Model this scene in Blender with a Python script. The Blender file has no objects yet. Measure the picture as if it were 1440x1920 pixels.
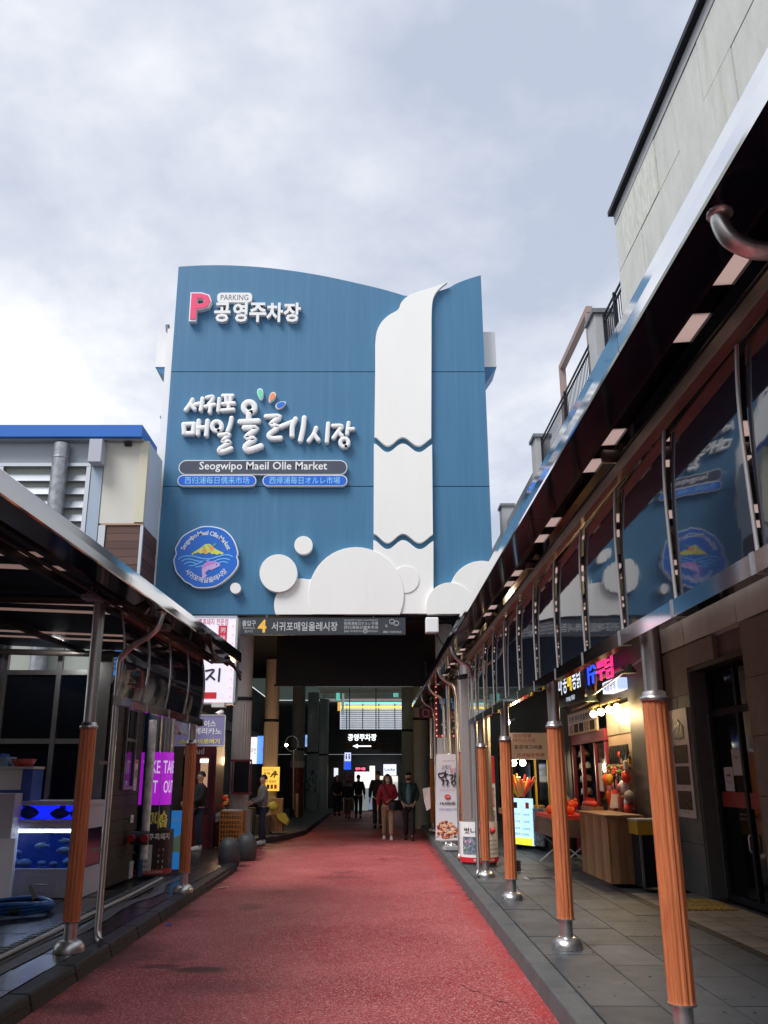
import bpy, math, random
from mathutils import Vector, Matrix
from mathutils.geometry import tessellate_polygon
random.seed(4)
SC = bpy.context.scene
COL = SC.collection
R = math.radians
# ------------------------------------------------------------------ camera, sky, sun, exposure
F, CX, CY, EYE = 1650., 697., 960., 1.6          # focal length in photo pixels, axis of the street, eye height
PITCH = math.atan2(497, F)
cam = bpy.data.objects.new('camera', bpy.data.cameras.new('camera'))
COL.objects.link(cam)
cam.location = (0, 0, EYE)
cam.rotation_euler = (math.pi/2 + PITCH, 0, 0)
cam.data.sensor_fit = 'VERTICAL'
cam.data.sensor_height = 36
cam.data.lens = 36*F/1920
cam.data.shift_x = (720-CX)/1920
cam.data.clip_start = .05
cam.data.clip_end = 1500
SC.camera = cam
SC.view_settings.view_transform = 'Standard'
SC.view_settings.look = 'None'
SC.view_settings.gamma = 1
SC.view_settings.use_curve_mapping = False
SC.view_settings.exposure = 1.25
W = bpy.data.worlds.new('World')
SC.world = W
W.use_nodes = True
nt = W.node_tree
for n in list(nt.nodes): nt.nodes.remove(n)
def wn(t, **k):
    n = nt.nodes.new(t)
    for a, b in k.items(): setattr(n, a, b)
    return n
SUN_EL, SUN_AZ = R(53), R(226)                    # the sun stands behind the camera, a little to the left, under cloud
out = wn('ShaderNodeOutputWorld'); bg = wn('ShaderNodeBackground')
sky = wn('ShaderNodeTexSky', sky_type='NISHITA', sun_disc=False, sun_elevation=SUN_EL, sun_rotation=SUN_AZ)
tc = wn('ShaderNodeTexCoord'); sep = wn('ShaderNodeSeparateXYZ')
mz0 = wn('ShaderNodeMath', operation='MAXIMUM'); mz0.inputs[1].default_value = 0
mz = wn('ShaderNodeMath', operation='ADD'); mz.inputs[1].default_value = .24
dx = wn('ShaderNodeMath', operation='DIVIDE'); dy = wn('ShaderNodeMath', operation='DIVIDE')
cmb = wn('ShaderNodeCombineXYZ')
L = nt.links.new
L(tc.outputs['Generated'], sep.inputs[0]); L(sep.outputs[2], mz0.inputs[0]); L(mz0.outputs[0], mz.inputs[0])
L(sep.outputs[0], dx.inputs[0]); L(mz.outputs[0], dx.inputs[1])
L(sep.outputs[1], dy.inputs[0]); L(mz.outputs[0], dy.inputs[1])
L(dx.outputs[0], cmb.inputs[0]); L(dy.outputs[0], cmb.inputs[1])
mp = wn('ShaderNodeMapping'); mp.inputs['Location'].default_value = (3.1, 7.4, 1.5); mp.inputs['Scale'].default_value = (1.0, .95, 1)
L(cmb.outputs[0], mp.inputs[0])
nz = wn('ShaderNodeTexNoise'); nz.inputs['Scale'].default_value = 1.9; nz.inputs['Detail'].default_value = 9
nz.inputs['Roughness'].default_value = .56; nz.inputs['Distortion'].default_value = .1
L(mp.outputs[0], nz.inputs['Vector'])
cr = wn('ShaderNodeValToRGB')
cr.color_ramp.elements[0].position = .37; cr.color_ramp.elements[0].color = (.49, .545, .66, 1)
cr.color_ramp.elements[1].position = .64; cr.color_ramp.elements[1].color = (.97, .97, .99, 1)
e = cr.color_ramp.elements.new(.50); e.color = (.68, .71, .795, 1)
lf = wn('ShaderNodeMath', operation='MULTIPLY_ADD'); lf.inputs[1].default_value = -.06
L(sep.outputs[0], lf.inputs[0]); L(nz.outputs['Fac'], lf.inputs[2]); L(lf.outputs[0], cr.inputs[0])
mul = wn('ShaderNodeVectorMath', operation='SCALE'); mul.inputs['Scale'].default_value = 4.75
L(cr.outputs[0], mul.inputs[0])
mx = wn('ShaderNodeMix', data_type='RGBA'); mx.inputs['Factor'].default_value = .93
L(sky.outputs[0], mx.inputs['A']); L(mul.outputs[0], mx.inputs['B'])
L(mx.outputs['Result'], bg.inputs[0]); bg.inputs[1].default_value = .1
L(bg.outputs[0], out.inputs[0])
sun = bpy.data.objects.new('sun', bpy.data.lights.new('sun', 'SUN'))
COL.objects.link(sun)
sun.data.energy = 1.5; sun.data.angle = R(28); sun.data.color = (1, .985, .965)
sd = Vector((math.sin(SUN_AZ)*math.cos(SUN_EL), math.cos(SUN_AZ)*math.cos(SUN_EL), math.sin(SUN_EL)))
sun.rotation_euler = sd.to_track_quat('Z', 'Y').to_euler()

# ------------------------------------------------------------------ helpers
SP, CP = math.sin(PITCH), math.cos(PITCH)
def ray(x, y):
    v = y-CY
    return Vector((x-CX, F*CP+v*SP, F*SP-v*CP))
def atY(x, y, Y):
    r = ray(x, y); k = Y/r.y
    return Vector((r.x*k, Y, EYE+r.z*k))
def atX(x, y, X):
    r = ray(x, y); k = X/r.x
    return Vector((X, r.y*k, EYE+r.z*k))
def atZ(x, y, z):
    r = ray(x, y); k = (z-EYE)/r.z
    return Vector((r.x*k, r.y*k, z))
V = Vector
UX, UY, UZ = V((1,0,0)), V((0,1,0)), V((0,0,1))
MATS = {}
def mat(name, col, rough=.6, metal=0, noise=None, bump=None, spec=None, emit=None, alpha=None, trans=None, stretch=None, coat=None):
    """noise=(scale, amount, second colour), bump=(scale, strength), stretch=vector scale of the object coordinates"""
    if name in MATS: return MATS[name]
    m = bpy.data.materials.new(name); m.use_nodes = True
    t = m.node_tree; b = t.nodes['Principled BSDF']
    b.inputs['Base Color'].default_value = (*col, 1)
    b.inputs['Roughness'].default_value = rough
    b.inputs['Metallic'].default_value = metal
    if spec is not None: b.inputs['Specular IOR Level'].default_value = spec
    if coat: b.inputs['Coat Weight'].default_value = coat; b.inputs['Coat Roughness'].default_value = .08
    if emit:
        b.inputs['Emission Color'].default_value = (*emit[0], 1); b.inputs['Emission Strength'].default_value = emit[1]
    if trans: b.inputs['Transmission Weight'].default_value = trans
    if alpha is not None: b.inputs['Alpha'].default_value = alpha
    src = None
    if noise or bump:
        co = t.nodes.new('ShaderNodeTexCoord'); mpn = t.nodes.new('ShaderNodeMapping')
        mpn.inputs['Scale'].default_value = stretch or (1,1,1)
        t.links.new(co.outputs['Object'], mpn.inputs[0]); src = mpn.outputs[0]
    if noise:
        sc_, am, c2 = noise
        n = t.nodes.new('ShaderNodeTexNoise'); n.inputs['Scale'].default_value = sc_; n.inputs['Detail'].default_value = 6
        n.inputs['Roughness'].default_value = .65
        t.links.new(src, n.inputs['Vector'])
        rp = t.nodes.new('ShaderNodeMapRange'); rp.inputs[1].default_value = .5-am; rp.inputs[2].default_value = .5+am
        t.links.new(n.outputs['Fac'], rp.inputs[0])
        mxn = t.nodes.new('ShaderNodeMix'); mxn.data_type = 'RGBA'
        mxn.inputs['A'].default_value = (*col, 1); mxn.inputs['B'].default_value = (*c2, 1)
        t.links.new(rp.outputs[0], mxn.inputs['Factor'])
        t.links.new(mxn.outputs['Result'], b.inputs['Base Color'])
        rr = t.nodes.new('ShaderNodeMapRange'); rr.inputs[3].default_value = max(0, rough-.06); rr.inputs[4].default_value = min(1, rough+.1)
        t.links.new(n.outputs['Fac'], rr.inputs[0]); t.links.new(rr.outputs[0], b.inputs['Roughness'])
    if bump:
        n2 = t.nodes.new('ShaderNodeTexNoise'); n2.inputs['Scale'].default_value = bump[0]; n2.inputs['Detail'].default_value = 4
        t.links.new(src, n2.inputs['Vector'])
        bp = t.nodes.new('ShaderNodeBump'); bp.inputs['Strength'].default_value = bump[1]; bp.inputs['Distance'].default_value = .02
        t.links.new(n2.outputs['Fac'], bp.inputs['Height']); t.links.new(bp.outputs[0], b.inputs['Normal'])
    MATS[name] = m
    return m
def glow(name, col, s, base=None):
    return mat(name, base or col, .5, emit=(col, s))

class B:
    def __init__(s, T=None): s.v=[]; s.f=[]; s.sm=[]; s.T=T
    def add(s, vs, fs, smooth=False):
        o=len(s.v)
        s.v += [s.T @ V(v) if s.T else V(v) for v in vs]
        s.f += [tuple(i+o for i in f) for f in fs]; s.sm += [smooth]*len(fs)
        return s
    def box(s, a, b):
        x0,y0,z0=[min(p,q) for p,q in zip(a,b)]; x1,y1,z1=[max(p,q) for p,q in zip(a,b)]
        return s.add([(x0,y0,z0),(x1,y0,z0),(x1,y1,z0),(x0,y1,z0),(x0,y0,z1),(x1,y0,z1),(x1,y1,z1),(x0,y1,z1)],
              [(0,3,2,1),(4,5,6,7),(0,1,5,4),(1,2,6,5),(2,3,7,6),(3,0,4,7)])
    def bar(s, p, q, w, h, up=UZ):
        p,q=V(p),V(q); d=(q-p).normalized()
        if abs(d.dot(up))>.98: up=UX
        r=d.cross(up).normalized()*w/2; u=r.cross(d).normalized()*h/2
        vs=[p-r-u,p+r-u,p+r+u,p-r+u,q-r-u,q+r-u,q+r+u,q-r+u]
        return s.add(vs,[(0,3,2,1)[::-1],(4,5,6,7)[::-1],(0,1,5,4)[::-1],(1,2,6,5)[::-1],(2,3,7,6)[::-1],(3,0,4,7)[::-1]])
    def tube(s, pts, r, n=10, cap=True, closed=False, smooth=True):
        pts=[V(p) for p in pts]; m=len(pts); rs=r if isinstance(r,(list,tuple)) else [r]*m
        vs=[]; fs=[]; u=None
        for i,p in enumerate(pts):
            if closed: d=pts[(i+1)%m]-pts[i-1]
            else: d=pts[min(i+1,m-1)]-pts[max(i-1,0)]
            d.normalize()
            if u is None:
                u=d.orthogonal().normalized()
            u=(u-d*u.dot(d)).normalized(); w=d.cross(u)
            for k in range(n):
                a=2*math.pi*k/n; vs.append(p+(u*math.cos(a)+w*math.sin(a))*rs[i])
        for i in range(m if closed else m-1):
            j=(i+1)%m
            for k in range(n):
                l=(k+1)%n; fs.append((i*n+k,i*n+l,j*n+l,j*n+k))
        s.add(vs,fs,smooth)
        if cap and not closed:
            s.add(vs[:n],[tuple(range(n))[::-1]]); s.add(vs[-n:],[tuple(range(n))])
        return s
    def lathe(s, c, prof, n=16, smooth=True, ry=1.0):
        c=V(c); vs=[]; fs=[]
        for r,z in prof:
            for k in range(n):
                a=2*math.pi*k/n; vs.append(c+V((r*math.cos(a),r*ry*math.sin(a),z)))
        for i in range(len(prof)-1):
            for k in range(n):
                l=(k+1)%n; fs.append((i*n+k,i*n+l,(i+1)*n+l,(i+1)*n+k))
        s.add(vs,fs,smooth)
        if prof[0][0]>1e-4: s.add(vs[:n],[tuple(range(n))[::-1]])
        if prof[-1][0]>1e-4: s.add(vs[-n:],[tuple(range(n))])
        return s
    def ball(s, c, r, n=10, sc=(1,1,1)):
        c=V(c); vs=[]; fs=[]; m=n//2+1
        for i in range(m+1):
            t=math.pi*i/m
            for k in range(n):
                a=2*math.pi*k/n
                vs.append(c+V((r*sc[0]*math.sin(t)*math.cos(a),r*sc[1]*math.sin(t)*math.sin(a),-r*sc[2]*math.cos(t))))
        for i in range(m):
            for k in range(n):
                l=(k+1)%n; fs.append((i*n+k,i*n+l,(i+1)*n+l,(i+1)*n+k))
        return s.add(vs,fs,True)
    def prism(s, loops, o, r, u, depth, back=0.):
        """2-D loops in the (r,u) plane at o, pushed out along r x u from back to depth"""
        if not isinstance(loops[0][0],(tuple,list,Vector)): loops=[loops]
        o,r,u=V(o),V(r),V(u); nrm=r.cross(u).normalized()
        flat=[p for l in loops for p in l]
        fr=[o+r*p[0]+u*p[1]+nrm*depth for p in flat]; bk=[o+r*p[0]+u*p[1]+nrm*back for p in flat]
        tri=tessellate_polygon([[V((p[0],p[1],0)) for p in l] for l in loops])
        fs=[]; n=len(flat)
        for t in tri:
            a,b,c=[V((flat[i][0],flat[i][1])) for i in t]
            if (b-a).cross(c-a)<0: t=t[::-1]
            fs.append(tuple(t)); fs.append(tuple(i+n for i in t[::-1]))
        k=0
        for li,l in enumerate(loops):
            m=len(l); area=sum(l[i-1][0]*l[i][1]-l[i][0]*l[i-1][1] for i in range(m))
            ccw=(area>0)==(li==0)
            for i in range(m):
                a,b=k+i,k+(i+1)%m
                fs.append((a,a+n,b+n,b) if ccw else (b,b+n,a+n,a))
            k+=m
        return s.add(fr+bk,fs)
    def quad(s,a,b,c,d): return s.add([a,b,c,d],[(0,1,2,3)])
    def build(s, name, m, parent=None, label=None, bevel=0):
        me=bpy.data.meshes.new(name)
        me.from_pydata([tuple(v) for v in s.v],[],s.f)
        me.polygons.foreach_set('use_smooth', s.sm)
        me.update()
        if m: me.materials.append(m)
        o=bpy.data.objects.new(name,me); COL.objects.link(o)
        if bevel:
            bv=o.modifiers.new('bevel','BEVEL'); bv.width=bevel; bv.segments=2; bv.limit_method='ANGLE'
        if parent: adopt(o,parent)
        if label: o['label']=label
        return o
def adopt(o, parent):
    o.parent=parent
    M=Matrix.Identity(4); p=parent; chain=[]
    while p: chain.append(p); p=p.parent
    for q in reversed(chain):
        M = M @ q.matrix_parent_inverse @ q.matrix_basis
    o.matrix_parent_inverse=M.inverted()
def tag(o,label,cat,group=None):
    o['label']=label; o['category']=cat
    if group: o['group']=group
    return o
def thing(name,label,cat,loc,group=None):
    o=bpy.data.objects.new(name,None); COL.objects.link(o); o.location=loc; o.empty_display_size=.1
    return tag(o,label,cat,group)
def struct(o,kind='structure'): o['kind']=kind; return o
KIDS={}
def copy_tree(o,parent=None):
    c=o.copy(); COL.objects.link(c)
    if parent: c.parent=parent
    for ch in o.children: copy_tree(ch,c)
    return c
def circle(cx,cy,r,n=32,ry=None): return [(cx+r*math.cos(2*math.pi*i/n),cy+(ry or r)*math.sin(2*math.pi*i/n)) for i in range(n)]
def rrect(x0,y0,x1,y1,r,n=6):
    p=[]
    for cx,cy,a in ((x1-r,y0+r,-90),(x1-r,y1-r,0),(x0+r,y1-r,90),(x0+r,y0+r,180)):
        for i in range(n+1):
            t=R(a+90*i/n); p.append((cx+r*math.cos(t),cy+r*math.sin(t)))
    return p
def clip(poly, axis, val, keep_less):
    res=[]
    ins=lambda p:(p[axis]<=val) if keep_less else (p[axis]>=val)
    for i in range(len(poly)):
        a,b=poly[i-1],poly[i]
        if ins(a)!=ins(b):
            t=(val-a[axis])/(b[axis]-a[axis]); q=[a[0]+(b[0]-a[0])*t,a[1]+(b[1]-a[1])*t]; q[axis]=val; res.append(tuple(q))
        if ins(b): res.append(b)
    return res
def smooth_line(p, k=6, closed=False):
    p=[tuple(q) for q in p]; n=len(p)
    if n<3 and not closed: return p
    g=(lambda i:p[i%n]) if closed else (lambda i:p[max(0,min(n-1,i))])
    o=[]
    for i in range(n if closed else n-1):
        a,b,c,d=g(i-1),g(i),g(i+1),g(i+2)
        for j in range(k):
            t=j/k
            o.append(tuple(.5*((2*b[q])+(-a[q]+c[q])*t+(2*a[q]-5*b[q]+4*c[q]-d[q])*t*t+(-a[q]+3*b[q]-3*c[q]+d[q])*t**3) for q in range(len(b))))
    if not closed: o.append(p[-1])
    return o
TXT={}
def glyphs(body,bold=0,ext=True):
    k=(body,bold,ext)
    if k not in TXT:
        cu=bpy.data.curves.new('t','FONT'); cu.body=body; cu.resolution_u=2; cu.offset=bold; cu.extrude=.5 if ext else 0
        o=bpy.data.objects.new('t',cu)
        me=bpy.data.meshes.new_from_object(o)
        TXT[k]=([v.co.copy() for v in me.vertices],[tuple(p.vertices) for p in me.polygons])
        bpy.data.objects.remove(o); bpy.data.curves.remove(cu); bpy.data.meshes.remove(me)
    return TXT[k]
def txt(body,o,r,u,w,h,m,parent,name='lettering',depth=0.004,bold=0,lift=.003,b=None,slant=0,label=None):
    """letters stretched into a w x h box whose centre is o"""
    vs,fs=glyphs(body,bold,depth>.004)
    if not vs: return None
    x0=min(v.x for v in vs);x1=max(v.x for v in vs);y0=min(v.y for v in vs);y1=max(v.y for v in vs)
    o,r,u=V(o),V(r).normalized(),V(u).normalized(); n=r.cross(u)
    sx=w/max(x1-x0,1e-6); sy=h/max(y1-y0,1e-6)
    if h is None or h<=0: sy=sx
    q=[]
    for v in vs:
        yy=(v.y-(y0+y1)/2)*sy; xx=(v.x-(x0+x1)/2)*sx+slant*yy
        zz=lift+(depth*(v.z+.5) if depth>.004 else 0)
        q.append(o+r*xx+u*yy+n*zz)
    own=b is None
    b=b or B()
    b.add(q,fs)
    return b.build(name,m,parent,label) if own else b
SECT=[(.5,.0),(.5,.70),(.485,.86),(.43,.96),(.36,1),(-.36,1),(-.43,.96),(-.485,.86),(-.5,.70),(-.5,.0)]
def brush(b, pts, w, o, r, u, depth, k=5, taper=None, flat=True):
    """a rounded brush stroke: flattened tube along a smoothed 2-D line"""
    p=smooth_line(pts,k); o,r,u=V(o),V(r),V(u); nrm=r.cross(u).normalized()
    n=10; m=len(p); vs=[]; fs=[]
    ends=[]
    for i in range(m):
        a=V(p[max(i-1,0)][:2]); c=V(p[min(i+1,m-1)][:2]); d=(c-a)
        if d.length<1e-9: d=V((1,0))
        d.normalize(); ends.append(d)
    rings=[]
    W_=lambda i: (w if not taper else w*(taper[0]+(taper[1]-taper[0])*i/(m-1)))
    for t in (1,.6,.15): rings.append((V(p[0][:2])-ends[0]*W_(0)/2*t, ends[0], W_(0)*math.sqrt(max(0,1-t*t))))
    for i in range(m): rings.append((V(p[i][:2]),ends[i],W_(i)))
    for t in (.15,.6,1): rings.append((V(p[-1][:2])+ends[-1]*W_(m-1)/2*t, ends[-1], W_(m-1)*math.sqrt(max(0,1-t*t))))
    for c,d,ww in rings:
        e=V((-d.y,d.x))
        for ca,sa in SECT:
            xy=c+e*(ca*ww)
            vs.append(o+r*xy.x+u*xy.y+nrm*(depth*sa if sa<=.85 else depth*(.85+(sa-.85)*min(1,ww/w*1.25))))
    for i in range(len(rings)-1):
        for q in range(n):
            l=(q+1)%n; fs.append((i*n+q,i*n+l,(i+1)*n+l,(i+1)*n+q))
    b.add(vs,fs,True)

# ------------------------------------------------------------------ materials
STEEL=mat('stainless_steel',(.74,.73,.72),.30,.92,noise=(3,.2,(.45,.45,.45)),stretch=(8,8,1))
MIRROR=mat('polished_steel',(.93,.93,.94),.07,1,bump=(1.2,.015))
COPPER=mat('copper_toned_rail',(.46,.33,.25),.38,.75,noise=(3,.2,(.34,.24,.18)))
BRONZE=mat('bronze_anodised',(.10,.088,.08),.42,.6)
DARKMETAL=mat('dark_painted_metal',(.018,.02,.026),.5,0,spec=.15)
GREYMETAL=mat('grey_painted_metal',(.22,.23,.25),.45,.4,noise=(6,.2,(.15,.16,.17)))
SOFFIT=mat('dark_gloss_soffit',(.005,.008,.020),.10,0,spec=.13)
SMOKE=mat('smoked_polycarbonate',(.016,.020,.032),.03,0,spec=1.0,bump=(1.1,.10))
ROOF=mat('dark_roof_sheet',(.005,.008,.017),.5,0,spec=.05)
STRIP=mat('brushed_strip',(.40,.40,.40),.5,.55)
SKYLIGHT=mat('pinkish_skylight_sheet',(.45,.36,.33),.4)
SKYLIGHT2=mat('dim_skylight_sheet',(.30,.24,.22),.4)
def tl(m,c):
    t=m.node_tree; b=t.nodes['Principled BSDF']; tr=t.nodes.new('ShaderNodeBsdfTranslucent'); tr.inputs[0].default_value=(*c,1)
    mxs=t.nodes.new('ShaderNodeMixShader'); mxs.inputs[0].default_value=.8
    o=[n for n in t.nodes if n.type=='OUTPUT_MATERIAL'][0]
    t.links.new(b.outputs[0],mxs.inputs[1]); t.links.new(tr.outputs[0],mxs.inputs[2]); t.links.new(mxs.outputs[0],o.inputs[0])
tl(SKYLIGHT,(.66,.55,.52)); tl(SKYLIGHT2,(.46,.36,.33))
SLEEVE=mat('orange_wood_grain',(.60,.192,.075),.42,noise=(8,.14,(.40,.112,.042)),stretch=(9,9,.55),bump=(40,.05))
BLUE=mat('blue_painted_panel',(.034,.143,.268),.55,noise=(1.6,.30,(.050,.182,.325)),stretch=(5,1,.22),bump=(.9,.12))
def streaks(m,c,lo,hi,sv,k):
    t=m.node_tree; b=t.nodes['Principled BSDF']; src=b.inputs['Base Color'].links[0].from_socket
    co=t.nodes.new('ShaderNodeTexCoord'); mm=t.nodes.new('ShaderNodeMapping'); mm.inputs['Scale'].default_value=sv
    n=t.nodes.new('ShaderNodeTexNoise'); n.inputs['Scale'].default_value=1; n.inputs['Detail'].default_value=5; n.inputs['Roughness'].default_value=.7
    t.links.new(co.outputs['Object'],mm.inputs[0]); t.links.new(mm.outputs[0],n.inputs['Vector'])
    r=t.nodes.new('ShaderNodeMapRange'); r.inputs[1].default_value=lo; r.inputs[2].default_value=hi; r.inputs[4].default_value=k; t.links.new(n.outputs['Fac'],r.inputs[0])
    x=t.nodes.new('ShaderNodeMix'); x.data_type='RGBA'; x.inputs['B'].default_value=(*c,1); t.links.new(r.outputs[0],x.inputs['Factor']); t.links.new(src,x.inputs['A']); t.links.new(x.outputs['Result'],b.inputs['Base Color'])
streaks(BLUE,(.17,.33,.50),.57,.74,(9,1,.16),.22); streaks(BLUE,(.03,.10,.18),.60,.78,(5,1,.10),.4)
BLUE2=mat('blue_side',(.05,.19,.37),.5)
OFFWHITE=mat('off_white_panel',(.84,.84,.82),.5,noise=(1.2,.3,(.80,.797,.765)),stretch=(1.2,1,.5),bump=(.7,.30))

WHITE=mat('white_paint',(.78,.78,.77),.45)
SIGNWHITE=mat('white_acrylic',(.80,.80,.80),.35)
PINK=mat('pink_acrylic',(.80,.06,.17),.4)
INK=mat('black_print',(.012,.012,.014),.5)
RED=mat('red_print',(.62,.02,.03),.45)
GREYINK=mat('grey_print',(.10,.10,.12),.5)
PLATE=mat('dark_slate_plate',(.055,.065,.10),.35,noise=(4,.3,(.07,.08,.12)))
PLATEBLUE=mat('bright_blue_plate',(.01,.13,.62),.3)
SKYPRINT=mat('light_blue_print',(.30,.62,.95),.45)
CONC=mat('pale_concrete',(.58,.59,.56),.8,noise=(2.2,.25,(.45,.465,.43)),stretch=(1,1.6,.55),bump=(14,.25))
CONC2=mat('stained_concrete',(.46,.47,.42),.85,noise=(9,.16,(.62,.63,.58)),stretch=(1,1.3,.4),bump=(22,.45))
streaks(OFFWHITE,(.60,.585,.54),.60,.80,(2.2,1,.3),.28)
streaks(CONC,(.36,.37,.28),.55,.75,(.7,2.5,.35),.7); streaks(CONC2,(.30,.31,.26),.56,.72,(1,5,.5),.6)
PLAST=mat('grey_plaster',(.42,.43,.44),.75,noise=(3,.3,(.34,.35,.36)))
BROWNSTONE=mat('brown_stone_cladding',(.21,.165,.15),.75,noise=(4,.25,(.15,.12,.11)),bump=(18,.3))
GREYSTONE=mat('grey_stone_cladding',(.13,.135,.13),.7,noise=(5,.25,(.10,.105,.10)),bump=(18,.2))
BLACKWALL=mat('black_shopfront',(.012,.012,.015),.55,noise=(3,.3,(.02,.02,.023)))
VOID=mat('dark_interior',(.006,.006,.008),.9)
SLAB=[mat('basalt_slab_%d'%i,c,.55,noise=(3.2,.22,tuple(q*.62 for q in c)),bump=(45,.12)) for i,c in enumerate([(.062,.070,.082),(.076,.085,.097),(.052,.060,.071)])]
KERB=mat('basalt_kerb',(.10,.108,.112),.6,noise=(4,.25,(.065,.07,.075)),bump=(30,.2))
WET=[mat('wet_slab_%d'%i,c,.22,noise=(2.2,.3,tuple(q*.5 for q in c)),bump=(30,.10),spec=.6) for i,c in enumerate([(.020,.023,.028),(.028,.031,.036)])]
BEIGE=[mat('beige_tile_%d'%i,c,.6,noise=(6,.3,tuple(q*.7 for q in c)),bump=(30,.1)) for i,c in enumerate([(.30,.25,.21),(.25,.21,.18),(.34,.285,.24)])]
YEL=mat('yellow_tactile',(.42,.27,.05),.6)
WOODDARK=[mat('dark_red_plank_%d'%i,c,.6,noise=(3,.3,tuple(q*.6 for q in c)),stretch=(.6,.6,14)) for i,c in enumerate([(.12,.055,.04),(.145,.068,.05),(.10,.046,.035)])]
PINE=[mat('pine_board_%d'%i,c,.55,noise=(3,.2,tuple(q*.55 for q in c)),stretch=(14,14,.6)) for i,c in enumerate([(.50,.25,.115),(.60,.32,.155),(.39,.19,.085)])]
BLACKWOOD=mat('black_plank',(.022,.017,.015),.6,noise=(4,.3,(.035,.027,.023)),stretch=(1,.6,10))
GLASSDARK=mat('dark_window_glass',(.004,.006,.010),.06,spec=.22)
COLUMN=mat('pale_column_paint',(.38,.36,.34),.6,noise=(3,.3,(.30,.28,.27)))
COLUMN2=mat('greenish_column_paint',(.30,.34,.31),.6,noise=(3,.3,(.24,.27,.25)))
SKIN=mat('skin',(.55,.32,.23),.5)
RUBBER=mat('black_rubber',(.014,.014,.016),.6)
ALU=mat('aluminium',(.55,.57,.60),.35,.85)
LOUV=mat('grey_louvre',(.33,.36,.40),.45,.2)
EAVE=mat('royal_blue_eave',(.012,.13,.50),.4)
CREAM=mat('cream_panel',(.62,.60,.54),.55,noise=(1.5,.3,(.55,.53,.46)),stretch=(1,1,.4))
GALV=mat('galvanised_duct',(.42,.43,.45),.38,.7,noise=(7,.15,(.25,.26,.28)))
SKIRT=mat('tank_lilac_white',(.55,.54,.66),.4)

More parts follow.
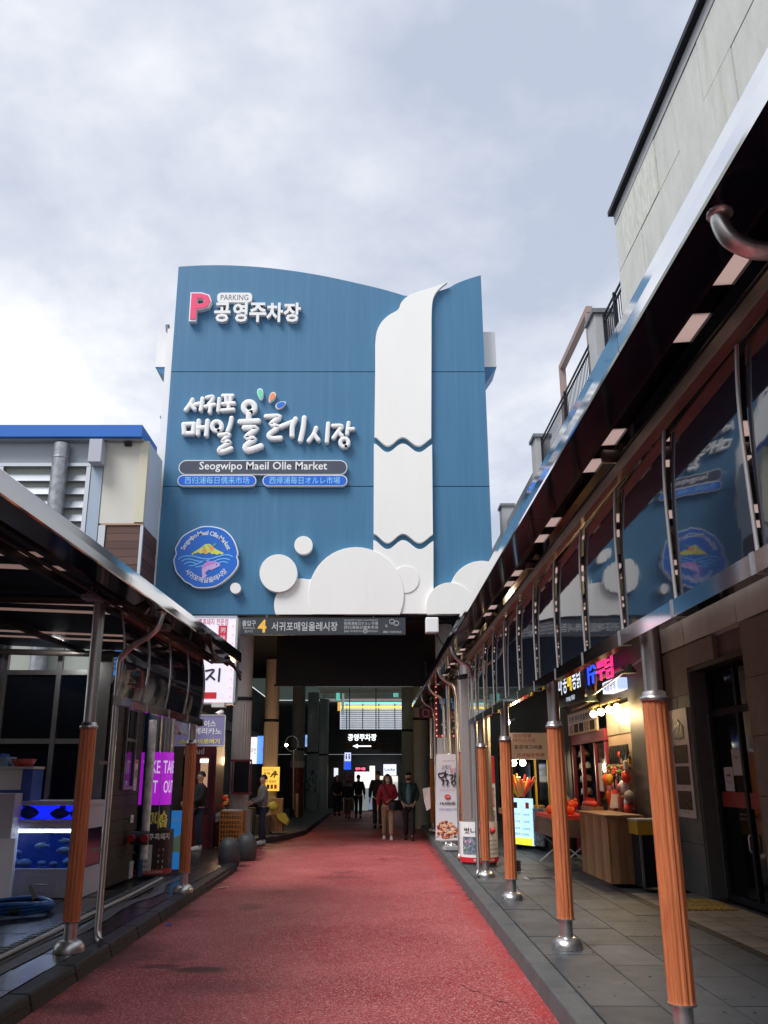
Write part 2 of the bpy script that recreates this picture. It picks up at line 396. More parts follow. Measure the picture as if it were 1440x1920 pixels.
# ------------------------------------------------------------------ ground, road, pavements
g=B().quad((-300,-120,-.03),(300,-120,-.03),(300,500,-.03),(-300,500,-.03)); struct(g.build('ground',mat('ground_grey',(.06,.06,.062),.8,noise=(.5,.3,(.045,.045,.047)))))
STAINS=((374,1818,.24,.13,.95),(300,1812,.20,.10,.8),(235,1790,.35,.7,.6),(330,1715,.3,.5,.5),(420,1850,.5,.25,.3),(470,1700,.16,.35,.45),(640,1645,.5,.3,.35),(880,1660,.09,.8,.6),(150,1890,.25,.2,.6))
def red_asphalt():
    m=bpy.data.materials.new('red_asphalt'); m.use_nodes=True; t=m.node_tree; b=t.nodes['Principled BSDF']; ln=t.links.new
    co=t.nodes.new('ShaderNodeTexCoord')
    def nz(scale,detail=4,rough=.6,sv=(1,1,1)):
        mm=t.nodes.new('ShaderNodeMapping'); mm.inputs['Scale'].default_value=sv
        n=t.nodes.new('ShaderNodeTexNoise'); n.inputs['Scale'].default_value=scale; n.inputs['Detail'].default_value=detail; n.inputs['Roughness'].default_value=rough
        ln(co.outputs['Object'],mm.inputs[0]); ln(mm.outputs[0],n.inputs['Vector']); return n.outputs['Fac']
    def ramp(f,a,b_):
        r=t.nodes.new('ShaderNodeMapRange'); r.inputs[1].default_value=a; r.inputs[2].default_value=b_; ln(f,r.inputs[0]); return r.outputs[0]
    def mix(f,A,Bc):
        x=t.nodes.new('ShaderNodeMix'); x.data_type='RGBA'; ln(f,x.inputs['Factor'])
        for s,c in (('A',A),('B',Bc)):
            if isinstance(c,tuple): x.inputs[s].default_value=(*c,1)
            else: ln(c,x.inputs[s])
        return x.outputs['Result']
    big=ramp(nz(.55,5),.35,.65)
    base=mix(big,(.265,.026,.032),(.40,.078,.082))
    b.inputs['Specular IOR Level'].default_value=.22
    vor=t.nodes.new('ShaderNodeTexVoronoi'); vor.inputs['Scale'].default_value=95; ln(co.outputs['Object'],vor.inputs['Vector'])
    sepc=t.nodes.new('ShaderNodeSeparateColor'); ln(vor.outputs['Color'],sepc.inputs[0])
    base=mix(ramp(sepc.outputs[0],.62,.98),base,(.58,.25,.24))
    base=mix(ramp(sepc.outputs[1],.74,1.0),base,(.12,.02,.022))
    st=ramp(nz(.9,6,.65,(1,.45,1)),.60,.74)
    base=mix(st,base,(.115,.028,.03))
    xyz=t.nodes.new('ShaderNodeSeparateXYZ'); ln(co.outputs['Object'],xyz.inputs[0])
    # bright repainted strip that follows the right-hand kerb, and grime along the left one
    ad=t.nodes.new('ShaderNodeMath'); ad.operation='MULTIPLY_ADD'; ad.inputs[1].default_value=.22; ln(nz(1.6,4),ad.inputs[0]); ln(xyz.outputs[0],ad.inputs[2])
    e1=ramp(ad.outputs[0],1.18,1.30); e1m=t.nodes.new('ShaderNodeMath'); e1m.operation='MULTIPLY'; ln(e1,e1m.inputs[0]); ln(ramp(nz(3.2,5),.30,.60),e1m.inputs[1])
    e1k=t.nodes.new('ShaderNodeMath'); e1k.operation='MULTIPLY'; e1k.inputs[1].default_value=.6; ln(e1m.outputs[0],e1k.inputs[0]); base=mix(e1k.outputs[0],base,(.42,.040,.040))
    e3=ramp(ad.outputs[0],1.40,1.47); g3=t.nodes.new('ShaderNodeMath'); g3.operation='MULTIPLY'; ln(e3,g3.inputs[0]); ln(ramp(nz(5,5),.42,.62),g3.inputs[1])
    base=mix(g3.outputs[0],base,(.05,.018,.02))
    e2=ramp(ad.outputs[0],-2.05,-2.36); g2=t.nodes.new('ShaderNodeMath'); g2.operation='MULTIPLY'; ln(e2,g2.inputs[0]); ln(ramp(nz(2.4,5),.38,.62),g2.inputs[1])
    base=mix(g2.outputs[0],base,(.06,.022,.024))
    def spot(cx,cy,rx,ry,c,base,k):
        m1=t.nodes.new('ShaderNodeMapping'); m1.vector_type='POINT'; m1.inputs['Location'].default_value=(-cx/rx,-cy/ry,0); m1.inputs['Scale'].default_value=(1/rx,1/ry,0)
        ln(co.outputs['Object'],m1.inputs[0]); d=t.nodes.new('ShaderNodeVectorMath'); d.operation='LENGTH'; ln(m1.outputs[0],d.inputs[0])
        a=t.nodes.new('ShaderNodeMath'); a.operation='MULTIPLY_ADD'; a.inputs[1].default_value=1.5; ln(nz(7,5,.7),a.inputs[0]); ln(d.outputs['Value'],a.inputs[2])
        r=t.nodes.new('ShaderNodeMapRange'); r.inputs[1].default_value=1.95; r.inputs[2].default_value=1.45; r.inputs[4].default_value=k; ln(a.outputs[0],r.inputs[0])
        return mix(r.outputs[0],base,c)
    for (px,py,rx,ry,k) in STAINS:
        q=atZ(px,py,0); base=spot(q.x,q.y,rx,ry,(.075,.020,.020),base,k)
    ln(base,b.inputs['Base Color'])
    ln(ramp(nz(.7,4),-.6,1.4),b.inputs['Roughness'])
    bp=t.nodes.new('ShaderNodeBump'); bp.inputs['Strength'].default_value=.55; bp.inputs['Distance'].default_value=.008
    ln(vor.outputs['Distance'],bp.inputs['Height']); ln(bp.outputs[0],b.inputs['Normal'])
    return m
rd=B().quad((-3.6,-15,0),(2.2,-15,0),(2.2,46,0),(-3.6,46,0)); struct(rd.build('road',red_asphalt()))
PZ=.13
kx=lambda Y: 1.27+.0125*(Y-6.7)                    # right kerb line
p=B().add([(kx(-4)+.19,-4,PZ-.05),(8,-4,PZ-.05),(8,46,PZ-.05),(kx(46)+.19,46,PZ-.05)],[(0,1,2,3)])
pv=struct(p.build('pavement',mat('grout_grey',(.11,.115,.12),.85)))
def piece(name,m,a,b,parent,jit=.0,sk=lambda y:0):
    (x0,y0),(x1,y1)=a,b; z=PZ+random.uniform(-jit,jit)
    q=B(); z0=PZ-.045
    vs=[(x0+sk(y0),y0,z0),(x1+sk(y0),y0,z0),(x1+sk(y1),y1,z0),(x0+sk(y1),y1,z0)]
    c=.004
    vs+=[(x0+c+sk(y0),y0+c,z),(x1-c+sk(y0),y0+c,z),(x1-c+sk(y1),y1-c,z),(x0+c+sk(y1),y1-c,z)]
    q.add(vs,[(4,5,6,7),(0,1,5,4),(1,2,6,5),(2,3,7,6),(3,0,4,7)])
    return q.build(name,m,parent)
sk=lambda y:.0125*(y-6.7)
for r_ in range(4):                                # basalt slabs, laid in rows along the kerb
    x0=1.47+r_*.47
    y=3.0+(r_%2)*.45
    while y<27:
        L_=.9
        piece('paving_slab',SLAB[random.choice([0,0,1,2])],(x0,y),(x0+.466,y+L_-.006),pv,.0025,sk); y+=L_
ks=bpy.data.objects.new('kerb',None); COL.objects.link(ks); ks['kind']='structure'
y=2.0
while y<40:
    q=B(); h0,h1=kx(y),kx(y+.99)
    q.add([(h0,y,-.02),(h0+.19,y,-.02),(h1+.19,y+.99,-.02),(h1,y+.99,-.02),(h0+.02,y,PZ+.002),(h0+.19,y,PZ+.004),(h1+.19,y+.99,PZ+.004),(h1+.02,y+.99,PZ+.002)],
       [(4,5,6,7),(0,1,5,4),(1,2,6,5),(2,3,7,6),(3,0,4,7)])
    o=q.build('kerb_stone',KERB,ks,bevel=.012); y+=1.0
for r_ in range(4):                                # beige tiles at the doorway
    for i in range(22):
        x0=3.42+r_*.30; y0=6+i*.30
        if x0>4.3: continue
        piece('beige_tile',BEIGE[random.randrange(3)],(x0,y0),(x0+.292,y0+.292),pv,.002)
tt=B()
for i in range(2):
    for j in range(3):
        x0,y0=3.62+i*.30,11.0+j*.30
        tt.box((x0,y0,PZ+.002),(x0+.29,y0+.29,PZ+.012))
        for a in range(4): tt.box((x0+.02+a*.07,y0+.02,PZ+.012),(x0+.055+a*.07,y0+.27,PZ+.020))
tt.build('tactile_tile',YEL,pv)
gr=B()
for i in range(40): gr.box((3.30,5.5+i*.2,PZ-.004),(3.41,5.5+i*.2+.185,PZ+.004))
gr.build('drain_cover',RUBBER,pv)
mh=thing('manhole_cover','round iron manhole cover set in the grey slabs before the snack cart','manhole cover',(2.55,14.3,PZ))
B().lathe((2.55,14.3,PZ),[(.27,.004),(.27,.008),(.235,.009)],20).build('rim',GREYMETAL,mh)
c_=B().lathe((2.55,14.3,PZ),[(.23,.006),(.0,.009)],20)
for i in range(-3,4): c_.box((2.55-.19,14.3+i*.055-.012,PZ+.006),(2.55+.19,14.3+i*.055+.012,PZ+.013))
c_.build('plate',mat('iron',(.05,.05,.052),.5,.6),mh)
# left pavement, wet
lz=.12
p=B().add([(-14,-4,lz-.05),(-2.44,-4,lz-.05),(-2.40,17,lz-.05),(-14,17,lz-.05)],[(0,1,2,3)])
pl=struct(p.build('wet_pavement',mat('wet_grout',(.02,.021,.023),.3)))
def lpiece(x0,y0,x1,y1,m):
    z=lz+random.uniform(-.003,.003); c=.004
    return B().add([(x0,y0,lz-.045),(x1,y0,lz-.045),(x1,y1,lz-.045),(x0,y1,lz-.045),(x0+c,y0+c,z),(x1-c,y0+c,z),(x1-c,y1-c,z),(x0+c,y1-c,z)],
       [(4,5,6,7),(0,1,5,4),(1,2,6,5),(2,3,7,6),(3,0,4,7)]).build('wet_slab',m,pl)
for i in range(17):
    for j,(x0,x1) in enumerate([(-3.02,-2.60),(-3.85,-3.30),(-4.4,-3.86),(-4.95,-4.41),(-5.5,-4.96)]):
        y0=5.0+i*.7+(j%2)*.3
        if j>=1 and y0>12.6: continue
        lpiece(x0,y0,x1,y0+.69,WET[random.randrange(2)])
kl=bpy.data.objects.new('kerb',None); COL.objects.link(kl); kl['kind']='structure'
y=4.0
KW=mat('dark_wet_kerb',(.014,.015,.018),.5,spec=.3,noise=(4,.3,(.014,.015,.017)),bump=(25,.2))
while y<17:
    B().add([(-2.595,y,-.02),(-2.40,y,-.02),(-2.40,y+.99,-.02),(-2.595,y+.99,-.02),(-2.595,y,lz+.003),(-2.44,y,lz-.002),(-2.44,y+.99,lz-.002),(-2.595,y+.99,lz+.003)],
       [(4,5,6,7),(0,1,5,4),(1,2,6,5),(2,3,7,6),(3,0,4,7)]).build('kerb_stone',KW,kl,bevel=.015); y+=1.0
dc=B().box((-3.26,4,lz+.002),(-3.05,14.6,lz+.010)); 
dc.build('drain_strip',mat('drain_steel',(.20,.195,.19),.3,.8,noise=(9,.2,(.10,.10,.10))),pl)
db=B()
for i in range(90): db.box((-3.29,4.2+i*.115,lz+.010),(-3.22,4.2+i*.115+.05,lz+.022))
struct(db.build('drain_grating',GREYMETAL,pl),'stuff')
pp=thing('floor_pipe','thin grey pipe lying along the wet drain strip','pipe',(-3.12,6,lz+.03))
B().tube([(-3.13,4.5,lz+.03),(-3.11,9.8,lz+.03),(-3.10,12.2,lz+.03),(-3.14,14.2,lz+.03)],.02,8).build('pipe',mat('pale_pvc',(.42,.42,.42),.4),pp)
B().box((-3.16,10.9,lz+.008),(-3.07,10.98,lz+.06)).build('clip',GREYMETAL,pp)
rm=B(); pts=smooth_line([(-2.98,5.5),(-2.97,8),(-2.93,10),(-2.99,11.5),(-2.86,12.6),(-3.0,13.6),(-2.9,14.6)],6)
for i in range(len(pts)-1):
    (x,y),(x2,y2)=pts[i],pts[i+1]; h=.012+.006*math.sin(i*1.7); h2=.012+.006*math.sin((i+1)*1.7)
    rm.add([(x-.08,y,lz+h*.4),(x+.08,y,lz+h*.6),(x2+.08,y2,lz+h2*.6),(x2-.08,y2,lz+h2*.4),(x,y,lz+h+.004),(x2,y2,lz+h2+.004)],[(0,4,5,3),(4,1,2,5)])
tag(rm.build('rubber_mat',mat('worn_rubber',(.075,.072,.068),.5,noise=(8,.3,(.04,.04,.04)))),'long worn rubber strip lying beside the drain on the wet pavement','mat')
# pavement inside the arcade, left
p=B().add([(-9,23.6,.0),(-2.7,23.6,.0),(-2.35,24.6,.0),(-1.95,27,.0),(-1.75,46,.0),(-9,46,.0),(-9,23.6,.13),(-2.7,23.6,.13),(-2.35,24.6,.13),(-1.95,27,.13),(-1.75,46,.13),(-9,46,.13)],
   [(6,7,8,9,10,11),(0,1,7,6),(1,2,8,7),(2,3,9,8),(3,4,10,9)])
struct(p.build('arcade_pavement',SLAB[2]))
p=B().add([(-9,17,.004),(-3.1,17,.004),(-3.3,23.6,.004),(-9,23.6,.004)],[(0,1,2,3)]); struct(p.build('forecourt',WET[1]))
for nm,(px,py),m,r_,lab in (('litter',(418,1666),mat('yellow_wrapper',(.7,.5,.25),.4),.05,'crumpled yellow wrapper lying on the red road'),
                     ('litter',(318,1736),mat('blue_wrapper',(.05,.10,.6),.4),.035,'small blue scrap lying on the red road near the kerb')):
    c=atZ(px,py,.0); q=B()
    vs=[c+V((random.uniform(-1,1)*r_*1.6,random.uniform(-1,1)*r_*2,random.uniform(.004,.03))) for _ in range(9)]
    q.add(vs,[(0,1,2),(2,3,4),(4,5,6),(6,7,8),(1,4,7),(0,3,8)]); tag(q.build(nm,m),lab,'litter')
cr_=B(); pts=[atZ(x,y,.004) for x,y in ((862,1845),(885,1858),(903,1860),(930,1876),(948,1879),(965,1892))]
for a,b_ in zip(pts[:-1],pts[1:]):
    w=.004+.004*random.random(); cr_.add([a+V((0,-w,0)),a+V((0,w,0)),b_+V((0,w,0)),b_+V((0,-w,0))],[(0,3,2,1)])
struct(cr_.build('road_crack',mat('crack_dark',(.03,.01,.01),.9)))

# ------------------------------------------------------------------ gate building with the blue facade
FY=21.5
def fp(x,y): q=atY(x,y,FY); return (q.x,q.z)
gate=thing('market_gate_building','blue fronted market building spanning the red street with white waterfall relief','building',(-1.2,FY,0))
topc=smooth_line([(335,500),(380,497.5),(430,497.5),(490,501),(550,508),(610,518),(670,531),(720,543),(757,554)],5)
topr=smooth_line([(800,552),(838,541),(855,532),(875,524),(901,516)],5)
TOP=[fp(*q) for q in topc]+[fp(780,556)]+[fp(*q) for q in topr]
XL=lambda: -5.38
XR=3.03
ZB=5.44
s1,s2=fp(600,697)[1],fp(600,912)[1]
TOPP=[(max(-5.38,min(XR,x)),z) for x,z in TOP]
TOPP[0]=(-5.38,TOPP[0][1]); TOPP[-1]=(XR,TOPP[-1][1])
gp=.022
o_=(0,FY,0)
B().prism([(-5.38,s1+gp/2),(XR,s1+gp/2)]+TOPP[::-1],o_,UX,UZ,0,-.35).build('facade_panel',BLUE,gate)
B().prism([(-5.38,s2+gp/2),(XR,s2+gp/2),(XR,s1-gp/2),(-5.38,s1-gp/2)],o_,UX,UZ,0,-.35).build('facade_panel',BLUE,gate)
B().prism([(-5.38,ZB),(XR,ZB),(XR,s2-gp/2),(-5.38,s2-gp/2)],o_,UX,UZ,0,-.35).build('facade_panel',BLUE,gate)
B().prism([(-5.36,ZB+.1),(XR-.02,ZB+.1),(XR-.02,14),(-5.36,14)],o_,UX,UZ,-.03,-.32).build('backing',mat('deep_blue',(.02,.08,.17),.7),gate)
B().box((-5.45,FY+.4,5.6),(XR+.06,FY+12,11.6)).build('building_body',mat('pale_blue_wall',(.30,.33,.36),.7),gate)
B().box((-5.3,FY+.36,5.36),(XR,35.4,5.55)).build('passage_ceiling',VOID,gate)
# bottom trim and dark edge under the facade
B().box((-5.38,FY-.02,5.40),(XR,FY+.34,5.437)).build('bottom_trim',DARKMETAL,gate)
def ribbon(p): return [fp(*q) for q in p]
def wave(x0,x1,y0,d): # ragged lower edge of a ribbon piece: two dips
    w=x1-x0
    return [(x0+w*i/28,y0+d*(.5-.5*math.cos(2*math.pi*1.9*(i/28)**.92))) for i in range(29)]
w1=wave(702,808,823,16); w2=wave(701,809.5,835,16); w3=wave(700.5,811,1003,17); w4=wave(700,812,1015,17)
top1=smooth_line([(703.5,650),(706,628),(714,610),(728,596),(746,585),(752,572),(764,560),(785,550.5),(812,543),(838,533)],4)
rt1=smooth_line([(838,533.5),(826,543),(815,556),(810,572),(808.5,600)],4)
rib=[(0.,w1[::-1]+[(703.5,700)]+top1+rt1),(0.,w2+w3[::-1]),(0.,w4+[(812,1152),(700,1152)])]
for i,(dd,pl_) in enumerate(rib):
    pp_=[fp(*q) for q in pl_]
    pp_=[(x,max(z,ZB-.03)) for x,z in pp_]
    B().prism(pp_,o_,UX,UZ,.13,.004).build('waterfall_band',OFFWHITE,gate)
# little curl on top of the waterfall that stands proud of the skyline
discs=[((902,1116),61,.20),((668,1118),89,.17),((565,1137),50,.15),((842,1140),44,.24),((524,1079),35,.26),((570,1025.5),17,.18),((443.5,1105.5),10,.18),((760,1089),25,.152),((585,1150),62,.145)]
for (c,r_,dep) in discs:
    pl_=[fp(c[0]+r_*math.cos(2*math.pi*i/48),c[1]+r_*math.sin(2*math.pi*i/48)) for i in range(48)]
    pl_=clip(clip(pl_,1,ZB-.03,False),0,XR-.01,True)
    if len(pl_)>2: B().prism(pl_,o_,UX,UZ,dep,.004).build('cloud_disc',OFFWHITE,gate,bevel=.008)
# fill between the domes along the bottom edge
pl_=[fp(*q) for q in [(520,1150),(520,1120),(560,1100),(590,1095),(640,1070),(750,1060),(752,1120),(755,1150)]]
B().prism([(x,max(z,ZB-.03)) for x,z in pl_],o_,UX,UZ,.12,.004).build('cloud_base',OFFWHITE,gate)
pl_=[fp(*q) for q in [(800,1150),(810,1120),(860,1100),(918,1090),(918,1150)]]
B().prism([(min(x,XR-.012),max(z,ZB-.03)) for x,z in pl_],o_,UX,UZ,.125,.004).build('cloud_base',OFFWHITE,gate)
for sx,xa,xb in ((-1,-5.95,-5.42),(1,XR+.04,XR+.40)):
    q0=atY(300,635,FY+.9).z; q1=atY(300,700,FY+.9).z
    bx=B().add([(xa,FY+.5,q1),(xb,FY+.5,q1),(xb,FY+1.4,q1),(xa,FY+1.4,q1),(xa,FY+.5,q0),(xb,FY+.5,q0),(xb,FY+1.4,q0),(xa,FY+1.4,q0)],
        [(0,3,2,1),(4,5,6,7),(0,1,5,4),(1,2,6,5),(2,3,7,6),(3,0,4,7)]); bx.build('side_box',WHITE,gate)
    zc=q1-.55
    xm=xb if sx<0 else xa
    B().add([(xa,FY+.52,q1-.003),(xb,FY+.52,q1-.003),(xb,FY+1.38,q1-.003),(xa,FY+1.38,q1-.003),(xm,FY+.55,zc),(xm,FY+1.35,zc)],[(0,1,4),(2,3,5),(0,4,5,3),(1,2,5,4)]).build('side_box_skirt',BLUE2,gate)
B().box((-5.56,FY+.02,8.2),(-5.385,FY+.5,13.3)).build('side_trim',WHITE,gate)
B().box((-5.56,FY-.10,4.2),(-5.385,FY+.5,8.15)).build('side_trim',WHITE,gate)
B().tube([(-5.66,FY+.6,13.2),(-5.66,FY+.6,8)],.05,10).build('drain_pipe',WHITE,gate)
B().tube([(-5.46,FY+.2,13.1),(-5.6,FY+.2,13.35),(-5.62,FY+.2,13.5)],.06,8).build('pipe_cap',GREYMETAL,gate)
for z in (12.2,10.9,9.6): B().box((-5.72,FY+.52,z),(-5.56,FY+.68,z+.05)).build('pipe_clip',GREYMETAL,gate)

# --- raised signs on the facade
def fbox(x0,y0,x1,y1):
    a=fp(x0,y1); b=fp(x1,y0); return ((a[0]+b[0])/2,(a[1]+b[1])/2,b[0]-a[0],b[1]-a[1])
def ftxt(body,x0,y0,x1,y1,m,par,depth,bold=0,lift=.004,name='letter',dy=0):
    cx,cz,w,h=fbox(x0,y0,x1,y1); return txt(body,(cx,FY-dy,cz),UX,UZ,w,h,m,par,name,depth,bold,lift)
ps=thing('parking_sign','raised pink P and white Korean parking letters on the blue facade','sign',(-3.5,FY,13.4))
ftxt('P',356,554,400,608,SIGNWHITE,ps,.16,.035,name='letter_edge'); ftxt('P',358.5,556.5,397.5,604.5,PINK,ps,.02,.02,.165)
for ch,x0,x1 in (('공',402,434),('영',437,466),('주',468,501),('차',500,532),('장',532,565)):
    ftxt(ch,x0,572,x1,608,SIGNWHITE,ps,.13,.03)
a=fp(408,571); b_=fp(474,553)
B().prism(rrect(a[0],a[1],b_[0],b_[1],.11),o_,UX,UZ,.12,.004).build('pill_plate',SIGNWHITE,ps)
ftxt('PARKING',415,557,467,567,GREYINK,ps,.004,0,.003,dy=.12)
ns=thing('market_name_sign','big raised white brush lettering of the market name with three coloured petals','sign',(-3,FY,9.6))
zp=lambda x,y:fp(300+x/3.6,720+y/3.6)
def O(cx,cy,rx,ry,n=12): return [(cx+rx*math.cos(2*math.pi*i/n+1.2),cy+ry*math.sin(2*math.pi*i/n+1.2)) for i in range(n+1)]
SYL=[(27,[[(226,118),(208,150),(180,188)],[(214,152),(240,182)],[(244,152),(286,143)],[(293,112),(288,150),(281,190)]]),
 (25,[[(322,105),(362,98),(354,128),(335,148)],[(312,166),(374,152)],[(347,162),(341,204)],[(406,114),(398,196)]]),
 (25,[[(430,92),(496,92)],[(450,95),(453,142)],[(482,95),(478,142)],[(430,148),(506,143)],[(470,148),(466,186)],[(424,192),(502,186)]]),
 (29,[[(168,284),(236,281)],[(236,281),(228,343)],[(228,345),(168,346)],[(170,346),(166,285)],[(268,262),(262,352)],[(264,310),(306,306)],[(327,262),(318,360)]]),
 (28,[O(389,297,32,32),[(488,242),(478,290),(462,330)],[(406,357),(472,354),(428,398),(478,404),(412,446),(408,468),(440,465),(486,446)]]),
 (36,[O(606,170,37,36),[(604,215),(602,255)],[(545,268),(668,262)],[(574,308),(655,312),(586,372),(642,384),(582,430),(598,458),(686,430)]]),
 (31,[[(720,231),(812,232),(752,282),(800,303),(740,352),(756,378),(818,376)],[(818,300),(898,268)],[(918,248),(896,296),(894,362)],[(977,240),(968,310),(950,394)]]),
 (27,[[(1056,308),(1040,350),(1006,396)],[(1042,352),(1072,390)],[(1137,280),(1128,402)]]),
 (26,[[(1170,294),(1228,296),(1204,332),(1172,376)],[(1204,336),(1230,362)],[(1274,275),(1264,350)],[(1276,318),(1306,316)],O(1246,408,27,28)])]
pxm=(fp(600,800)[0]-fp(500,800)[0])/100
for w,strokes in SYL:
    q=B()
    for i,s_ in enumerate(strokes): brush(q,[zp(*t) for t in s_],w*1.10/3.6*pxm,(0,FY,0),UX,UZ,.15+.002*i,4)
    q.build('brush_syllable',SIGNWHITE,ns)
for (cx,cy,rx,ry,rot,c,nm) in ((681,79,20,40,-8,(.15,.72,.42),'green_petal'),(758,100,19,38,28,(.9,.30,.12),'orange_petal'),(817,150,38,20,-28,(.02,.16,.66),'blue_petal')):
    def leaf(sx):
        pts=[]
        for i in range(20):
            t=2*math.pi*i/20; x,y=rx*sx*math.cos(t),ry*sx*math.sin(t)
            if rx<ry: x*=1-.35*math.sin(t)
            else: y*=1-.25*math.cos(t)
            a=R(rot); pts.append(zp(cx+x*math.cos(a)-y*math.sin(a),cy+x*math.sin(a)+y*math.cos(a)))
        return pts
    B().prism(leaf(1.0),o_,UX,UZ,.10,.004).build('petal_edge',SIGNWHITE,ns)
    B().prism(leaf(.80),o_,UX,UZ,.112,.098).build('petal',mat(nm,c,.4),ns,label=nm.replace('_',' '))
def pill(name,label,x0,y0,x1,y1,m,body,tm,tx):
    t=thing(name,label,'sign',(fbox(x0,y0,x1,y1)[0],FY,fbox(x0,y0,x1,y1)[1]))
    cx,cz,w,h=fbox(x0,y0,x1,y1)
    B().prism(rrect(cx-w/2,cz-h/2,cx+w/2,cz+h/2,h*.49),o_,UX,UZ,.13,.004).build('casing',SIGNWHITE,t)
    i=.022
    B().prism(rrect(cx-w/2+i,cz-h/2+i,cx+w/2-i,cz+h/2-i,h*.49-i),o_,UX,UZ,.136,.125).build('plate',m,t)
    ftxt(body,*tx,tm,t,.004,.012 if body[0]=='S' else 0,.003,'lettering',dy=.136)
pill('english_name_plate','dark rounded name plate with the market name in white English letters',336,866,651.5,893,PLATE,'Seogwipo Maeil Olle Market',SIGNWHITE,(375,869,614,888.5))
pill('chinese_name_plate','bright blue pill plate with Chinese lettering, left under the dark plate',334,893.8,482,914.5,PLATEBLUE,'西归浦每日偶来市场',SKYPRINT,(348,897,469,910.5))
pill('japanese_name_plate','bright blue pill plate with Japanese lettering, right under the dark plate',493,893.8,651.5,914.5,PLATEBLUE,'西帰浦毎日オルレ市場',SKYPRINT,(506,897,638,910.5))
em=thing('emblem_sign','round blue emblem with yellow mountain, waves and pink fish on the facade','sign',(-4,FY,6.9))
ep=lambda x,y:fp(310+x/9,970+y/9)
outl=[(720,175),(850,185),(1010,235),(1130,340),(1200,460),(1245,620),(1228,690),(1250,760),(1232,860),(1130,1000),(950,1145),(800,1205),(600,1218),(500,1198),(430,1150),(350,1112),(300,1060),(210,960),(178,860),(160,740),(200,640),(188,550),(240,450),(300,355),(400,285),(520,225),(620,185)]
cxm,cym=705,700
sm=smooth_line(outl,3,True)
B().prism([ep(*q) for q in sm],o_,UX,UZ,.16,.004).build('casing',SIGNWHITE,em)
B().prism([ep(cxm+(x-cxm)*.965,cym+(y-cym)*.965) for x,y in sm],o_,UX,UZ,.166,.155).build('face',mat('emblem_blue',(.01,.14,.60),.35),em)
EO=(0,FY-.166,0)
B().prism([ep(*q) for q in [(455,650),(540,590),(600,555),(690,485),(760,475),(800,500),(850,550),(920,590),(1000,625),(990,655),(930,640),(890,665),(850,640),(800,650),(770,615),(700,650),(650,630),(610,640),(570,615),(530,640),(500,630),(490,665)]],EO,UX,UZ,.006,.001).build('mountain',mat('lime_print',(.68,.72,.12),.5),em)
q=B()
for cx,cy,r_ in ((680,595,38),(800,545,38)): q.prism([ep(cx+r_*math.cos(t*.5),cy+r_*1.1*math.sin(t*.5)) for t in range(12)],EO,UX,UZ,.010,.004)
q.build('orange_fruit',mat('orange_print',(.85,.35,.12),.5),em)
q=B().prism([ep(*t) for t in [(825,500),(835,475),(880,462),(870,495),(840,520)]],EO,UX,UZ,.010,.004)
q.prism([ep(*t) for t in [(735,500),(760,505),(775,525),(745,515)]],EO,UX,UZ,.011,.004); q.prism([ep(*t) for t in [(655,520),(690,525),(690,545),(665,540)]],EO,UX,UZ,.011,.004)
q.build('leaf_print',mat('green_print',(.10,.42,.25),.5),em)
q=B()
for l in [[(245,740),(310,690),(400,680),(520,690),(640,720),(760,730),(880,700),(1000,665),(1090,665),(1155,695)],[(300,770),(370,735),(450,735),(560,765),(650,770),(760,750)],[(345,815),(410,785),(480,790),(540,810)],[(420,845),(500,840),(590,800),(700,760)],[(540,865),(610,855),(680,830)],[(840,770),(930,735),(1030,725),(1100,745)],[(930,790),(1000,775),(1065,795)]]:
    brush(q,[ep(*t) for t in l],.028,EO,UX,UZ,.008,4)
q.build('wave_line',mat('wave_print',(.16,.52,.92),.5),em)
B().prism([ep(*q) for q in smooth_line([(655,1065),(640,960),(640,880),(680,810),(740,775),(830,772),(900,785),(945,820),(930,850),(870,880),(820,905),(800,925),(775,905),(725,930),(700,960),(690,970),(725,1010),(700,1030)],2,True)],EO,UX,UZ,.012,.002).build('fish',mat('fish_lilac',(.60,.42,.80),.5),em)
B().prism([ep(*q) for q in [(640,900),(680,820),(735,768),(760,785),(840,775),(890,790),(800,815),(720,840),(670,880)]],EO,UX,UZ,.015,.010).build('fish_back',mat('fish_pink',(.66,.22,.62),.5),em)
B().prism(circle(*ep(885,820),.016,10),EO,UX,UZ,.017,.012).build('fish_eye',INK,em)
def arc_text(body,ccx,ccy,rad,a0,a1,h,flip,m,parent):
    q=B(); n=len(body)
    ws=[]
    for ch in body:
        if ch==' ': ws.append(.45); continue
        vs,_=glyphs(ch,.01,False); ws.append(max(v.x for v in vs)-min(v.x for v in vs)+.16)
    tot=sum(ws)-ws[0]/2-ws[-1]/2; acc=-ws[0]/2
    for i,ch in enumerate(body):
        mid=acc+ws[i]/2; acc+=ws[i]
        if ch==' ': continue
        a=R(a0+(a1-a0)*mid/tot); x=ccx+rad*math.sin(a); y=ccy-(rad*math.cos(a) if not flip else -rad*math.cos(a))
        c=ep(x,y); up=V((math.sin(a),0,math.cos(a))) if not flip else V((-math.sin(a),0,math.cos(a)))
        if flip: up=V((-math.sin(a),0,math.cos(a)))
        rt=V((up.z,0,-up.x)); vs,_=glyphs(ch,.01,False); w=(max(v.x for v in vs)-min(v.x for v in vs)); hh=max(v.y for v in vs)-min(v.y for v in vs)
        dz=((max(v.y for v in vs)+min(v.y for v in vs))/2-.35)*h
        txt(ch,V((c[0],FY-.166,c[1]))+up*dz,rt,up,w*h,hh*h,m,parent,b=q,bold=.01)
    q.build('ring_lettering',m,parent)
arc_text('Seogwipo Maeil Olle Market',705,705,415,-68,68,.165,False,SIGNWHITE,em)
arc_text('서귀포매일올레시장',705,690,395,-50,50,.15,True,SIGNWHITE,em)
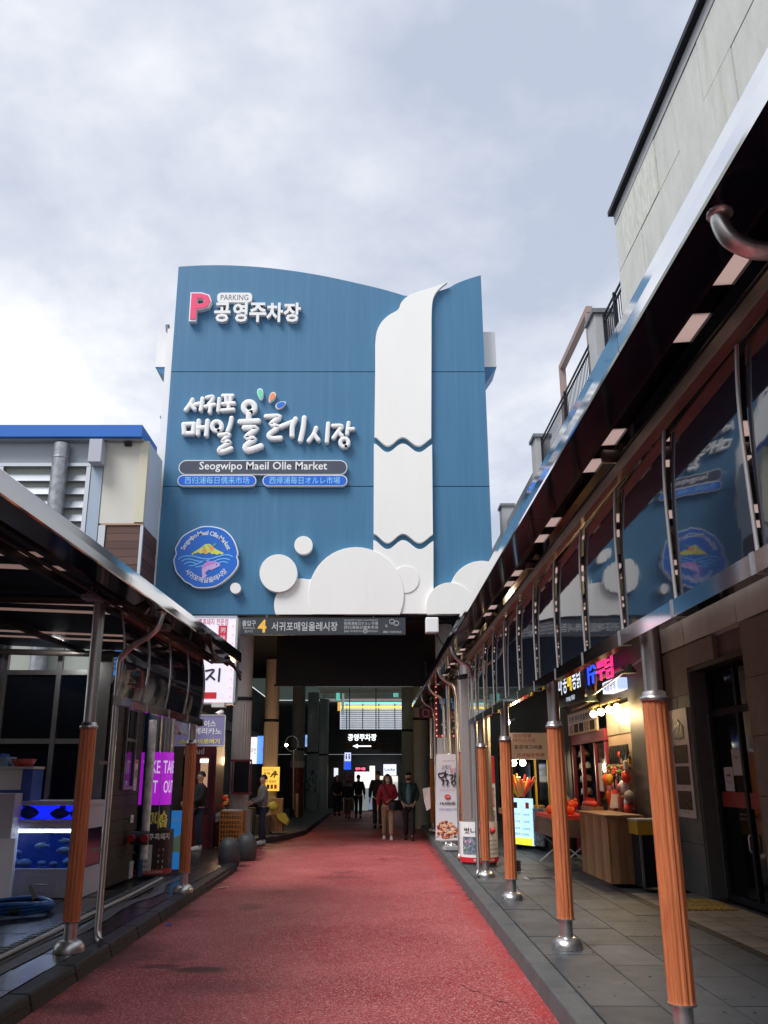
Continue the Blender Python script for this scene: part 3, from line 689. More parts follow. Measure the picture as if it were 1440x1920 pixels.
# --- entrance board below the facade
eb=thing('entrance_board','long dark entrance 4 board hanging under the blue facade','sign',(-2,FY-.1,5.2))
EY=FY-.12
def yb(Y):
    def f(x0,y0,x1,y1):
        a=atY(x0,y1,Y); b=atY(x1,y0,Y); return (a.x+b.x)/2,(a.z+b.z)/2,b.x-a.x,b.z-a.z
    return f
def ptxt(body,x0,y0,x1,y1,Y,m,par,bold=0,name='lettering',lift=.004,depth=.004):
    cx,cz,w,h=yb(Y)(x0,y0,x1,y1); return txt(body,(cx,Y,cz),UX,UZ,w,h,m,par,name,depth,bold,lift)
def pbox(b,x0,y0,x1,y1,Y,th):
    cx,cz,w,h=yb(Y)(x0,y0,x1,y1); return b.box((cx-w/2,Y,cz-h/2),(cx+w/2,Y+th,cz+h/2))
pbox(B(),443,1158,760,1190,EY,.14).build('panel',mat('charcoal_board',(.028,.034,.042),.4,noise=(5,.3,(.04,.047,.055))),eb)
PG=mat('pale_grey_print',(.50,.52,.52),.5)
ptxt('출입구',454,1163,480,1174,EY,PG,eb,.02); ptxt('Entrance',456,1175,478,1179,EY,PG,eb); ptxt('出入口',459,1180.5,474,1186,EY,PG,eb)
ptxt('4',483,1162,500,1186,EY,mat('amber_print',(.72,.42,.05),.4,emit=((.8,.45,.06),.12)),eb,.03)
ptxt('서귀포매일올레시장',509,1166,633,1183,EY,PG,eb,.012)
ptxt('SEOGWIPO MAEIL OLLE MARKET',645,1161.5,709,1164,EY,PG,eb); ptxt('西帰浦毎日オルレ市場',645,1165.5,709,1172,EY,PG,eb); ptxt('西归浦每日偶来市场',645,1173,709,1179.5,EY,PG,eb)
ptxt('제주특별자치도',657,1181.5,680,1185.5,EY,PG,eb); ptxt('제주관광공사',690,1181.5,709,1185.5,EY,PG,eb); ptxt('Jeju',645,1181,655,1186,EY,PG,eb)
ptxt('K',723,1171,727,1176,EY,PG,eb); ptxt('VKC',718,1183,728,1187,EY,PG,eb,.02); ptxt('한국방문위원회',730,1183,752,1187,EY,PG,eb)
for x,y in ((735,1166),(743,1169)):
    q=B(); c=atY(x,y,EY); q.tube([c+V((.06*math.cos(t*.4),-.006,.06*math.sin(t*.4))) for t in range(16)],.008,5,closed=True)
    q.tube([c+V((.03*math.cos(t),-.006,.03*math.sin(t))) for t in (-2.6,-2.1,-1.57,-1.0,-.5)],.006,5); q.build('smile_mark',PG,eb)
q=B(); c=atY(685,1183.5,EY); q.tube([c+V((.05*math.cos(t*.4),-.006,.05*math.sin(t*.4))) for t in range(16)],.008,5,closed=True); q.tube([c+V((-.03,-.006,-.02)),c+V((0,-.006,.02)),c+V((.03,-.006,-.02))],.007,5)
q.build('round_mark',PG,eb)
for x in (500,700): B().tube([atY(x,1158,EY)+V((0,.07,0)),atY(x,1152,EY)+V((0,.07,0))],.02,6).build('hanger',GREYMETAL,eb)

# ------------------------------------------------------------------ walkway canopies
def sleeve_profile(r,n=36): # fluted cover: flat front and back, grooves at the sides
    p=[]
    for i in range(n):
        a=2*math.pi*i/n; k=1-(.075 if i%3==1 else 0)
        p.append((r*k*math.cos(a),r*.92*k*math.sin(a)))
    return p
def canopy(name,label,org,t,mirror,y0,y1,z0,width,roof_z,posts,lz_,panes,spouts,fas_u,arm_z,rear_beam=True):
    t=V((*t,0)).normalized(); n=V((-1,0,0)) if mirror else V((t.y,-t.x,0))
    if mirror: n=V((-t.y,t.x,0))
    T=Matrix((( n.x,t.x,0,org[0]),(n.y,t.y,0,org[1]),(0,0,1,0),(0,0,0,1)))
    root=thing(name,label,'canopy',(org[0],org[1],lz_))
    rz=lambda u: z0+.11+(roof_z-z0-.11)*(fas_u-u)/(fas_u+width)
    # fascia and gutter in lengths
    y=y0
    while y<y1-.01:
        ye=min(y+3.0,y1); a,b=y+.003,ye-.003
        prof=[(fas_u+.004,z0),(fas_u+.010,z0+.012),(fas_u+.012,z0+.08),(fas_u+.010,z0+.148),(fas_u+.002,z0+.156),(fas_u-.06,z0+.155),(fas_u-.06,z0+.145),(fas_u-.002,z0+.008)]
        q=B(T); vs=[(u,a,z) for u,z in prof]+[(u,b,z) for u,z in prof]; k=len(prof)
        q.add(vs,[(i,(i+1)%k,(i+1)%k+k,i+k) for i in range(k)]+[tuple(range(k))[::-1],tuple(range(k,2*k))])
        q.build('fascia_panel',MIRROR,root)
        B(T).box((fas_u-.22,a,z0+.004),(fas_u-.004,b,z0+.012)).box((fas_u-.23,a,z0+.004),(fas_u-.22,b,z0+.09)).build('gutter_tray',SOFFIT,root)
        y=ye
    # roof sheets and skylight strips
    y=y0
    def strip(ya,yb_,nm,m,th):
        ua,ub=fas_u-.07,-width
        za,zb=rz(ua),rz(ub)
        vs=[]
        for (u,z) in ((ua,za),(ub,zb)):
            vs+=[(u,ya,z),(u,yb_,z),(u,yb_,z+th),(u,ya,z+th)]
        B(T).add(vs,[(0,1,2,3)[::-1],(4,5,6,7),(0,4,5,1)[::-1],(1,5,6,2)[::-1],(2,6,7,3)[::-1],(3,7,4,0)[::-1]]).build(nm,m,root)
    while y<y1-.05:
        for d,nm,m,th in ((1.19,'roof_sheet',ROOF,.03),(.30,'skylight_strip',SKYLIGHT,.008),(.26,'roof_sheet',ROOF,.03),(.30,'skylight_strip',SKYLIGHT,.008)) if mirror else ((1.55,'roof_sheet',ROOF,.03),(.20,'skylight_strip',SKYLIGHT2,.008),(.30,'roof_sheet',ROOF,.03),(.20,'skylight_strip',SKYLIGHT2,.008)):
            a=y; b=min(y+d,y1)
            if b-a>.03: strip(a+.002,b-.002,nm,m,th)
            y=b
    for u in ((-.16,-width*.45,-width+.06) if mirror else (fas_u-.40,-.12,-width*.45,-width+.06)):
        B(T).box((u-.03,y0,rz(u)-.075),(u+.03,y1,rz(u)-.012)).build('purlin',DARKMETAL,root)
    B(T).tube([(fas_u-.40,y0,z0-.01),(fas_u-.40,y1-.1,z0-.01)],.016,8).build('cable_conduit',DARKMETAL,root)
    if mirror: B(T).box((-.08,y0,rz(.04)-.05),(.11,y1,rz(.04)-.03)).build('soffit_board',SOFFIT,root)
    # posts
    for i,py in enumerate(posts):
        zt=rz(0)-.06
        pst=B(T).tube([(0,py,lz_),(0,py,zt)],.0565,18).build('post',STEEL,root)
        q=B(T); sp_=sleeve_profile(.076); k=len(sp_)
        q.add([(x,py+yy,lz_+.25) for x,yy in sp_]+[(x,py+yy,lz_+1.92) for x,yy in sp_],[(j,(j+1)%k,(j+1)%k+k,j+k) for j in range(k)]+[tuple(range(k))[::-1],tuple(range(k,2*k))])
        q.build('wood_sleeve',SLEEVE,pst)
        B(T).lathe((0,py,0),[(.062,lz_+1.918),(.084,lz_+1.92),(.086,lz_+1.945),(.072,lz_+1.95),(.070,lz_+1.975),(.058,lz_+1.98)],20).build('collar',STEEL,pst)
        B(T).lathe((0,py,0),[(.060,lz_+.238),(.080,lz_+.24),(.080,lz_+.252)],20).build('sleeve_foot',STEEL,pst)
        B(T).lathe((0,py,0),[(.135,lz_+.001),(.135,lz_+.03),(.128,lz_+.055),(.105,lz_+.085),(.07,lz_+.098),(.058,lz_+.10)],22).build('base_flange',STEEL,pst)
        a_=B(T).tube(([(.20,py,arm_z),(.1,py,arm_z)] if mirror else smooth_line([(fas_u-.12,py,arm_z-.10),(fas_u-.24,py,arm_z-.03),(fas_u-.40,py,arm_z),(.05,py,arm_z+.01)],3))+[(0,py,arm_z+.01),(-width+.05,py,rz(-width)-.14)],.045,12)
        a_.build('support_arm',BRONZE,root)
    # downspouts
    for py in spouts:
        s_=.12
        pts=smooth_line([(fas_u-.06,py,z0+.02),(fas_u-.06,py,z0-.05),(fas_u-.09,py,z0-.15),(fas_u-.18,py+.02,z0-.24),(fas_u-.31,py+.05,z0-.31),(.14,py+.10,z0-.43),(.115,py+.12,z0-.60),(.115,py+.12,z0-1.2)],4)
        if py<1 or py>4: rr_=.031
        else:
            rr_=.036; pts=smooth_line([(fas_u-.06,py,z0+.02),(fas_u-.06,py,z0-.05),(fas_u-.09,py,z0-.12),(fas_u-.17,py,z0-.165),(.22,py,z0-.18),(.15,py+.06,z0-.23),(.115,py+.12,z0-.36),(.115,py+.12,z0-1.2)],5)
        B(T).tube(pts+[(.115,py+.12,lz_+.12),(.135,py+.10,lz_+.05),(.17,py+.06,lz_+.03)],rr_,12).build('downspout',STEEL,root)
        B(T).lathe((fas_u-.06,py,0),[(.034,z0-.02),(.048,z0-.018),(.048,z0+.003)],14).build('spout_collar',STEEL,root)
        for z in (lz_+.8,lz_+1.6): B(T).box((.0,py+.105,z),(.14,py+.135,z+.03)).build('pipe_clip',STEEL,root)
    # curved wind panels
    pu,pz0,pz1,ys=panes
    if ys:
        H_=pz1-pz0; K=8
        prof=[((pu-.026*max(0,(j/K-.5)/.5)**2+.003*math.sin(math.pi*j/K)) if mirror else pu-.03+.05*math.sin(math.pi*j/K), pz0+.05+H_*j/K*.95) for j in range(K+1)]; yaw=.016 if mirror else 0
        for a,b in zip(ys[:-1],ys[1:]):
            a+=.02;b-=.02
            vs=[]; fs=[]; nn=4
            for i in range(nn+1):
                yy=a+(b-a)*i/nn
                for j,(u,z) in enumerate(prof): vs.append((u-yaw*(yy-(a+b)/2)-(.014*(z-pz0) if mirror else 0),yy,z))
            for i in range(nn):
                for j in range(K): fs.append((i*(K+1)+j,i*(K+1)+j+1,(i+1)*(K+1)+j+1,(i+1)*(K+1)+j))
            q=B(T).add(vs,fs,True); q.add([(u-.006,yy,z) for u,yy,z in vs],[f[::-1] for f in fs],True)
            q.build('curved_pane',SMOKE,root)
            B(T).box((pu-.035,a+.003,pz0-.045),(pu+.035,b-.003,pz0+.045)).build('bottom_rail',MIRROR,root)
            B(T).box((pu-.03,a-.02,pz1+.01),(pu+.035,b+.02,pz1+.085)).build('top_rail',COPPER,root)
        for yy in ys:
            q=B(T); q.tube([(u+.006,yy,z) for u,z in prof],.010,8); q.build('mullion',STRIP,root)
            B(T).box((pu-.037,yy-.02,pz0-.047),(pu+.038,yy+.02,pz0+.048)).build('rail_joint',STEEL,root)
    return root,T
rposts=[2.6,5.55,8.66,11.9,14.5,17.5,20.5,23.5,26.5]
mullR=[4.6+1.03*k for k in range(-4,11)]
canopy('walkway_canopy','long right hand walkway canopy with mirror fascia and row of dark curved panels',(1.75,0),(.0,1),True,-2,27.6,3.64,2.38,3.95,rposts,PZ,(.13,2.45,3.46,mullR),[2.85,14.35,17.35,20.35,23.35],.50,3.66)
canopy('walkway_canopy','shorter left hand canopy by the fish tanks with four dark curved panels',(-2.68,8.57),(.035,1),False,-10,4.45,3.20,3.9,3.52,[-4.2,0,4.21],lz,(.13,2.33,3.22,[.38,1.32,2.27,3.22,4.15]),[.28],.60,3.26)
# clamp lights under the left gutter
for i,(x,y,z,l) in enumerate(((-2.55,8.0,3.26,'nearest clamp floodlight under the left canopy gutter, over the first post'),(-2.28,9.6,3.24,'clamp floodlight under the left canopy gutter above the curved panels'),(-2.12,12.3,3.22,'clamp floodlight at the far tip of the left canopy gutter'))):
    f=thing('clamp_floodlight',l,'floodlight',(x,y,z),'clamp floodlights under the left gutter')
    B().box((x-.10,y-.10,z-.10),(x+.06,y+.10,z-.06)).build('lamp_body',GREYMETAL,f)
    q=B(); q.bar((x-.06,y-.07,z-.06),(x+.02,y-.07,z+.05),.03,.008); q.build('bracket',GREYMETAL,f)
    q=B(); q.bar((x-.06,y+.07,z-.06),(x+.02,y+.07,z+.05),.03,.008); q.build('bracket',GREYMETAL,f)
    B().box((x-.02,y-.12,z+.045),(x+.10,y+.12,z+.06)).build('clamp_plate',GREYMETAL,f)
f=thing('floodlight','lit white floodlight hung under the dark left canopy roof','floodlight',(-4.42,12.55,3.5))
B().box((-4.53,12.50,3.52),(-4.31,12.62,3.58)).build('lamp_body',ALU,f)
B().add([(-4.55,12.46,3.50),(-4.29,12.46,3.50),(-4.29,12.64,3.52),(-4.55,12.64,3.52)],[(0,1,2,3)]).build('lens',glow('flood_white',(1,1,.97),9),f)
B().tube([(-4.48,12.56,3.58),(-4.48,12.56,3.68),(-4.36,12.56,3.68),(-4.36,12.56,3.58)],.01,6).build('bracket',GREYMETAL,f)
lp=bpy.data.objects.new('floodlight_light',bpy.data.lights.new('floodlight_light','POINT')); COL.objects.link(lp); lp.location=(-4.42,12.4,3.42); lp.data.energy=14; lp.data.shadow_soft_size=.08
q=B()
for k in range(3):
    pts=[(-2.0+.05*k,10.3,3.22),(-2.0,11.3,3.10-.04*k),(-2.02+.03*k,12.3,3.14),(-1.9,12.9,3.05-.05*k)]
    q=B().tube(smooth_line(pts,5),.018,6); tag(q.build('cable',RUBBER),['slack black cable hanging highest under the tip of the left gutter','slack black cable hanging in the middle under the left gutter tip','slack black cable hanging lowest under the left gutter tip'][k],'cable')

# ------------------------------------------------------------------ right-hand concrete building
rb=thing('concrete_building','tall pale concrete building with brown stone base on the right','building',(4.25,5,0))
YC=13.3
B().box((4.31,-6,3.3),(10,YC-.03,10.95)).build('wall_core',CONC,rb)
z=3.32; row=0
while z<10.4:
    h=.94; y=-6+(row%2)*.9
    while y<YC:
        ye=min(y+1.8,YC); 
        if ye-y>.1 and ye>1.5:
            q=B().box((4.25+random.uniform(0,.014),y+.011,z+.011),(4.305,ye-.011,z+h-.011)); q.build('concrete_panel',random.choice([CONC,CONC,CONC2]),rb)
        y+=1.8
    z+=h; row+=1
B().box((4.25,-6,z+.007),(4.9,YC,11.05)).build('top_band',PLAST,rb)
B().box((4.16,-6,11.053),(5.0,YC+.05,11.14)).build('roof_cap',DARKMETAL,rb)
q=B().box((4.306,YC-.028,3.3),(9,YC+.002,10.95)); q.build('end_wall',CONC,rb)
# stone base with doorway
DY0,DY1,DZ=10.15,12.0,2.98
rr=0; z=PZ
while z<3.30:
    h=.635; ze=min(z+h,3.305); y=4.0+(rr%2)*.5
    while y<12.95:
        ye=min(y+1.0,12.95); 
        segs=[(y,ye)]
        if z<DZ:
            segs=[]
            if y<DY0: segs.append((y,min(ye,DY0)))
            if ye>DY1: segs.append((max(y,DY1),ye))
        for a,b in segs:
            zz=ze
            if b-a>.05:
                gy = b>DY1-.01 and z<2.6
                B().box((4.25+random.uniform(0,.005),a+.004,z+.004),(4.33,b-.004,zz-.004)).build('stone_slab',GREYSTONE if gy else BROWNSTONE,rb)
        if segs==[] and z+h>DZ and ze>DZ:
            B().box((4.25,y+.004,DZ+.03),(4.33,ye-.004,ze-.004)).build('stone_slab',BROWNSTONE,rb)
        y+=1.0
    z+=h; rr+=1
B().box((4.335,-6,0),(9,DY0-.01,3.29)).box((4.335,DY1+.01,0),(9,12.94,3.29)).box((4.335,DY0-.01,DZ+.04),(9,DY1+.01,3.29)).build('base_core',BROWNSTONE,rb)
for a,b in ((DY0-.008,DY0+.03),(DY1-.03,DY1+.008)): B().box((4.27,a,PZ),(4.62,b,DZ)).build('door_jamb',GREYSTONE,rb)
B().box((4.27,DY0+.03,DZ-.03),(4.62,DY1-.03,DZ+.025)).build('door_head',DARKMETAL,rb)
dX=4.50
fr=B()
for y in (DY0+.06,DY1-.10,11.03): fr.box((dX-.03,y-.035,PZ+.02),(dX+.04,y+.035,2.92))
fr.box((dX-.028,DY0+.03,2.36),(dX+.038,DY1-.06,2.44)).box((dX-.028,DY0+.03,PZ+.003),(dX+.038,DY1-.06,PZ+.08))
fr.build('door_frame',DARKMETAL,rb)
B().box((dX-.045,DY1-.055,PZ+.02),(dX-.035,DY1-.032,2.40)).build('door_seal',ALU,rb)
for a,b in ((DY0+.1,10.99),(11.07,DY1-.14)):
    d=B().box((dX+.0,a,PZ+.09),(dX+.012,b,2.355)).build('glass_door',GLASSDARK,rb)
    B().box((dX-.008,a+.01,1.24),(dX-.003,b-.01,1.42)).build('red_band',mat('dull_red_film',(.30,.025,.018),.5),d)
    B().box((dX,a,2.45),(dX+.012,b,2.91)).build('transom_glass',GLASSDARK,rb)
B().tube([(dX-.05,11.0,.75),(dX-.07,11.0,.78),(dX-.07,11.0,.92),(dX-.05,11.0,.95)],.012,8).build('door_handle',STEEL,rb)
B().box((dX+.9,DY0-1,PZ),(dX+1,DY1+1,2.95)).build('room_wall',mat('dim_room',(.03,.04,.045),.8),rb)
XL_=(0,-1,0)   # reading direction of signs that face the street from the right-hand side
def xtxt(body,X,y,z,w,h,m,par,bold=0,depth=.004,lift=.004,name='lettering'): return txt(body,(X,y,z),XL_,UZ,w,h,m,par,name,depth,bold,lift)
PAPER=mat('paper',(.55,.55,.53),.7)
for nm,lab,y0,y1,z0_,z1_,tx in (('notice','white paper notice with an arrow taped lower on the dark glass door',11.42,11.70,1.43,1.72,'화장실'),('notice','plain white paper notice taped higher on the dark glass door',11.13,11.40,1.62,1.93,'OPEN')):
    t=thing(nm,lab,'notice',(dX,y0,z0_)); B().box((dX-.007,y0,z0_),(dX-.004,y1,z1_)).build('sheet',PAPER,t)
    xtxt(tx,dX-.007,(y0+y1)/2,z0_+(z1_-z0_)*(.68 if tx=='OPEN' else .38),.15,.04,GREYINK,t)
    if tx!='OPEN': B().prism([(-.07,-.012),(.03,-.012),(.03,-.03),(.07,0),(.03,.03),(.03,.012),(-.07,.012)],(dX-.007,(y0+y1)/2,z0_+.19),XL_,UZ,.004,.001).build('arrow',mat('maroon_print',(.25,.03,.05),.5),t)
# posters beside the door
po=thing('poster_strip','tall pale poster strip with four dark pictures on the stone beside the door','poster',(4.24,12.5,1.1))
B().box((4.236,12.14,1.08),(4.246,12.92,2.50)).build('sheet',mat('pinkish_paper',(.50,.43,.41),.6),po)
def pic(X,y,z,w,h,m,par,nm='picture'): return B().box((X-.006,y-w/2,z-h/2),(X-.001,y+w/2,z+h/2)).build(nm,m,par)
PM=[mat('photo_%d'%i,c,.75,spec=.1,noise=(22,.12,d)) for i,(c,d) in enumerate([((.012,.010,.010),(.06,.042,.04)),((.014,.009,.009),(.12,.07,.05)),((.12,.06,.04),(.55,.42,.30)),((.45,.08,.04),(.75,.50,.30)),((.05,.08,.12),(.30,.35,.40))])]
for i,z in enumerate((2.24,1.90,1.62,1.30)):
    if i==0:
        q=B(); 
        for k in range(7): brush(q,[(-.17+.055*k,.10-.03*abs(k-3)),(-.20+.06*k,-.02),(-.16+.05*k,-.12)],.045,(4.236,12.5,z),XL_,UZ,.006,3)
        q.build('black_hair_picture',INK,po)
    else: pic(4.236,12.5,z,.52,.24,PM[i%2],po)
    xtxt(['','머리끈','고무줄','핀'][i] if i else '끈',4.236,12.5,z-.155,.22,.03,GREYINK,po)
# annex behind it: parapet, piers, railing, pergola
an=thing('annex_building','grey plastered annex with roof piers and dark railing behind the concrete building','building',(4.3,20,0))
B().box((4.3,YC+.01,3.9),(10,40,8.6)).build('wall',PLAST,an)
B().box((4.22,YC+.01,8.604),(10,40,8.85)).build('cornice',PLAST,an)
B().box((4.36,21.9,8.853),(4.6,27.3,9.5)).build('parapet',PLAST,an); B().box((4.36,28.2,8.853),(4.6,40,9.5)).build('parapet',PLAST,an)
for y in (15.0,21.4,27.5,33.6):
    pr=B().box((4.25,y,8.853),(4.64,y+.55,10.08)).build('pier',PLAST,an); B().box((4.20,y-.05,10.083),(4.69,y+.6,10.17)).build('cap',GREYMETAL,pr)
for a,b in ((YC+.1,14.95),(15.6,21.35),):
    for z in (9.0,9.85,9.98): B().box((4.40,a,z),(4.43,b,z+.04)).build('handrail',DARKMETAL,an)
    y=a+.08
    while y<b:
        B().box((4.408,y,9.043),(4.422,y+.014,9.848)).build('baluster',DARKMETAL,an); y+=.12
    for y in (a+.02,(a+b)/2,b-.05): B().box((4.385,y,8.853),(4.445,y+.05,10.05)).build('railing_post',DARKMETAL,an)
pg=mat('pinkish_timber',(.30,.22,.20),.6)
q=B()
for y in (17.2,20.0): 
    B().box((4.7,y,8.853),(4.84,y+.14,11.35)).build('pergola_post',pg,an)
B().box((4.7,17.19,11.353),(4.84,20.15,11.5)).build('pergola_beam',pg,an)

# ------------------------------------------------------------------ right-hand shops under the canopy
sh=thing('souvenir_shop','black fronted souvenir shop with a lit wall of hanging goods and a red door frame','shop',(4.2,15.5,PZ))
B().box((4.20,12.96,0),(4.6,14.7,3.9)).build('pier',BLACKWALL,sh)
B().box((4.21,14.71,2.86),(4.6,19.6,3.9)).build('fascia',BLACKWALL,sh)
B().box((4.20,19.3,0),(4.6,20.4,3.89)).build('pier',BLACKWALL,sh)
B().box((5.2,14.7,0),(5.3,19.3,2.9)).build('back_wall',mat('shop_wall',(.12,.09,.07),.7),sh)
B().box((4.61,14.71,2.87),(5.19,19.3,2.95)).build('ceiling',VOID,sh)
B().box((4.27,14.72,1.0),(4.33,16.4,2.30)).build('pegboard',mat('pegboard',(.34,.25,.18),.6,noise=(30,.2,(.25,.18,.12))),sh)
for y0,y1 in ((14.73,15.5),(15.53,16.35)): B().box((4.25,y0,2.31),(4.30,y1,2.80)).build('metal_sheet',mat('warm_sheet',(.45,.40,.30),.35,.5,noise=(4,.3,(.35,.30,.22))),sh)
rdm=mat('crimson_frame',(.20,.012,.028),.4)
for y in (16.5,17.3,18.4,19.2): B().box((4.22,y-.045,PZ),(4.29,y+.045,2.22)).build('door_post',rdm,sh)
B().box((4.215,16.42,2.24),(4.30,19.25,2.45)).build('red_lintel',rdm,sh)
xtxt('기념품샵',4.215,17.9,2.345,.9,.10,mat('pink_print',(.6,.25,.3),.5),sh)
B().box((4.26,16.56,.3),(4.27,17.24,2.2)).build('door_glass',GLASSDARK,sh)
B().box((4.24,16.95,1.35),(4.258,17.15,1.85)).build('door_notice',PAPER,sh)
for z in (.75,1.0,1.25,1.5,1.75,2.0): B().box((4.30,18.45,z),(4.6,19.15,z+.02)).build('shelf',DARKMETAL,sh)
for k in range(24):
    y=18.5+(k%4)*.17; z=.775+(k//4)*.25; q=B().lathe((4.37,y,z),[(.05,0),(.06,.03),(.05,.09),(.0,.13)],8)
    cn,cm=random.choice([('white',SIGNWHITE),('brown',PM[2]),('red',RED),('grey',GREYMETAL)]); tag(q.build('trinket',cm),'small %s trinket on the %s shelf beside the red door'%(cn,['bottom','second','third','fourth','fifth','top'][k//4]),'trinket','trinkets on the souvenir shop shelves')
bn=thing('shop_banner','cream framed banner with black lettering and food pictures over the red lintel','banner',(4.2,18,2.6))
B().box((4.17,16.75,2.455),(4.205,19.2,2.84)).build('board',mat('cream_print',(.55,.47,.42),.6),bn)
for a,b,c,d in ((16.75,19.2,2.84,2.865),(16.75,19.2,2.43,2.453)): B().box((4.165,a,c),(4.207,b,d)).build('gold_edge',mat('gold_edge',(.45,.28,.08),.5),bn)
xtxt('만원 현무암돌빵원조',4.17,17.98,2.74,2.1,.13,INK,bn,.02)
for k in range(5): pic(4.17,17.1+k*.45,2.55,.36,.17,PM[(k+1)%3],bn)
# bulbs and track
tk=thing('lamp_track','brass lamp track with four glowing warm bulbs over the hanging goods','lamp',(4.0,15.5,2.75))
B().box((3.98,14.5,2.80),(4.03,16.5,2.83)).build('track',mat('brass',(.5,.33,.12),.35,.9),tk)
for y in (16.25,15.7,15.17,14.66):
    B().tube([(4.005,y,2.80),(4.005,y,2.735)],.018,8).build('holder',mat('brass',(.5,.33,.12)),tk)
    B().ball((4.0,y,2.685),.062,10).build('bulb',glow('warm_bulb',(1,.72,.32),16),tk)
for y in (16.0,14.9):
    lp=bpy.data.objects.new('bulb_light',bpy.data.lights.new('bulb_light','POINT')); COL.objects.link(lp); lp.location=(3.88,y,2.62); lp.data.energy=16; lp.data.color=(1,.72,.38); lp.data.shadow_soft_size=.07
# goods on the pegboard
ORANGE=mat('orange_felt',(.75,.10,.02),.7); CORAL=mat('coral_plastic',(.72,.05,.03),.4)
GG='hanging goods on the souvenir wall'
random.seed(11)
for k in range(10):
    y=14.95+k*.12; q=B().tube([(4.2,y,2.12),(4.19,y,1.95),(4.2,y+.01,1.82)],[.015,.035,.028],7)
    tag(q.build('black_strap',INK),'black strap hanging in the top row of the souvenir wall','strap','black straps on the souvenir wall')
for k in range(9):
    y=14.95+k*.15; q=B()
    for j in range(6): q.ball((4.18+random.uniform(-.03,.03),y+random.uniform(-.05,.05),1.72+random.uniform(-.06,.06)),random.uniform(.02,.035),6)
    tag(struct(q.build('charm_cluster',[PM[2],CORAL,PM[3],mat('green_felt',(.15,.30,.05),.7)][k%4]),'thing'),'cluster of small bright charms hanging under the black straps','charm','charm clusters on the souvenir wall')
def hang(name,lab,y,z,r_,m,kind='ball',m2=None):
    t=thing(name,lab,'souvenir',(4.15,y,z))
    if kind=='ball':
        B().ball((4.15,y,z),r_,12,(.8,1,1)).build('body',m,t)
        if m2: B().ball((4.15-.8*r_*.75,y,z),r_*.5,8).build('patch',m2,t)
    elif kind=='cone':
        B().lathe((4.15,y,z-r_),[(.0,0),(r_*.28,r_*.2),(r_*.5,r_*1.6),(r_*.42,r_*2),(0,r_*2.05)],10).build('body',m,t)
    elif kind=='skirt':
        B().lathe((4.15,y,z-r_),[(r_*.75,0),(r_*.42,r_*1.5)],10).build('body',m,t); B().lathe((4.15,y,z+r_*.5),[(r_*.42,0),(r_*.3,r_*.5)],10).build('top',m2,t)
    elif kind=='bag':
        B().box((4.11,y-r_*.6,z-r_),(4.17,y+r_*.6,z+r_*.6)).build('body',m,t,bevel=.01); B().tube([(4.14,y-r_*.3,z+r_*.6),(4.14,y,z+r_*1.2),(4.14,y+r_*.3,z+r_*.6)],.006,5).build('strap',INK,t)
    B().tube([(4.16,y,z+r_*.9),(4.18,y,z+r_*.9+.1)],.004,4).build('cord',INK,t)
hang('orange_pouch','round orange pouch at the left of the souvenir wall',16.25,1.56,.10,ORANGE)
hang('yellow_pouch','round yellow pouch beside the orange one',16.02,1.56,.10,mat('mustard_felt',(.60,.30,.03),.7))
hang('red_ball','glossy red ball souvenir high at the right of the wall',15.0,1.60,.10,CORAL)
hang('white_plush','round white plush with a pink face under the red ball',15.15,1.45,.11,SIGNWHITE,'ball',mat('pink_felt',(.7,.25,.3),.7))
hang('grey_plush','grey round plush at the right edge of the wall',14.90,1.30,.10,mat('grey_felt',(.35,.33,.34),.8))
hang('white_plush','smaller white plush low beside the grey one',15.02,1.20,.08,SIGNWHITE)
hang('doll','pale doll with a red top and flared white skirt',15.75,1.25,.15,mat('pale_skirt',(.6,.50,.48),.7),'skirt',CORAL)
hang('carrot_plush','big coral red carrot shaped plush at the lower right',14.93,.98,.20,CORAL,'cone')
hang('carrot_plush','small orange carrot plush at the left of the doll',16.15,1.26,.11,ORANGE,'cone')
random.seed(21)
for k in range(42):
    y=14.80+random.random()*1.55; z=1.02+random.random()*.95; cn,c=random.choice([('coral',CORAL),('orange',ORANGE),('brown',PM[2]),('mustard',mat('mustard_felt',(.60,.30,.03),.7)),('white',SIGNWHITE),('pink',mat('pink_felt',(.7,.25,.3),.7)),('black',INK),('teal',mat('teal_felt',(.05,.25,.25),.7))])
    q=B(); (q.ball((4.19,y,z),random.uniform(.03,.055),8,(.7,1,random.uniform(.8,1.7))) if k%2 else q.box((4.17,y-.035,z-.05),(4.21,y+.035,z+.05))); q.tube([(4.2,y,z+.04),(4.22,y,z+.12)],.004,4)
    tag(struct(q.build('keyring',c),'thing'),'small %s %s keyring among the crowded goods of the souvenir wall'%(cn,'round' if k%2 else 'square'),'keyring','keyrings on the souvenir wall')
hang('paper_bag','small pale bag at the upper right of the wall',14.93,1.80,.09,PAPER,'bag')
hang('plaid_pouch','dark pink pouch in the middle of the wall',15.4,1.22,.12,mat('plum_felt',(.30,.06,.09),.7),'bag')
for k in range(10):
    y=15.05+k*.13; q=B().tube([(4.16,y,1.08+random.uniform(-.05,.05)),(4.15,y+.02,.85)],[.02,.032],7)
    tag(q.build('hanging_stick',random.choice([PM[2],PM[1],PINE[0],CORAL])),'thin coloured keepsake in the bottom row of the souvenir wall','keepsake','keepsakes in the bottom row of the souvenir wall')
for k in range(12):
    y=15.1+k*.09; q=B().tube([(4.20,y,1.66),(4.19,y,1.36+.1*(k%3))],.014,6)
    tag(q.build('dark_cord',INK),'dark cord strap hanging in the middle of the souvenir wall','cord','dark cords on the souvenir wall')
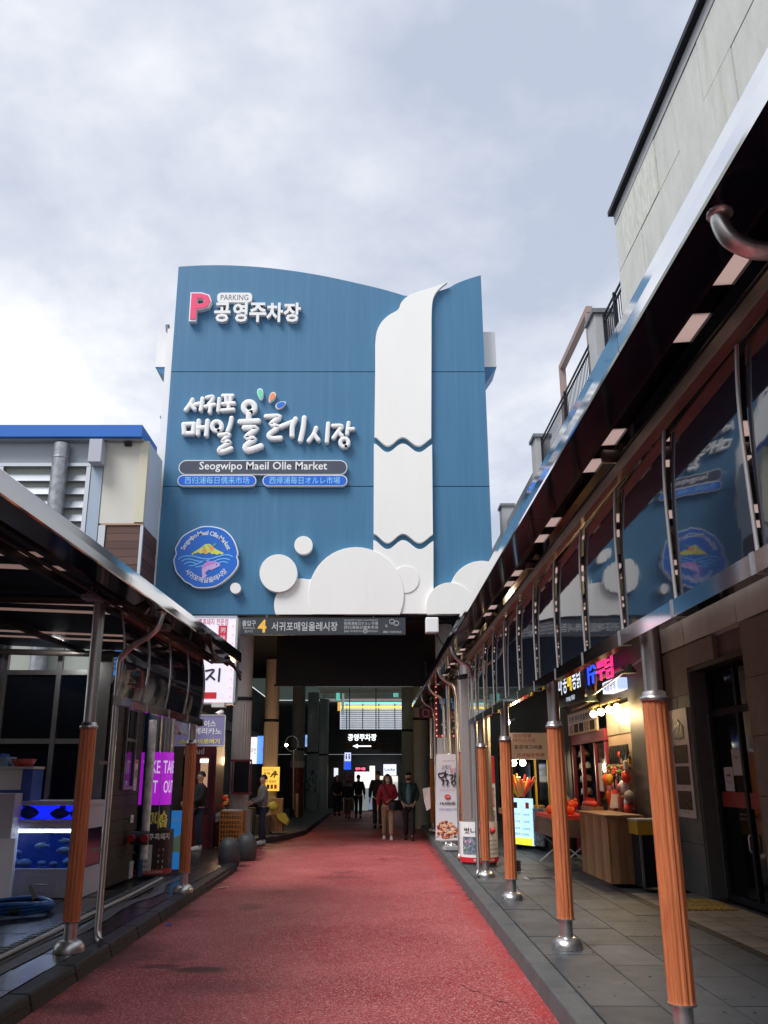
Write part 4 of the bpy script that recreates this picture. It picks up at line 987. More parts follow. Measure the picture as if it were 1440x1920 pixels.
# neon letters
nn=thing('neon_sign','lit blue and pink neon letters over a small white lit box on the fascia','sign',(4.1,15.7,3.5))
NB=glow('neon_blue',(.02,.07,1.0),.62); NP=glow('neon_pink',(1.0,.03,.20),.55); NW=glow('neon_white',(.55,.70,1.0),.40)
for ch,y,m,z in (('세',16.55,NB,3.42),('수',16.0,NB,3.42),('뿌',15.42,NP,3.41),('팀',14.88,NP,3.40)): xtxt(ch,4.05,y,z,.46,.42,m,nn,.0,.03,.06,'neon_letter')
B().ball((4.06,16.95,3.40),.17,10,(.3,.85,1)).ball((4.06,16.98,3.62),.13,10,(.3,.9,1.1)).build('white_figure',NW,nn)
B().box((4.02,14.62,2.98),(4.19,15.55,3.17)).build('lit_box',NW,nn); xtxt('체험공방',4.02,15.08,3.075,.78,.15,mat('navy_print',(.02,.05,.25),.5),nn,.02)
B().box((4.10,14.6,3.3),(4.19,16.9,3.34)).build('letter_rail',mat('brown_rail',(.25,.13,.07),.6),nn)
bs=thing('chicken_sign','black rounded box sign with tall white and yellow lit letters on a curved brown bracket','sign',(3.9,17.5,3.4))
B().prism(rrect(-1.35,-.42,1.15,.46,.16),(3.97,17.5,3.38),XL_,UZ,.07,-.10).build('box',mat('gloss_black',(.01,.01,.012),.25),bs)
EW=glow('sign_white',(.75,.85,1.0),.45); EYL=glow('sign_yellow',(1.0,.72,.05),.5)
for ch,y,m in (('마',18.45,EW),('농',18.02,EW),('매',17.6,EYL),('통',17.18,EW),('닭',16.78,EW)): xtxt(ch,3.90,y,3.42,.36,.42,m,bs,.01)
xtxt('가마솥 통닭',3.90,17.6,3.08,.8,.09,EW,bs); xtxt('ㅅ ㅈ',3.90,17.6,3.76,.3,.08,EW,bs)
B().tube(smooth_line([(4.15,16.2,3.95),(4.1,16.25,3.4),(4.08,16.4,3.02),(4.1,17.2,2.93),(4.15,18.6,2.93)],5),.03,8).build('bracket',mat('copper_pipe',(.35,.16,.08),.4,.6),bs)
wl=thing('wall_lamp','thin pale pipe arm with two green shaded lamps over the bulbs','lamp',(4.0,14.2,3.1))
B().tube([(4.19,12.98,3.30),(4.0,13.0,3.28),(3.95,16.3,2.98)],.018,6).build('arm',ALU,wl)
for y,z in ((13.6,3.22),(16.1,3.0)): B().lathe((3.95,y,z-.10),[(.12,0),(.10,.04),(.05,.10),(.03,.14)],12).build('shade',mat('sage_enamel',(.10,.15,.11),.4),wl)
# wooden counter
ct=thing('wooden_counter','pine board counter box standing on the pavement before the souvenir shop','counter',(3.6,14.4,PZ))
cz1=1.05
for i in range(10):
    y=13.54+i*.177; B().box((3.42,y+.002,PZ+.01),(3.445,y+.175,cz1-.02)).build('plank',PINE[i%3],ct)
for i in range(4):
    x=3.448+i*.113; B().box((x+.002,13.54,PZ+.01),(x+.111,13.565,cz1-.02)).build('plank',PINE[(i+1)%3],ct)
B().box((3.38,13.49,cz1-.018),(3.95,15.35,cz1+.02)).build('top_board',PINE[2],ct)
B().box((3.45,13.57,PZ+.02),(3.90,15.3,cz1-.03)).build('carcass',VOID,ct)
for x,z in ((3.53,.80),(3.60,.63),(3.71,.60),(3.52,.55),(3.68,.36)): B().lathe((x,13.538,z),[(.018,0),(.0,.002)],8).build('knot',BLACKWOOD,ct)
q=B(); 
for k in range(3): brush(q,[(-.05+.05*k,.05),(-.04+.05*k,-.05)],.014,(3.42,14.0,.93),XL_,UZ,.004,3); brush(q,[(-.06,.04-.03*k),(.08,.04-.03*k)],.012,(3.42,14.0,.93),XL_,UZ,.004,3)
q.build('red_stamp',mat('faded_red_print',(.45,.10,.06),.6),ct)
t2=thing('side_table','dark side table with a yellow cloth behind the pine counter','table',(3.9,12.9,PZ))
B().box((3.70,13.0,PZ+.70),(4.18,13.45,PZ+.88)).build('yellow_cloth',mat('yellow_cloth',(.55,.33,.02),.7),t2)
B().box((3.69,12.98,PZ+.882),(4.19,13.46,PZ+.905)).build('table_top',PAPER,t2)
B().box((3.73,13.03,PZ+.02),(4.16,13.44,PZ+.698)).build('cabinet',VOID,t2)
for (x,y) in ((3.72,13.0),(4.13,13.0)): B().box((x,y-.004,PZ),(x+.03,y+.03,PZ+.70)).build('leg',GREYMETAL,t2)
t3=thing('folding_table','folding table with crossed white legs piled with orange felt goods','table',(3.3,16.3,PZ))
B().box((3.02,15.5,.86),(3.75,17.2,.92)).build('table_top',mat('brown_cloth',(.10,.06,.045),.8,noise=(9,.2,(.20,.13,.10))),t3)
B().box((3.00,15.48,.64),(3.77,17.22,.859)).build('cloth_skirt',mat('brown_cloth',(.10,.06,.045)),t3)
for y in (15.6,17.1):
    for s_ in (0,1): B().bar((3.05 if s_ else 3.7,y+.03*s_,PZ),(3.7 if s_ else 3.05,y+.03*s_,.64),.035,.02).build('leg',SIGNWHITE,t3)
B().box((3.03,15.52,.922),(3.74,17.18,.985)).build('red_tray',CORAL,t3)
for k,(x,y,z,r_) in enumerate(((3.2,15.8,1.05,.10),(3.38,16.0,1.06,.11),(3.15,16.3,1.05,.09),(3.42,16.4,1.05,.10),(3.25,16.75,1.05,.10),(3.28,15.95,1.20,.10),(3.5,16.1,1.16,.08))):
    q=B().ball((x,y,z),r_,9,(1.1,1.1,.8)); q.ball((x+.03,y-.04,z+r_*.7),r_*.45,7)
    tag(struct(q.build('orange_plush',ORANGE),'thing'),'bright orange felt plush heaped on the folding table','plush','orange plushes on the folding table')
for k in range(9):
    y=16.6+.08*k; q=B().ball((4.0,y,1.14),.05,8); q.tube([(4.0,y,1.14),(3.99,y,1.24)],.006,5)
    tag(struct(q.build('red_candy',CORAL),'thing'),'red candied ball on a stick in the rack behind the counter','candy','red candies in a rack behind the counter')
tag(B().box((3.9,16.5,.4),(4.12,17.3,1.09)).build('candy_rack',PINE[2]),'low wooden rack carrying red candies behind the counter','rack')
# snack cart
cx0,cx1,cy0,cy1=3.05,3.85,20.0,21.6
kc=thing('snack_cart','snack cart with yellow posts and a pale menu sign lit from above','cart',(3.4,20.6,PZ))
YP=mat('yellow_paint',(.62,.38,.03),.45)
for x in (cx0,cx1):
    for y in (cy0,cy1): B().box((x-.022,y-.022,.9),(x+.022,y+.022,2.0)).build('post',YP,kc)
B().box((cx0-.1,cy0-.06,.80),(cx1+.08,cy1,.92)).build('counter_top',PINE[1],kc)
for i in range(5): B().box((cx0+.02+i*.16,cy0-.05,.52),(cx0+.175+i*.16,cy0-.02,.798)).build('front_board',PINE[(i)%3],kc)
B().box((cx0,cy0,.25),(cx1,cy1,.79)).build('body',VOID,kc)
for x,y in ((cx0+.1,cy0+.2),(cx1-.1,cy0+.2)): B().tube([(x-.03,y,.25),(x+.03,y,.25)],.12,12).build('wheel',RUBBER,kc)
B().box((cx0-.01,cy0-.10,1.97),(cx1+.02,cy0+.08,2.53)).build('sign_box',mat('menu_cream',(.62,.47,.38),.6),kc)
B().box((cx0-.05,cy0-.09,1.96),(cx0-.012,cy1-.2,2.54)).build('sign_side',YP,kc)
kt=lambda s_,x,z,w,h,m:txt(s_,(x,cy0-.10,z),UX,UZ,w,h,m,kc,'lettering',.004,.012)
BR=mat('brick_red_print',(.45,.06,.03),.5)
kt('대만땅콩',3.30,2.47,.40,.08,BR); kt('아이스크림',3.34,2.37,.48,.08,BR); kt('홍콩에그와플',3.42,2.23,.62,.085,INK); kt('생과일탕후루',3.46,2.06,.62,.085,BR)
for x in (3.12,3.32): B().ball((x,cy0+.12,1.90),.07,10).build('bulb',glow('cart_bulb',(1,.86,.6),10),kc)
lp=bpy.data.objects.new('cart_light',bpy.data.lights.new('cart_light','POINT')); COL.objects.link(lp); lp.location=(3.3,20.5,1.8); lp.data.energy=14; lp.data.color=(1,.8,.5); lp.data.shadow_soft_size=.08
fl=thing('spot_lamp','small white spotlight shining above the cart sign','lamp',(3.0,19.9,2.75)); B().ball((2.98,19.85,2.75),.06,8).build('lens',glow('spot_white',(.9,1,1),14),fl); B().tube([(2.98,19.9,2.75),(3.2,20.2,2.85)],.02,6).build('arm',ALU,fl)
ph=thing('stick_holder','block stuck full of red and yellow fruit skewers on the cart','holder',(3.25,20.3,.92))
B().lathe((3.27,20.3,.92),[(.08,0),(.10,.2),(.06,.22)],10).build('block',PINE[2],ph)
random.seed(5)
for k in range(46):
    a=random.uniform(-1.15,1.15); bb=random.uniform(-.6,.6); l=random.uniform(.38,.62); d=V((math.sin(a)*.8,math.sin(bb)*.5-.1,1)).normalized()
    p0=V((3.27,20.3,1.1)); q=B().tube([p0+d*.1,p0+d*l*.6,p0+d*l],[.012,.024,.022],5)
    q.build('fruit_skewer',[CORAL,mat('yellow_fruit',(.75,.48,.08),.4),mat('peach_fruit',(.78,.40,.16),.4)][k%3],ph)
tr=thing('waffle_tray','tray of golden waffles on the cart counter','tray',(3.55,20.2,.93)); B().box((3.42,20.05,.922),(3.80,20.5,.95)).build('tray',ALU,tr)
for k in range(4): B().ball((3.48+.08*k,20.15+.05*(k%2),.99),.055,8,(1,1,.6)).build('waffle',mat('golden_waffle',(.60,.34,.08),.5),tr)
mb=thing('menu_lightbox','glowing pale blue price board with a yellow foot leaning on the cart','menu board',(2.95,19.7,PZ))
o1=V((3.02,20.0,0)); rr_=V((.35,-.75,0)).normalized()
MB0=V((2.99,19.92,.25))
LB=mat('menu_blue_glow',(.35,.6,.9),.4,emit=((.40,.66,1.0),.55))
B().prism([(0,0),(.78,0),(.78,.92),(0,.92)],MB0,rr_,UZ,.02,-.03).build('panel',LB,mb)
B().prism([(0.004,.0),(.776,.0),(.776,.14),(0.004,.14)],MB0,rr_,UZ,.026,.021).build('yellow_foot',mat('menu_yellow_glow',(.8,.75,.05),.4,emit=((.9,.85,.05),.4)),mb)
for k,(s_,xx,zz,w,h) in enumerate((('땅콩아이스크림',.22,.60,.30,.05),('4,000원',.58,.60,.24,.05),('에그와플',.22,.46,.28,.05),('5,000원',.58,.46,.24,.05),('탕후루',.22,.32,.26,.05),('3,000원',.58,.32,.24,.05),('음료 2,000',.40,.21,.50,.05))):
    txt(s_,MB0+rr_*xx+UZ*zz,rr_,UZ,w,h,mat('navy_print',(.02,.05,.25)),mb,lift=.024)
for xx,m in ((.15,INK),(.58,RED)): B().prism([(xx,.72),(xx+.12,.72),(xx+.12,.84),(xx,.84)],MB0,rr_,UZ,.026,.021).build('menu_icon',m,mb)
b2=thing('photo_board','dark photo board leaning beside the glowing price board','menu board',(3.35,19.3,PZ)); q0=V((3.32,19.28,.26)); B().prism([(0,0),(.38,0),(.38,.72),(0,.72)],q0,rr_,UZ,.02,-.02).build('panel',PM[4],b2)
bg_=thing('seated_figure_stand_in','cloth shape on a dark seat standing in for a person in pale clothing','bundle',(3.6,17.8,.9)); B().lathe((3.75,18.2,.8),[(.20,0),(.24,.15),(.17,.38),(.06,.52),(0,.56)],12).build('cloth',mat('cream_cloth',(.50,.43,.40),.8),bg_); B().lathe((3.75,18.2,PZ),[(.22,0),(.22,.66)],12).build('seat',INK,bg_)  # plain cloth shape stands in for a person beside the cart
# column with the white drum wrap
def column(name,lab,x,y,r_,z0_,z1_,fl0,fl1,m,flute=.08,mf=None):
    t=thing(name,lab,'column',(x,y,z0_))
    B().lathe((x,y,0),[(r_,z0_),(r_,fl0)],24).build('base',m,t) if fl0>z0_ else None
    q=B(); n=44; vs=[]
    for z in (fl0+.003,fl1):
        for i in range(n):
            a=2*math.pi*i/n; k=1 if i%2 else 1-flute; vs.append((x+r_*k*math.cos(a),y+r_*k*math.sin(a),z))
    q.add(vs,[(i,(i+1)%n,(i+1)%n+n,i+n) for i in range(n)]); q.build('fluted_shaft',mf or m,t)
    B().lathe((x,y,0),[(r_*1.04,fl1+.003),(r_*1.05,fl1+.04),(r_*1.05,fl1+.08),(r_*1.0,fl1+.083)],24).build('band',DARKMETAL,t)
    B().lathe((x,y,0),[(r_*.97,fl1+.09),(r_*.97,z1_)],24).build('upper_shaft',m,t)
    return t
def wrap(name,lab,cat,x,y,r_,z0_,z1_,m,a0=-math.pi,a1=0,par=None):
    n=24; vs=[];fs=[]
    for i in range(n+1):
        a=a0+(a1-a0)*i/n
        for z in (z0_,z1_):
            vs.append((x+r_*math.cos(a),y+r_*math.sin(a),z))
        for z in (z0_,z1_): vs.append((x+(r_-.02)*math.cos(a),y+(r_-.02)*math.sin(a),z))
    for i in range(n):
        b=i*4; fs+= [(b,b+4,b+5,b+1),(b+2,b+3,b+7,b+6),(b+1,b+5,b+7,b+3),(b,b+2,b+6,b+4)]
    fs+=[(0,1,3,2),(n*4,n*4+2,n*4+3,n*4+1)]
    return B().add(vs,fs,False).build(name,m,par)
def wrap_txt(body,x,y,r_,ac,z,w,h,m,par,bold=.01):
    """lettering bent round a column; ac is the azimuth of its centre"""
    vs,fs=glyphs(body,bold,False)
    x0=min(v.x for v in vs);x1=max(v.x for v in vs);y0=min(v.y for v in vs);y1=max(v.y for v in vs)
    q=[]
    for v in vs:
        a=ac+((v.x-(x0+x1)/2)/(x1-x0)*w)/r_; q.append((x+r_*math.cos(a),y+r_*math.sin(a),z+(v.y-(y0+y1)/2)/(y1-y0)*h))
    return B().add(q,fs).build('lettering',m,par)
STRIPE=mat('pale_fluted_metal',(.48,.44,.42),.3,.6)
column('fluted_column','pale fluted column wrapped by the white drum board on the right pavement',1.86,16.3,.27,PZ,3.62,.9,3.3,STRIPE,.10)
dw=thing('drum_board','white curved restaurant board with a dark picture wrapped round the right column','board',(1.86,16.3,PZ))
wrap('panel','','',1.86,16.3,.33,PZ+.08,.86,SIGNWHITE,-math.pi*1.05,.15,dw); wrap('red_foot','','',1.86,16.3,.334,PZ+.08,PZ+.16,RED,-math.pi*1.05,.15,dw)
B().lathe((1.86,16.3,PZ),[(.30,0),(.30,.075)],24).build('plinth',GREYSTONE,dw)
wrap_txt('벗나들이',1.86,16.3,.336,R(-100),.72,.50,.10,INK,dw)
wrap('picture','','',1.86,16.3,.335,.34,.62,PM[4],R(-150),R(-100),dw)
for a,z,m in ((-138,.53,mat('pink_print2',(.7,.3,.4),.5)),(-122,.53,mat('pink_print2',(.7,.3,.4),.5)),(-142,.42,mat('green_print2',(.2,.45,.12),.5))): B().ball((1.86+.335*math.cos(R(a)),16.3+.335*math.sin(R(a)),z),.035,8,(.5,.5,1)).build('picture_blob',m,dw)
for k in range(4): wrap_txt(['흑돼지 오겹살 정식','고기국수 4인','모듬구이 메뉴판','점심특선 안내'][k],1.86,16.3,.336,R(-45),.56-.07*k,.26,.03,GREYINK,dw)
wrap_txt('정육식당 영업중',1.86,16.3,.337,R(-80),PZ+.12,.40,.035,SIGNWHITE,dw)
B().ball((1.86+.335*math.cos(R(-50)),16.3+.335*math.sin(R(-50)),.72),.05,8,(1,1,1.1)).build('red_fruit',RED,dw)
gp_=thing('grey_pole','slim grey steel pole with a coiled black hose at its foot','pole',(2.30,15.6,PZ)); B().tube([(2.30,15.6,PZ),(2.27,15.6,3.7)],.045,10).build('shaft',mat('blue_grey_steel',(.12,.15,.18),.45,.4),gp_)
q=B()
for k in range(4): q.tube([(2.33+.11*math.cos(t*.5),15.55+.11*math.sin(t*.5),PZ+.02+.04*k) for t in range(13)],.018,6,closed=True)
struct(q.build('hose_coil',RUBBER,gp_),'stuff')
# standing banner
ba=thing('standing_banner','tall white standing banner for fried chicken priced 14,000 won at the kerb','banner',(1.6,19.5,PZ))
bo=V((1.36,19.5,0))
def bpan(x,z): return V((x,19.5+.05*math.sin((z-.3)*1.9),z))
vs=[];fs=[]
for i in range(9):
    z=.34+1.73*i/8; xo=.03*math.sin(i*.7)
    for x in (1.38,1.62,1.88): vs.append(bpan(x+.02*(1-i/8)*(-1 if x<1.5 else 0)+(-.03*(1-i/8)),z))
for i in range(8):
    for j in range(2): fs.append((i*3+j,i*3+j+1,i*3+j+4,i*3+j+3))
q=B().add(vs,fs,True); q.add([v+V((0,.006,0)) for v in vs],[f[::-1] for f in fs],True); q.build('fabric',mat('banner_cloth',(.66,.64,.68),.6),ba)
def btxt(s_,x,z,w,h,m,bold=0,sl=0):
    p_=bpan(x,z); txt(s_,(x,p_.y-.012,z),UX,UZ,w,h,m,ba,bold=bold,slant=sl)
btxt('국내 도계육 혁신!',1.64,1.93,.26,.03,INK); btxt('오메기',1.58,1.80,.18,.10,INK,.0,.1); btxt('달콤',1.74,1.74,.14,.10,mat('rose_print',(.6,.10,.16),.5),.0,.1)
q=B()
for s_ in ([(-.21,.10),(-.19,.03),(-.10,.05),(-.08,.11)],[(-.20,.11),(-.09,.13)],[(-.06,.16),(-.06,.02)],[(-.06,.09),(-.01,.10)],[(-.15,-.02),(-.10,-.02),(-.13,-.12)],[(-.06,-.03),(-.01,-.03),(-.04,-.13)],
    [(.03,.08),(.10,.08),(.05,-.01)],[(.14,.12),(.13,-.02)],[(.14,.05),(.18,.06)],[(.06,-.07),(.11,-.03),(.15,-.08),(.10,-.13),(.06,-.07)],[(.17,.04),(.24,.04),(.18,-.03)],[(.23,.0),(.27,.02)],[(.27,.08),(.26,-.04)],[(.20,-.08),(.24,-.05),(.27,-.09),(.22,-.12),(.20,-.08)]):
    brush(q,[(x,z) for x,z in s_],.026,(1.63,bpan(1.6,1.58).y-.008,1.56),UX,UZ,.008,3)
q.build('brush_lettering',INK,ba)
btxt('국내산 100% 프리미엄 치킨',1.63,1.34,.38,.03,mat('rose_print',(.6,.10,.16)))
B().prism([(x,z) for x,z in circle(1.60,1.20,.065,20,.05)],(0,bpan(1.6,1.2).y-.01,0),UX,UZ,.006,.001).build('red_oval',RED,ba); 
txt('1팩',(1.60,bpan(1.6,1.2).y-.016,1.20),UX,UZ,.07,.05,SIGNWHITE,ba,lift=.004)
btxt('14,000원',1.60,1.07,.32,.075,INK,.02); btxt('순한맛, 매콤한맛 선택',1.60,.95,.36,.045,mat('navy_print',(.02,.05,.25)))
random.seed(8)
CHK=[mat('glaze_red',(.42,.06,.025),.5),mat('glaze_orange',(.62,.20,.08),.5),mat('glaze_pale',(.78,.46,.26),.5),mat('glaze_dark',(.25,.035,.02),.5)]
for k in range(110):
    x=random.uniform(1.35,1.83); top_=.60+.12*math.sin((x-1.3)*7); z=random.uniform(.38,top_); p_=bpan(x,z); B().ball((x,p_.y-.006,z),random.uniform(.016,.036),7,(random.uniform(.8,1.3),.10,random.uniform(.7,1.1))).build('chicken_print',CHK[random.randrange(4)],ba)
q=B().bar((1.5,19.5,PZ+.06),(2.0,19.6,PZ+.06),.30,.07); q.build('foot',mat('grey_plastic',(.42,.43,.44),.6),ba)
B().tube([(1.62,19.58,PZ+.08),(1.62,19.56,2.07)],.012,6).build('pole',ALU,ba)
# red menu tower behind the poles
mt=thing('menu_tower','tall red and white kimbap menu tower half hidden behind the posts','menu board',(2.1,18.3,PZ))
B().box((1.88,18.3,PZ),(2.45,18.5,2.0)).build('panel',SIGNWHITE,mt); B().box((1.878,18.29,1.48),(2.452,18.299,1.995)).build('red_header',RED,mt)
txt('우도김밥',(2.14,18.288,1.86),UX,UZ,.5,.16,SIGNWHITE,mt,bold=.02); txt('김밥',(2.06,18.288,1.63),UX,UZ,.30,.18,mat('yellow_print',(.8,.65,.15),.5),mt,bold=.02)
for k,z in enumerate((1.22,.80)): B().box((1.90,18.288,z-.18),(2.42,18.298,z+.18)).build('food_photo',PM[3-k],mt)
txt('5,000',(2.10,18.288,.53),UX,UZ,.36,.12,RED,mt,bold=.02)
# marquee arrow sign with bulbs, red lantern sign
mq=thing('marquee_sign','dark arrow sign edged with red bulbs hung among the bent steel pipes','sign',(1.7,21.2,3))
MY=21.2
a=atY(817,1288,MY); b_=atY(872,1380,MY)
B().box((a.x,MY,b_.z),(b_.x+.25,MY+.15,a.z)).build('panel',mat('black_board',(.012,.014,.02),.4),mq)
mw=b_.x+.25-a.x; mxc=a.x+mw/2
for zz in (a.z,b_.z): B().box((a.x-.03,MY-.02,zz-.035),(b_.x+.28,MY+.10,zz+.035)).build('red_edge',mat('marquee_red',(.16,.012,.018),.5),mq)
for xx in (a.x,b_.x+.25): B().box((xx-.035,MY-.018,b_.z+.036),(xx+.035,MY+.098,a.z-.036)).build('red_edge',mat('marquee_red',(.16,.012,.018)),mq)
n_=0
for k in range(10):
    for xx in (a.x,b_.x+.25): B().ball((xx,MY-.025,b_.z+(a.z-b_.z)*k/9.),.018,6).build('bulb',glow('dim_bulb',(.9,.3,.2),.5),mq)
for k in range(1,7): B().ball((a.x+mw*k/7,MY-.025,b_.z),.018,6).build('bulb',glow('dim_bulb',(.9,.3,.2),.5),mq)
txt('서귀포시장',(mxc,MY,a.z-.17),UX,UZ,.5,.08,GREYINK,mq); txt('만남의',(mxc,MY,a.z-.38),UX,UZ,.75,.26,mat('neon_tube_blue',(.06,.22,.42),.4,emit=((.1,.35,.7),.12)),mq); txt('광장',(mxc+.1,MY,a.z-.68),UX,UZ,.55,.24,mat('neon_tube_red',(.45,.06,.06),.4,emit=((.7,.1,.1),.12)),mq)
zc=b_.z+.26
ar=[(a.x+.12,zc),(a.x+.38,zc+.18),(a.x+.38,zc+.08),(b_.x+.15,zc+.08),(b_.x+.15,zc-.08),(a.x+.38,zc-.08),(a.x+.38,zc-.18)]
B().tube([(x,MY-.02,z) for x,z in ar],.018,6,closed=True,smooth=False).build('arrow_outline',mat('arrow_cream',(.60,.45,.22),.5),mq)
B().tube([(1.75,MY+.1,a.z),(1.75,MY+.1,3.7)],.02,6).build('hanger',GREYMETAL,mq)
rl=thing('lantern_sign','small red box sign with a white rounded mark beside the marquee','sign',(1.5,25,3)); c1=atY(786,1328,25); c2=atY(818,1346,25)
B().box((c1.x,25,c2.z),(c2.x,25.3,c1.z)).build('box',mat('deep_red',(.16,.01,.025),.5),rl); B().tube([(x,24.99,z) for x,z in rrect(c1.x+.10,c2.z+.04,c1.x+.26,c1.z-.04,.04,3)],.015,5,closed=True).build('white_mark',PAPER,rl)
qv=mat('steel_panel_warm',(.50,.44,.40),.25,.8)
for k,(x,y) in enumerate(((1.95,20.4),(2.08,21.9),(1.98,23.0))):
    tag(B().tube([(x,y,PZ),(x,y,4.6)],.06,12).build('steel_pipe',STEEL),['nearest shining steel pipe behind the chicken banner','middle shining steel pipe behind the chicken banner','farthest shining steel pipe behind the chicken banner'][k],'pipe','steel pipes behind the banner')
bw=thing('junction_box','white plastic junction box high on the column at the right end of the facade','box',(1.6,21.6,5.2)); c1=atY(798,1157,21.2); c2=atY(823,1186,21.2)
B().box((c1.x,21.2,c2.z),(c2.x,21.5,c1.z)).build('case',SIGNWHITE,bw,bevel=.03); B().tube(smooth_line([(c2.x-.05,21.35,c2.z),(c2.x+.1,21.35,c2.z-.25),(c2.x+.35,21.3,c2.z-.35)],5),.02,6).build('cable',RUBBER,bw)
# rear row of dark shop fronts further in
rw=thing('shop_row','dark unlit shop row behind the snack cart inside the arcade','building',(4.6,30,0))
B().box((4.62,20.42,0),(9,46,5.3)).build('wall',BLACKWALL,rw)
for y in (22.5,26.5,30.5,35): B().box((4.58,y,.3),(4.615,y+2.6,2.6)).build('shop_window',GLASSDARK,rw); 
ws=thing('hanging_towel','pale towel hanging from a hook behind the chicken banner','towel',(1.25,23,1)); B().add([(1.27,23,1.32),(1.45,23,1.36),(1.46,23,.86),(1.36,23,.80),(1.30,23.02,1.05),(1.27,23.05,1.32),(1.45,23.05,1.36),(1.46,23.05,.86),(1.36,23.05,.80),(1.30,23.06,1.05)],[(0,4,3,2,1),(5,6,7,8,9),(0,1,6,5),(1,2,7,6),(2,3,8,7),(3,4,9,8),(4,0,5,9)]).build('cloth',mat('cream_cloth',(.50,.43,.40)),ws)

# ------------------------------------------------------------------ left-hand building
lb=thing('panel_building','grey louvred building with royal blue eave and dark wood panelling on the left','building',(-8,20,0))
BX=-5.40; BY=20.0
B().box((-16,BY+.08,0),(BX-.03,BY+1.35,9.38)).build('wall_core',mat('greenish_panel',(.36,.38,.34),.6,noise=(2,.3,(.30,.32,.28)),stretch=(3,1,.4)),lb)
B().box((-16,BY-.32,9.42),(BX-.12,BY+1.2,9.72)).build('eave',EAVE,lb)
B().box((-16,BY-.20,9.385),(BX-.12,BY+1.2,9.417)).build('eave_soffit',LOUV,lb)
B().box((-16,BY+.01,8.86),(-6.56,BY+.075,9.38)).build('grey_band',LOUV,lb)
z=8.60
while z>5.2:
    for xa,xb in ((-12,-8.96),(-8.84,-6.86)):
        B().add([(xa,BY+.07,z),(xb,BY+.07,z),(xb,BY-.03,z-.20),(xa,BY-.03,z-.20),(xa,BY+.075,z-.012),(xb,BY+.075,z-.012),(xb,BY-.022,z-.212),(xa,BY-.022,z-.212)],[(0,3,2,1),(4,5,6,7),(3,7,6,2),(0,1,5,4)]).build('louvre_slat',LOUV,lb)
    z-=.335
for xa,xb in ((-8.95,-8.85),(-6.85,-6.75)): B().box((xa,BY-.06,4.6),(xb,BY+.06,8.75)).build('louvre_frame',ALU,lb)
B().box((-12,BY-.06,8.76),(-6.75,BY+.05,8.84)).build('louvre_frame',ALU,lb)
B().box((-6.74,BY-.04,4.6),(-6.46,BY+.06,9.38)).build('alu_trim',mat('blue_grey_alu',(.33,.40,.48),.4,.4),lb)
B().box((-6.45,BY-.02,7.34),(-5.62,BY+.07,9.38)).build('cream_panel',CREAM,lb)
B().box((-5.615,BY-.05,7.36),(BX-.0,BY+.07,9.41)).build('corner_trim',mat('yellowed_trim',(.58,.55,.42),.5),lb)
B().box((BX-.028,BY+.075,7.3),(BX,BY+1.38,9.40)).build('side_panel',mat('bluish_white_panel',(.56,.62,.68),.5),lb)
B().box((-6.40,BY-.03,7.295),(BX+.01,BY+.08,7.335)).build('copper_ledge',mat('copper_ledge',(.42,.25,.16),.5),lb)
B().box((-6.44,BY-.035,4.4),(-6.28,BY+.07,7.29)).build('alu_trim',ALU,lb)
for k in range(15):
    z=7.29-.19*(k+1)
    B().box((-6.275,BY-.01+random.uniform(0,.01),z+.004),(-5.46,BY+.075,z+.186)).build('wood_plank',WOODDARK[k%3],lb)
    B().box((BX-.028,BY+.06,z+.004),(BX+random.uniform(0,.008),BY+1.38,z+.186)).build('wood_plank',WOODDARK[(k+1)%3],lb)
B().box((-5.455,BY-.03,4.4),(BX+.012,BY+.055,7.29)).build('corner_strip',ALU,lb)
B().tube([(-7.46,BY-.16,9.28),(-7.46,BY-.16,3.0)],.19,16).build('duct',GALV,lb)
for z in (8.9,7.1,5.2): B().lathe((-7.46,BY-.16,z),[(.195,0),(.205,.02),(.195,.04)],16).build('duct_collar',GALV,lb)
B().box((-6.72,BY-.42,8.75),(-6.42,BY-.05,9.32)).build('vent_box',mat('lilac_grey_box',(.42,.43,.50),.5),lb)
B().box((-5.98,BY-.12,9.28),(-5.82,BY-.0,9.36)).build('eave_lamp',DARKMETAL,lb)
B().box((-5.9,BY-.25,3.0),(-5.5,BY-.02,4.9)).build('blue_cabinet',mat('cabinet_blue',(.02,.16,.50),.4),lb)
for z in (3.9,4.0,4.1): B().box((-5.89,BY-.258,z),(-5.51,BY-.252,z+.03)).build('cabinet_slot',INK,lb)
# ------------------------------------------------------------------ seafood shop under the left canopy
ss=thing('seafood_shop','dark glazed seafood shop with steel window frames under the left canopy','shop',(-5,13.1,lz))
SY=13.1
B().box((-14,SY+.06,lz),(-3.86,SY+.16,2.10)).box((-14,SY+.061,2.101),(-3.86,SY+.159,3.06)).build('dark_interior',VOID,ss)
B().box((-14,SY+.17,2.98),(-3.85,19.8,3.05)).build('flat_roof',GREYMETAL,ss)
q=B()
FR=mat('brushed_frame',(.34,.34,.33),.35,.8,noise=(5,.3,(.2,.2,.2)))
xs=[-7.4,-6.4,-5.40,-4.60,-3.98]
for x in xs: B().box((x-.035,SY-.03,lz),(x+.035,SY+.05,3.70)).build('mullion',FR,ss)
for z0_,z1_ in ((2.06,2.13),(3.04,3.11)): 
    for a,b in zip(xs[:-1],xs[1:]): B().box((a+.037,SY-.022,z0_),(b-.037,SY+.045,z1_)).build('transom',FR,ss)
B().box((-9,SY-.03,3.71),(-3.80,SY+.06,3.80)).build('top_beam',DARKMETAL,ss)
for a,b in zip(xs[:-1],xs[1:]):
    for z0_,z1_ in ((lz+.02,2.055),(2.135,3.035)): B().box((a+.037,SY+.02,z0_),(b-.037,SY+.035,z1_)).build('window_pane',GLASSDARK,ss)
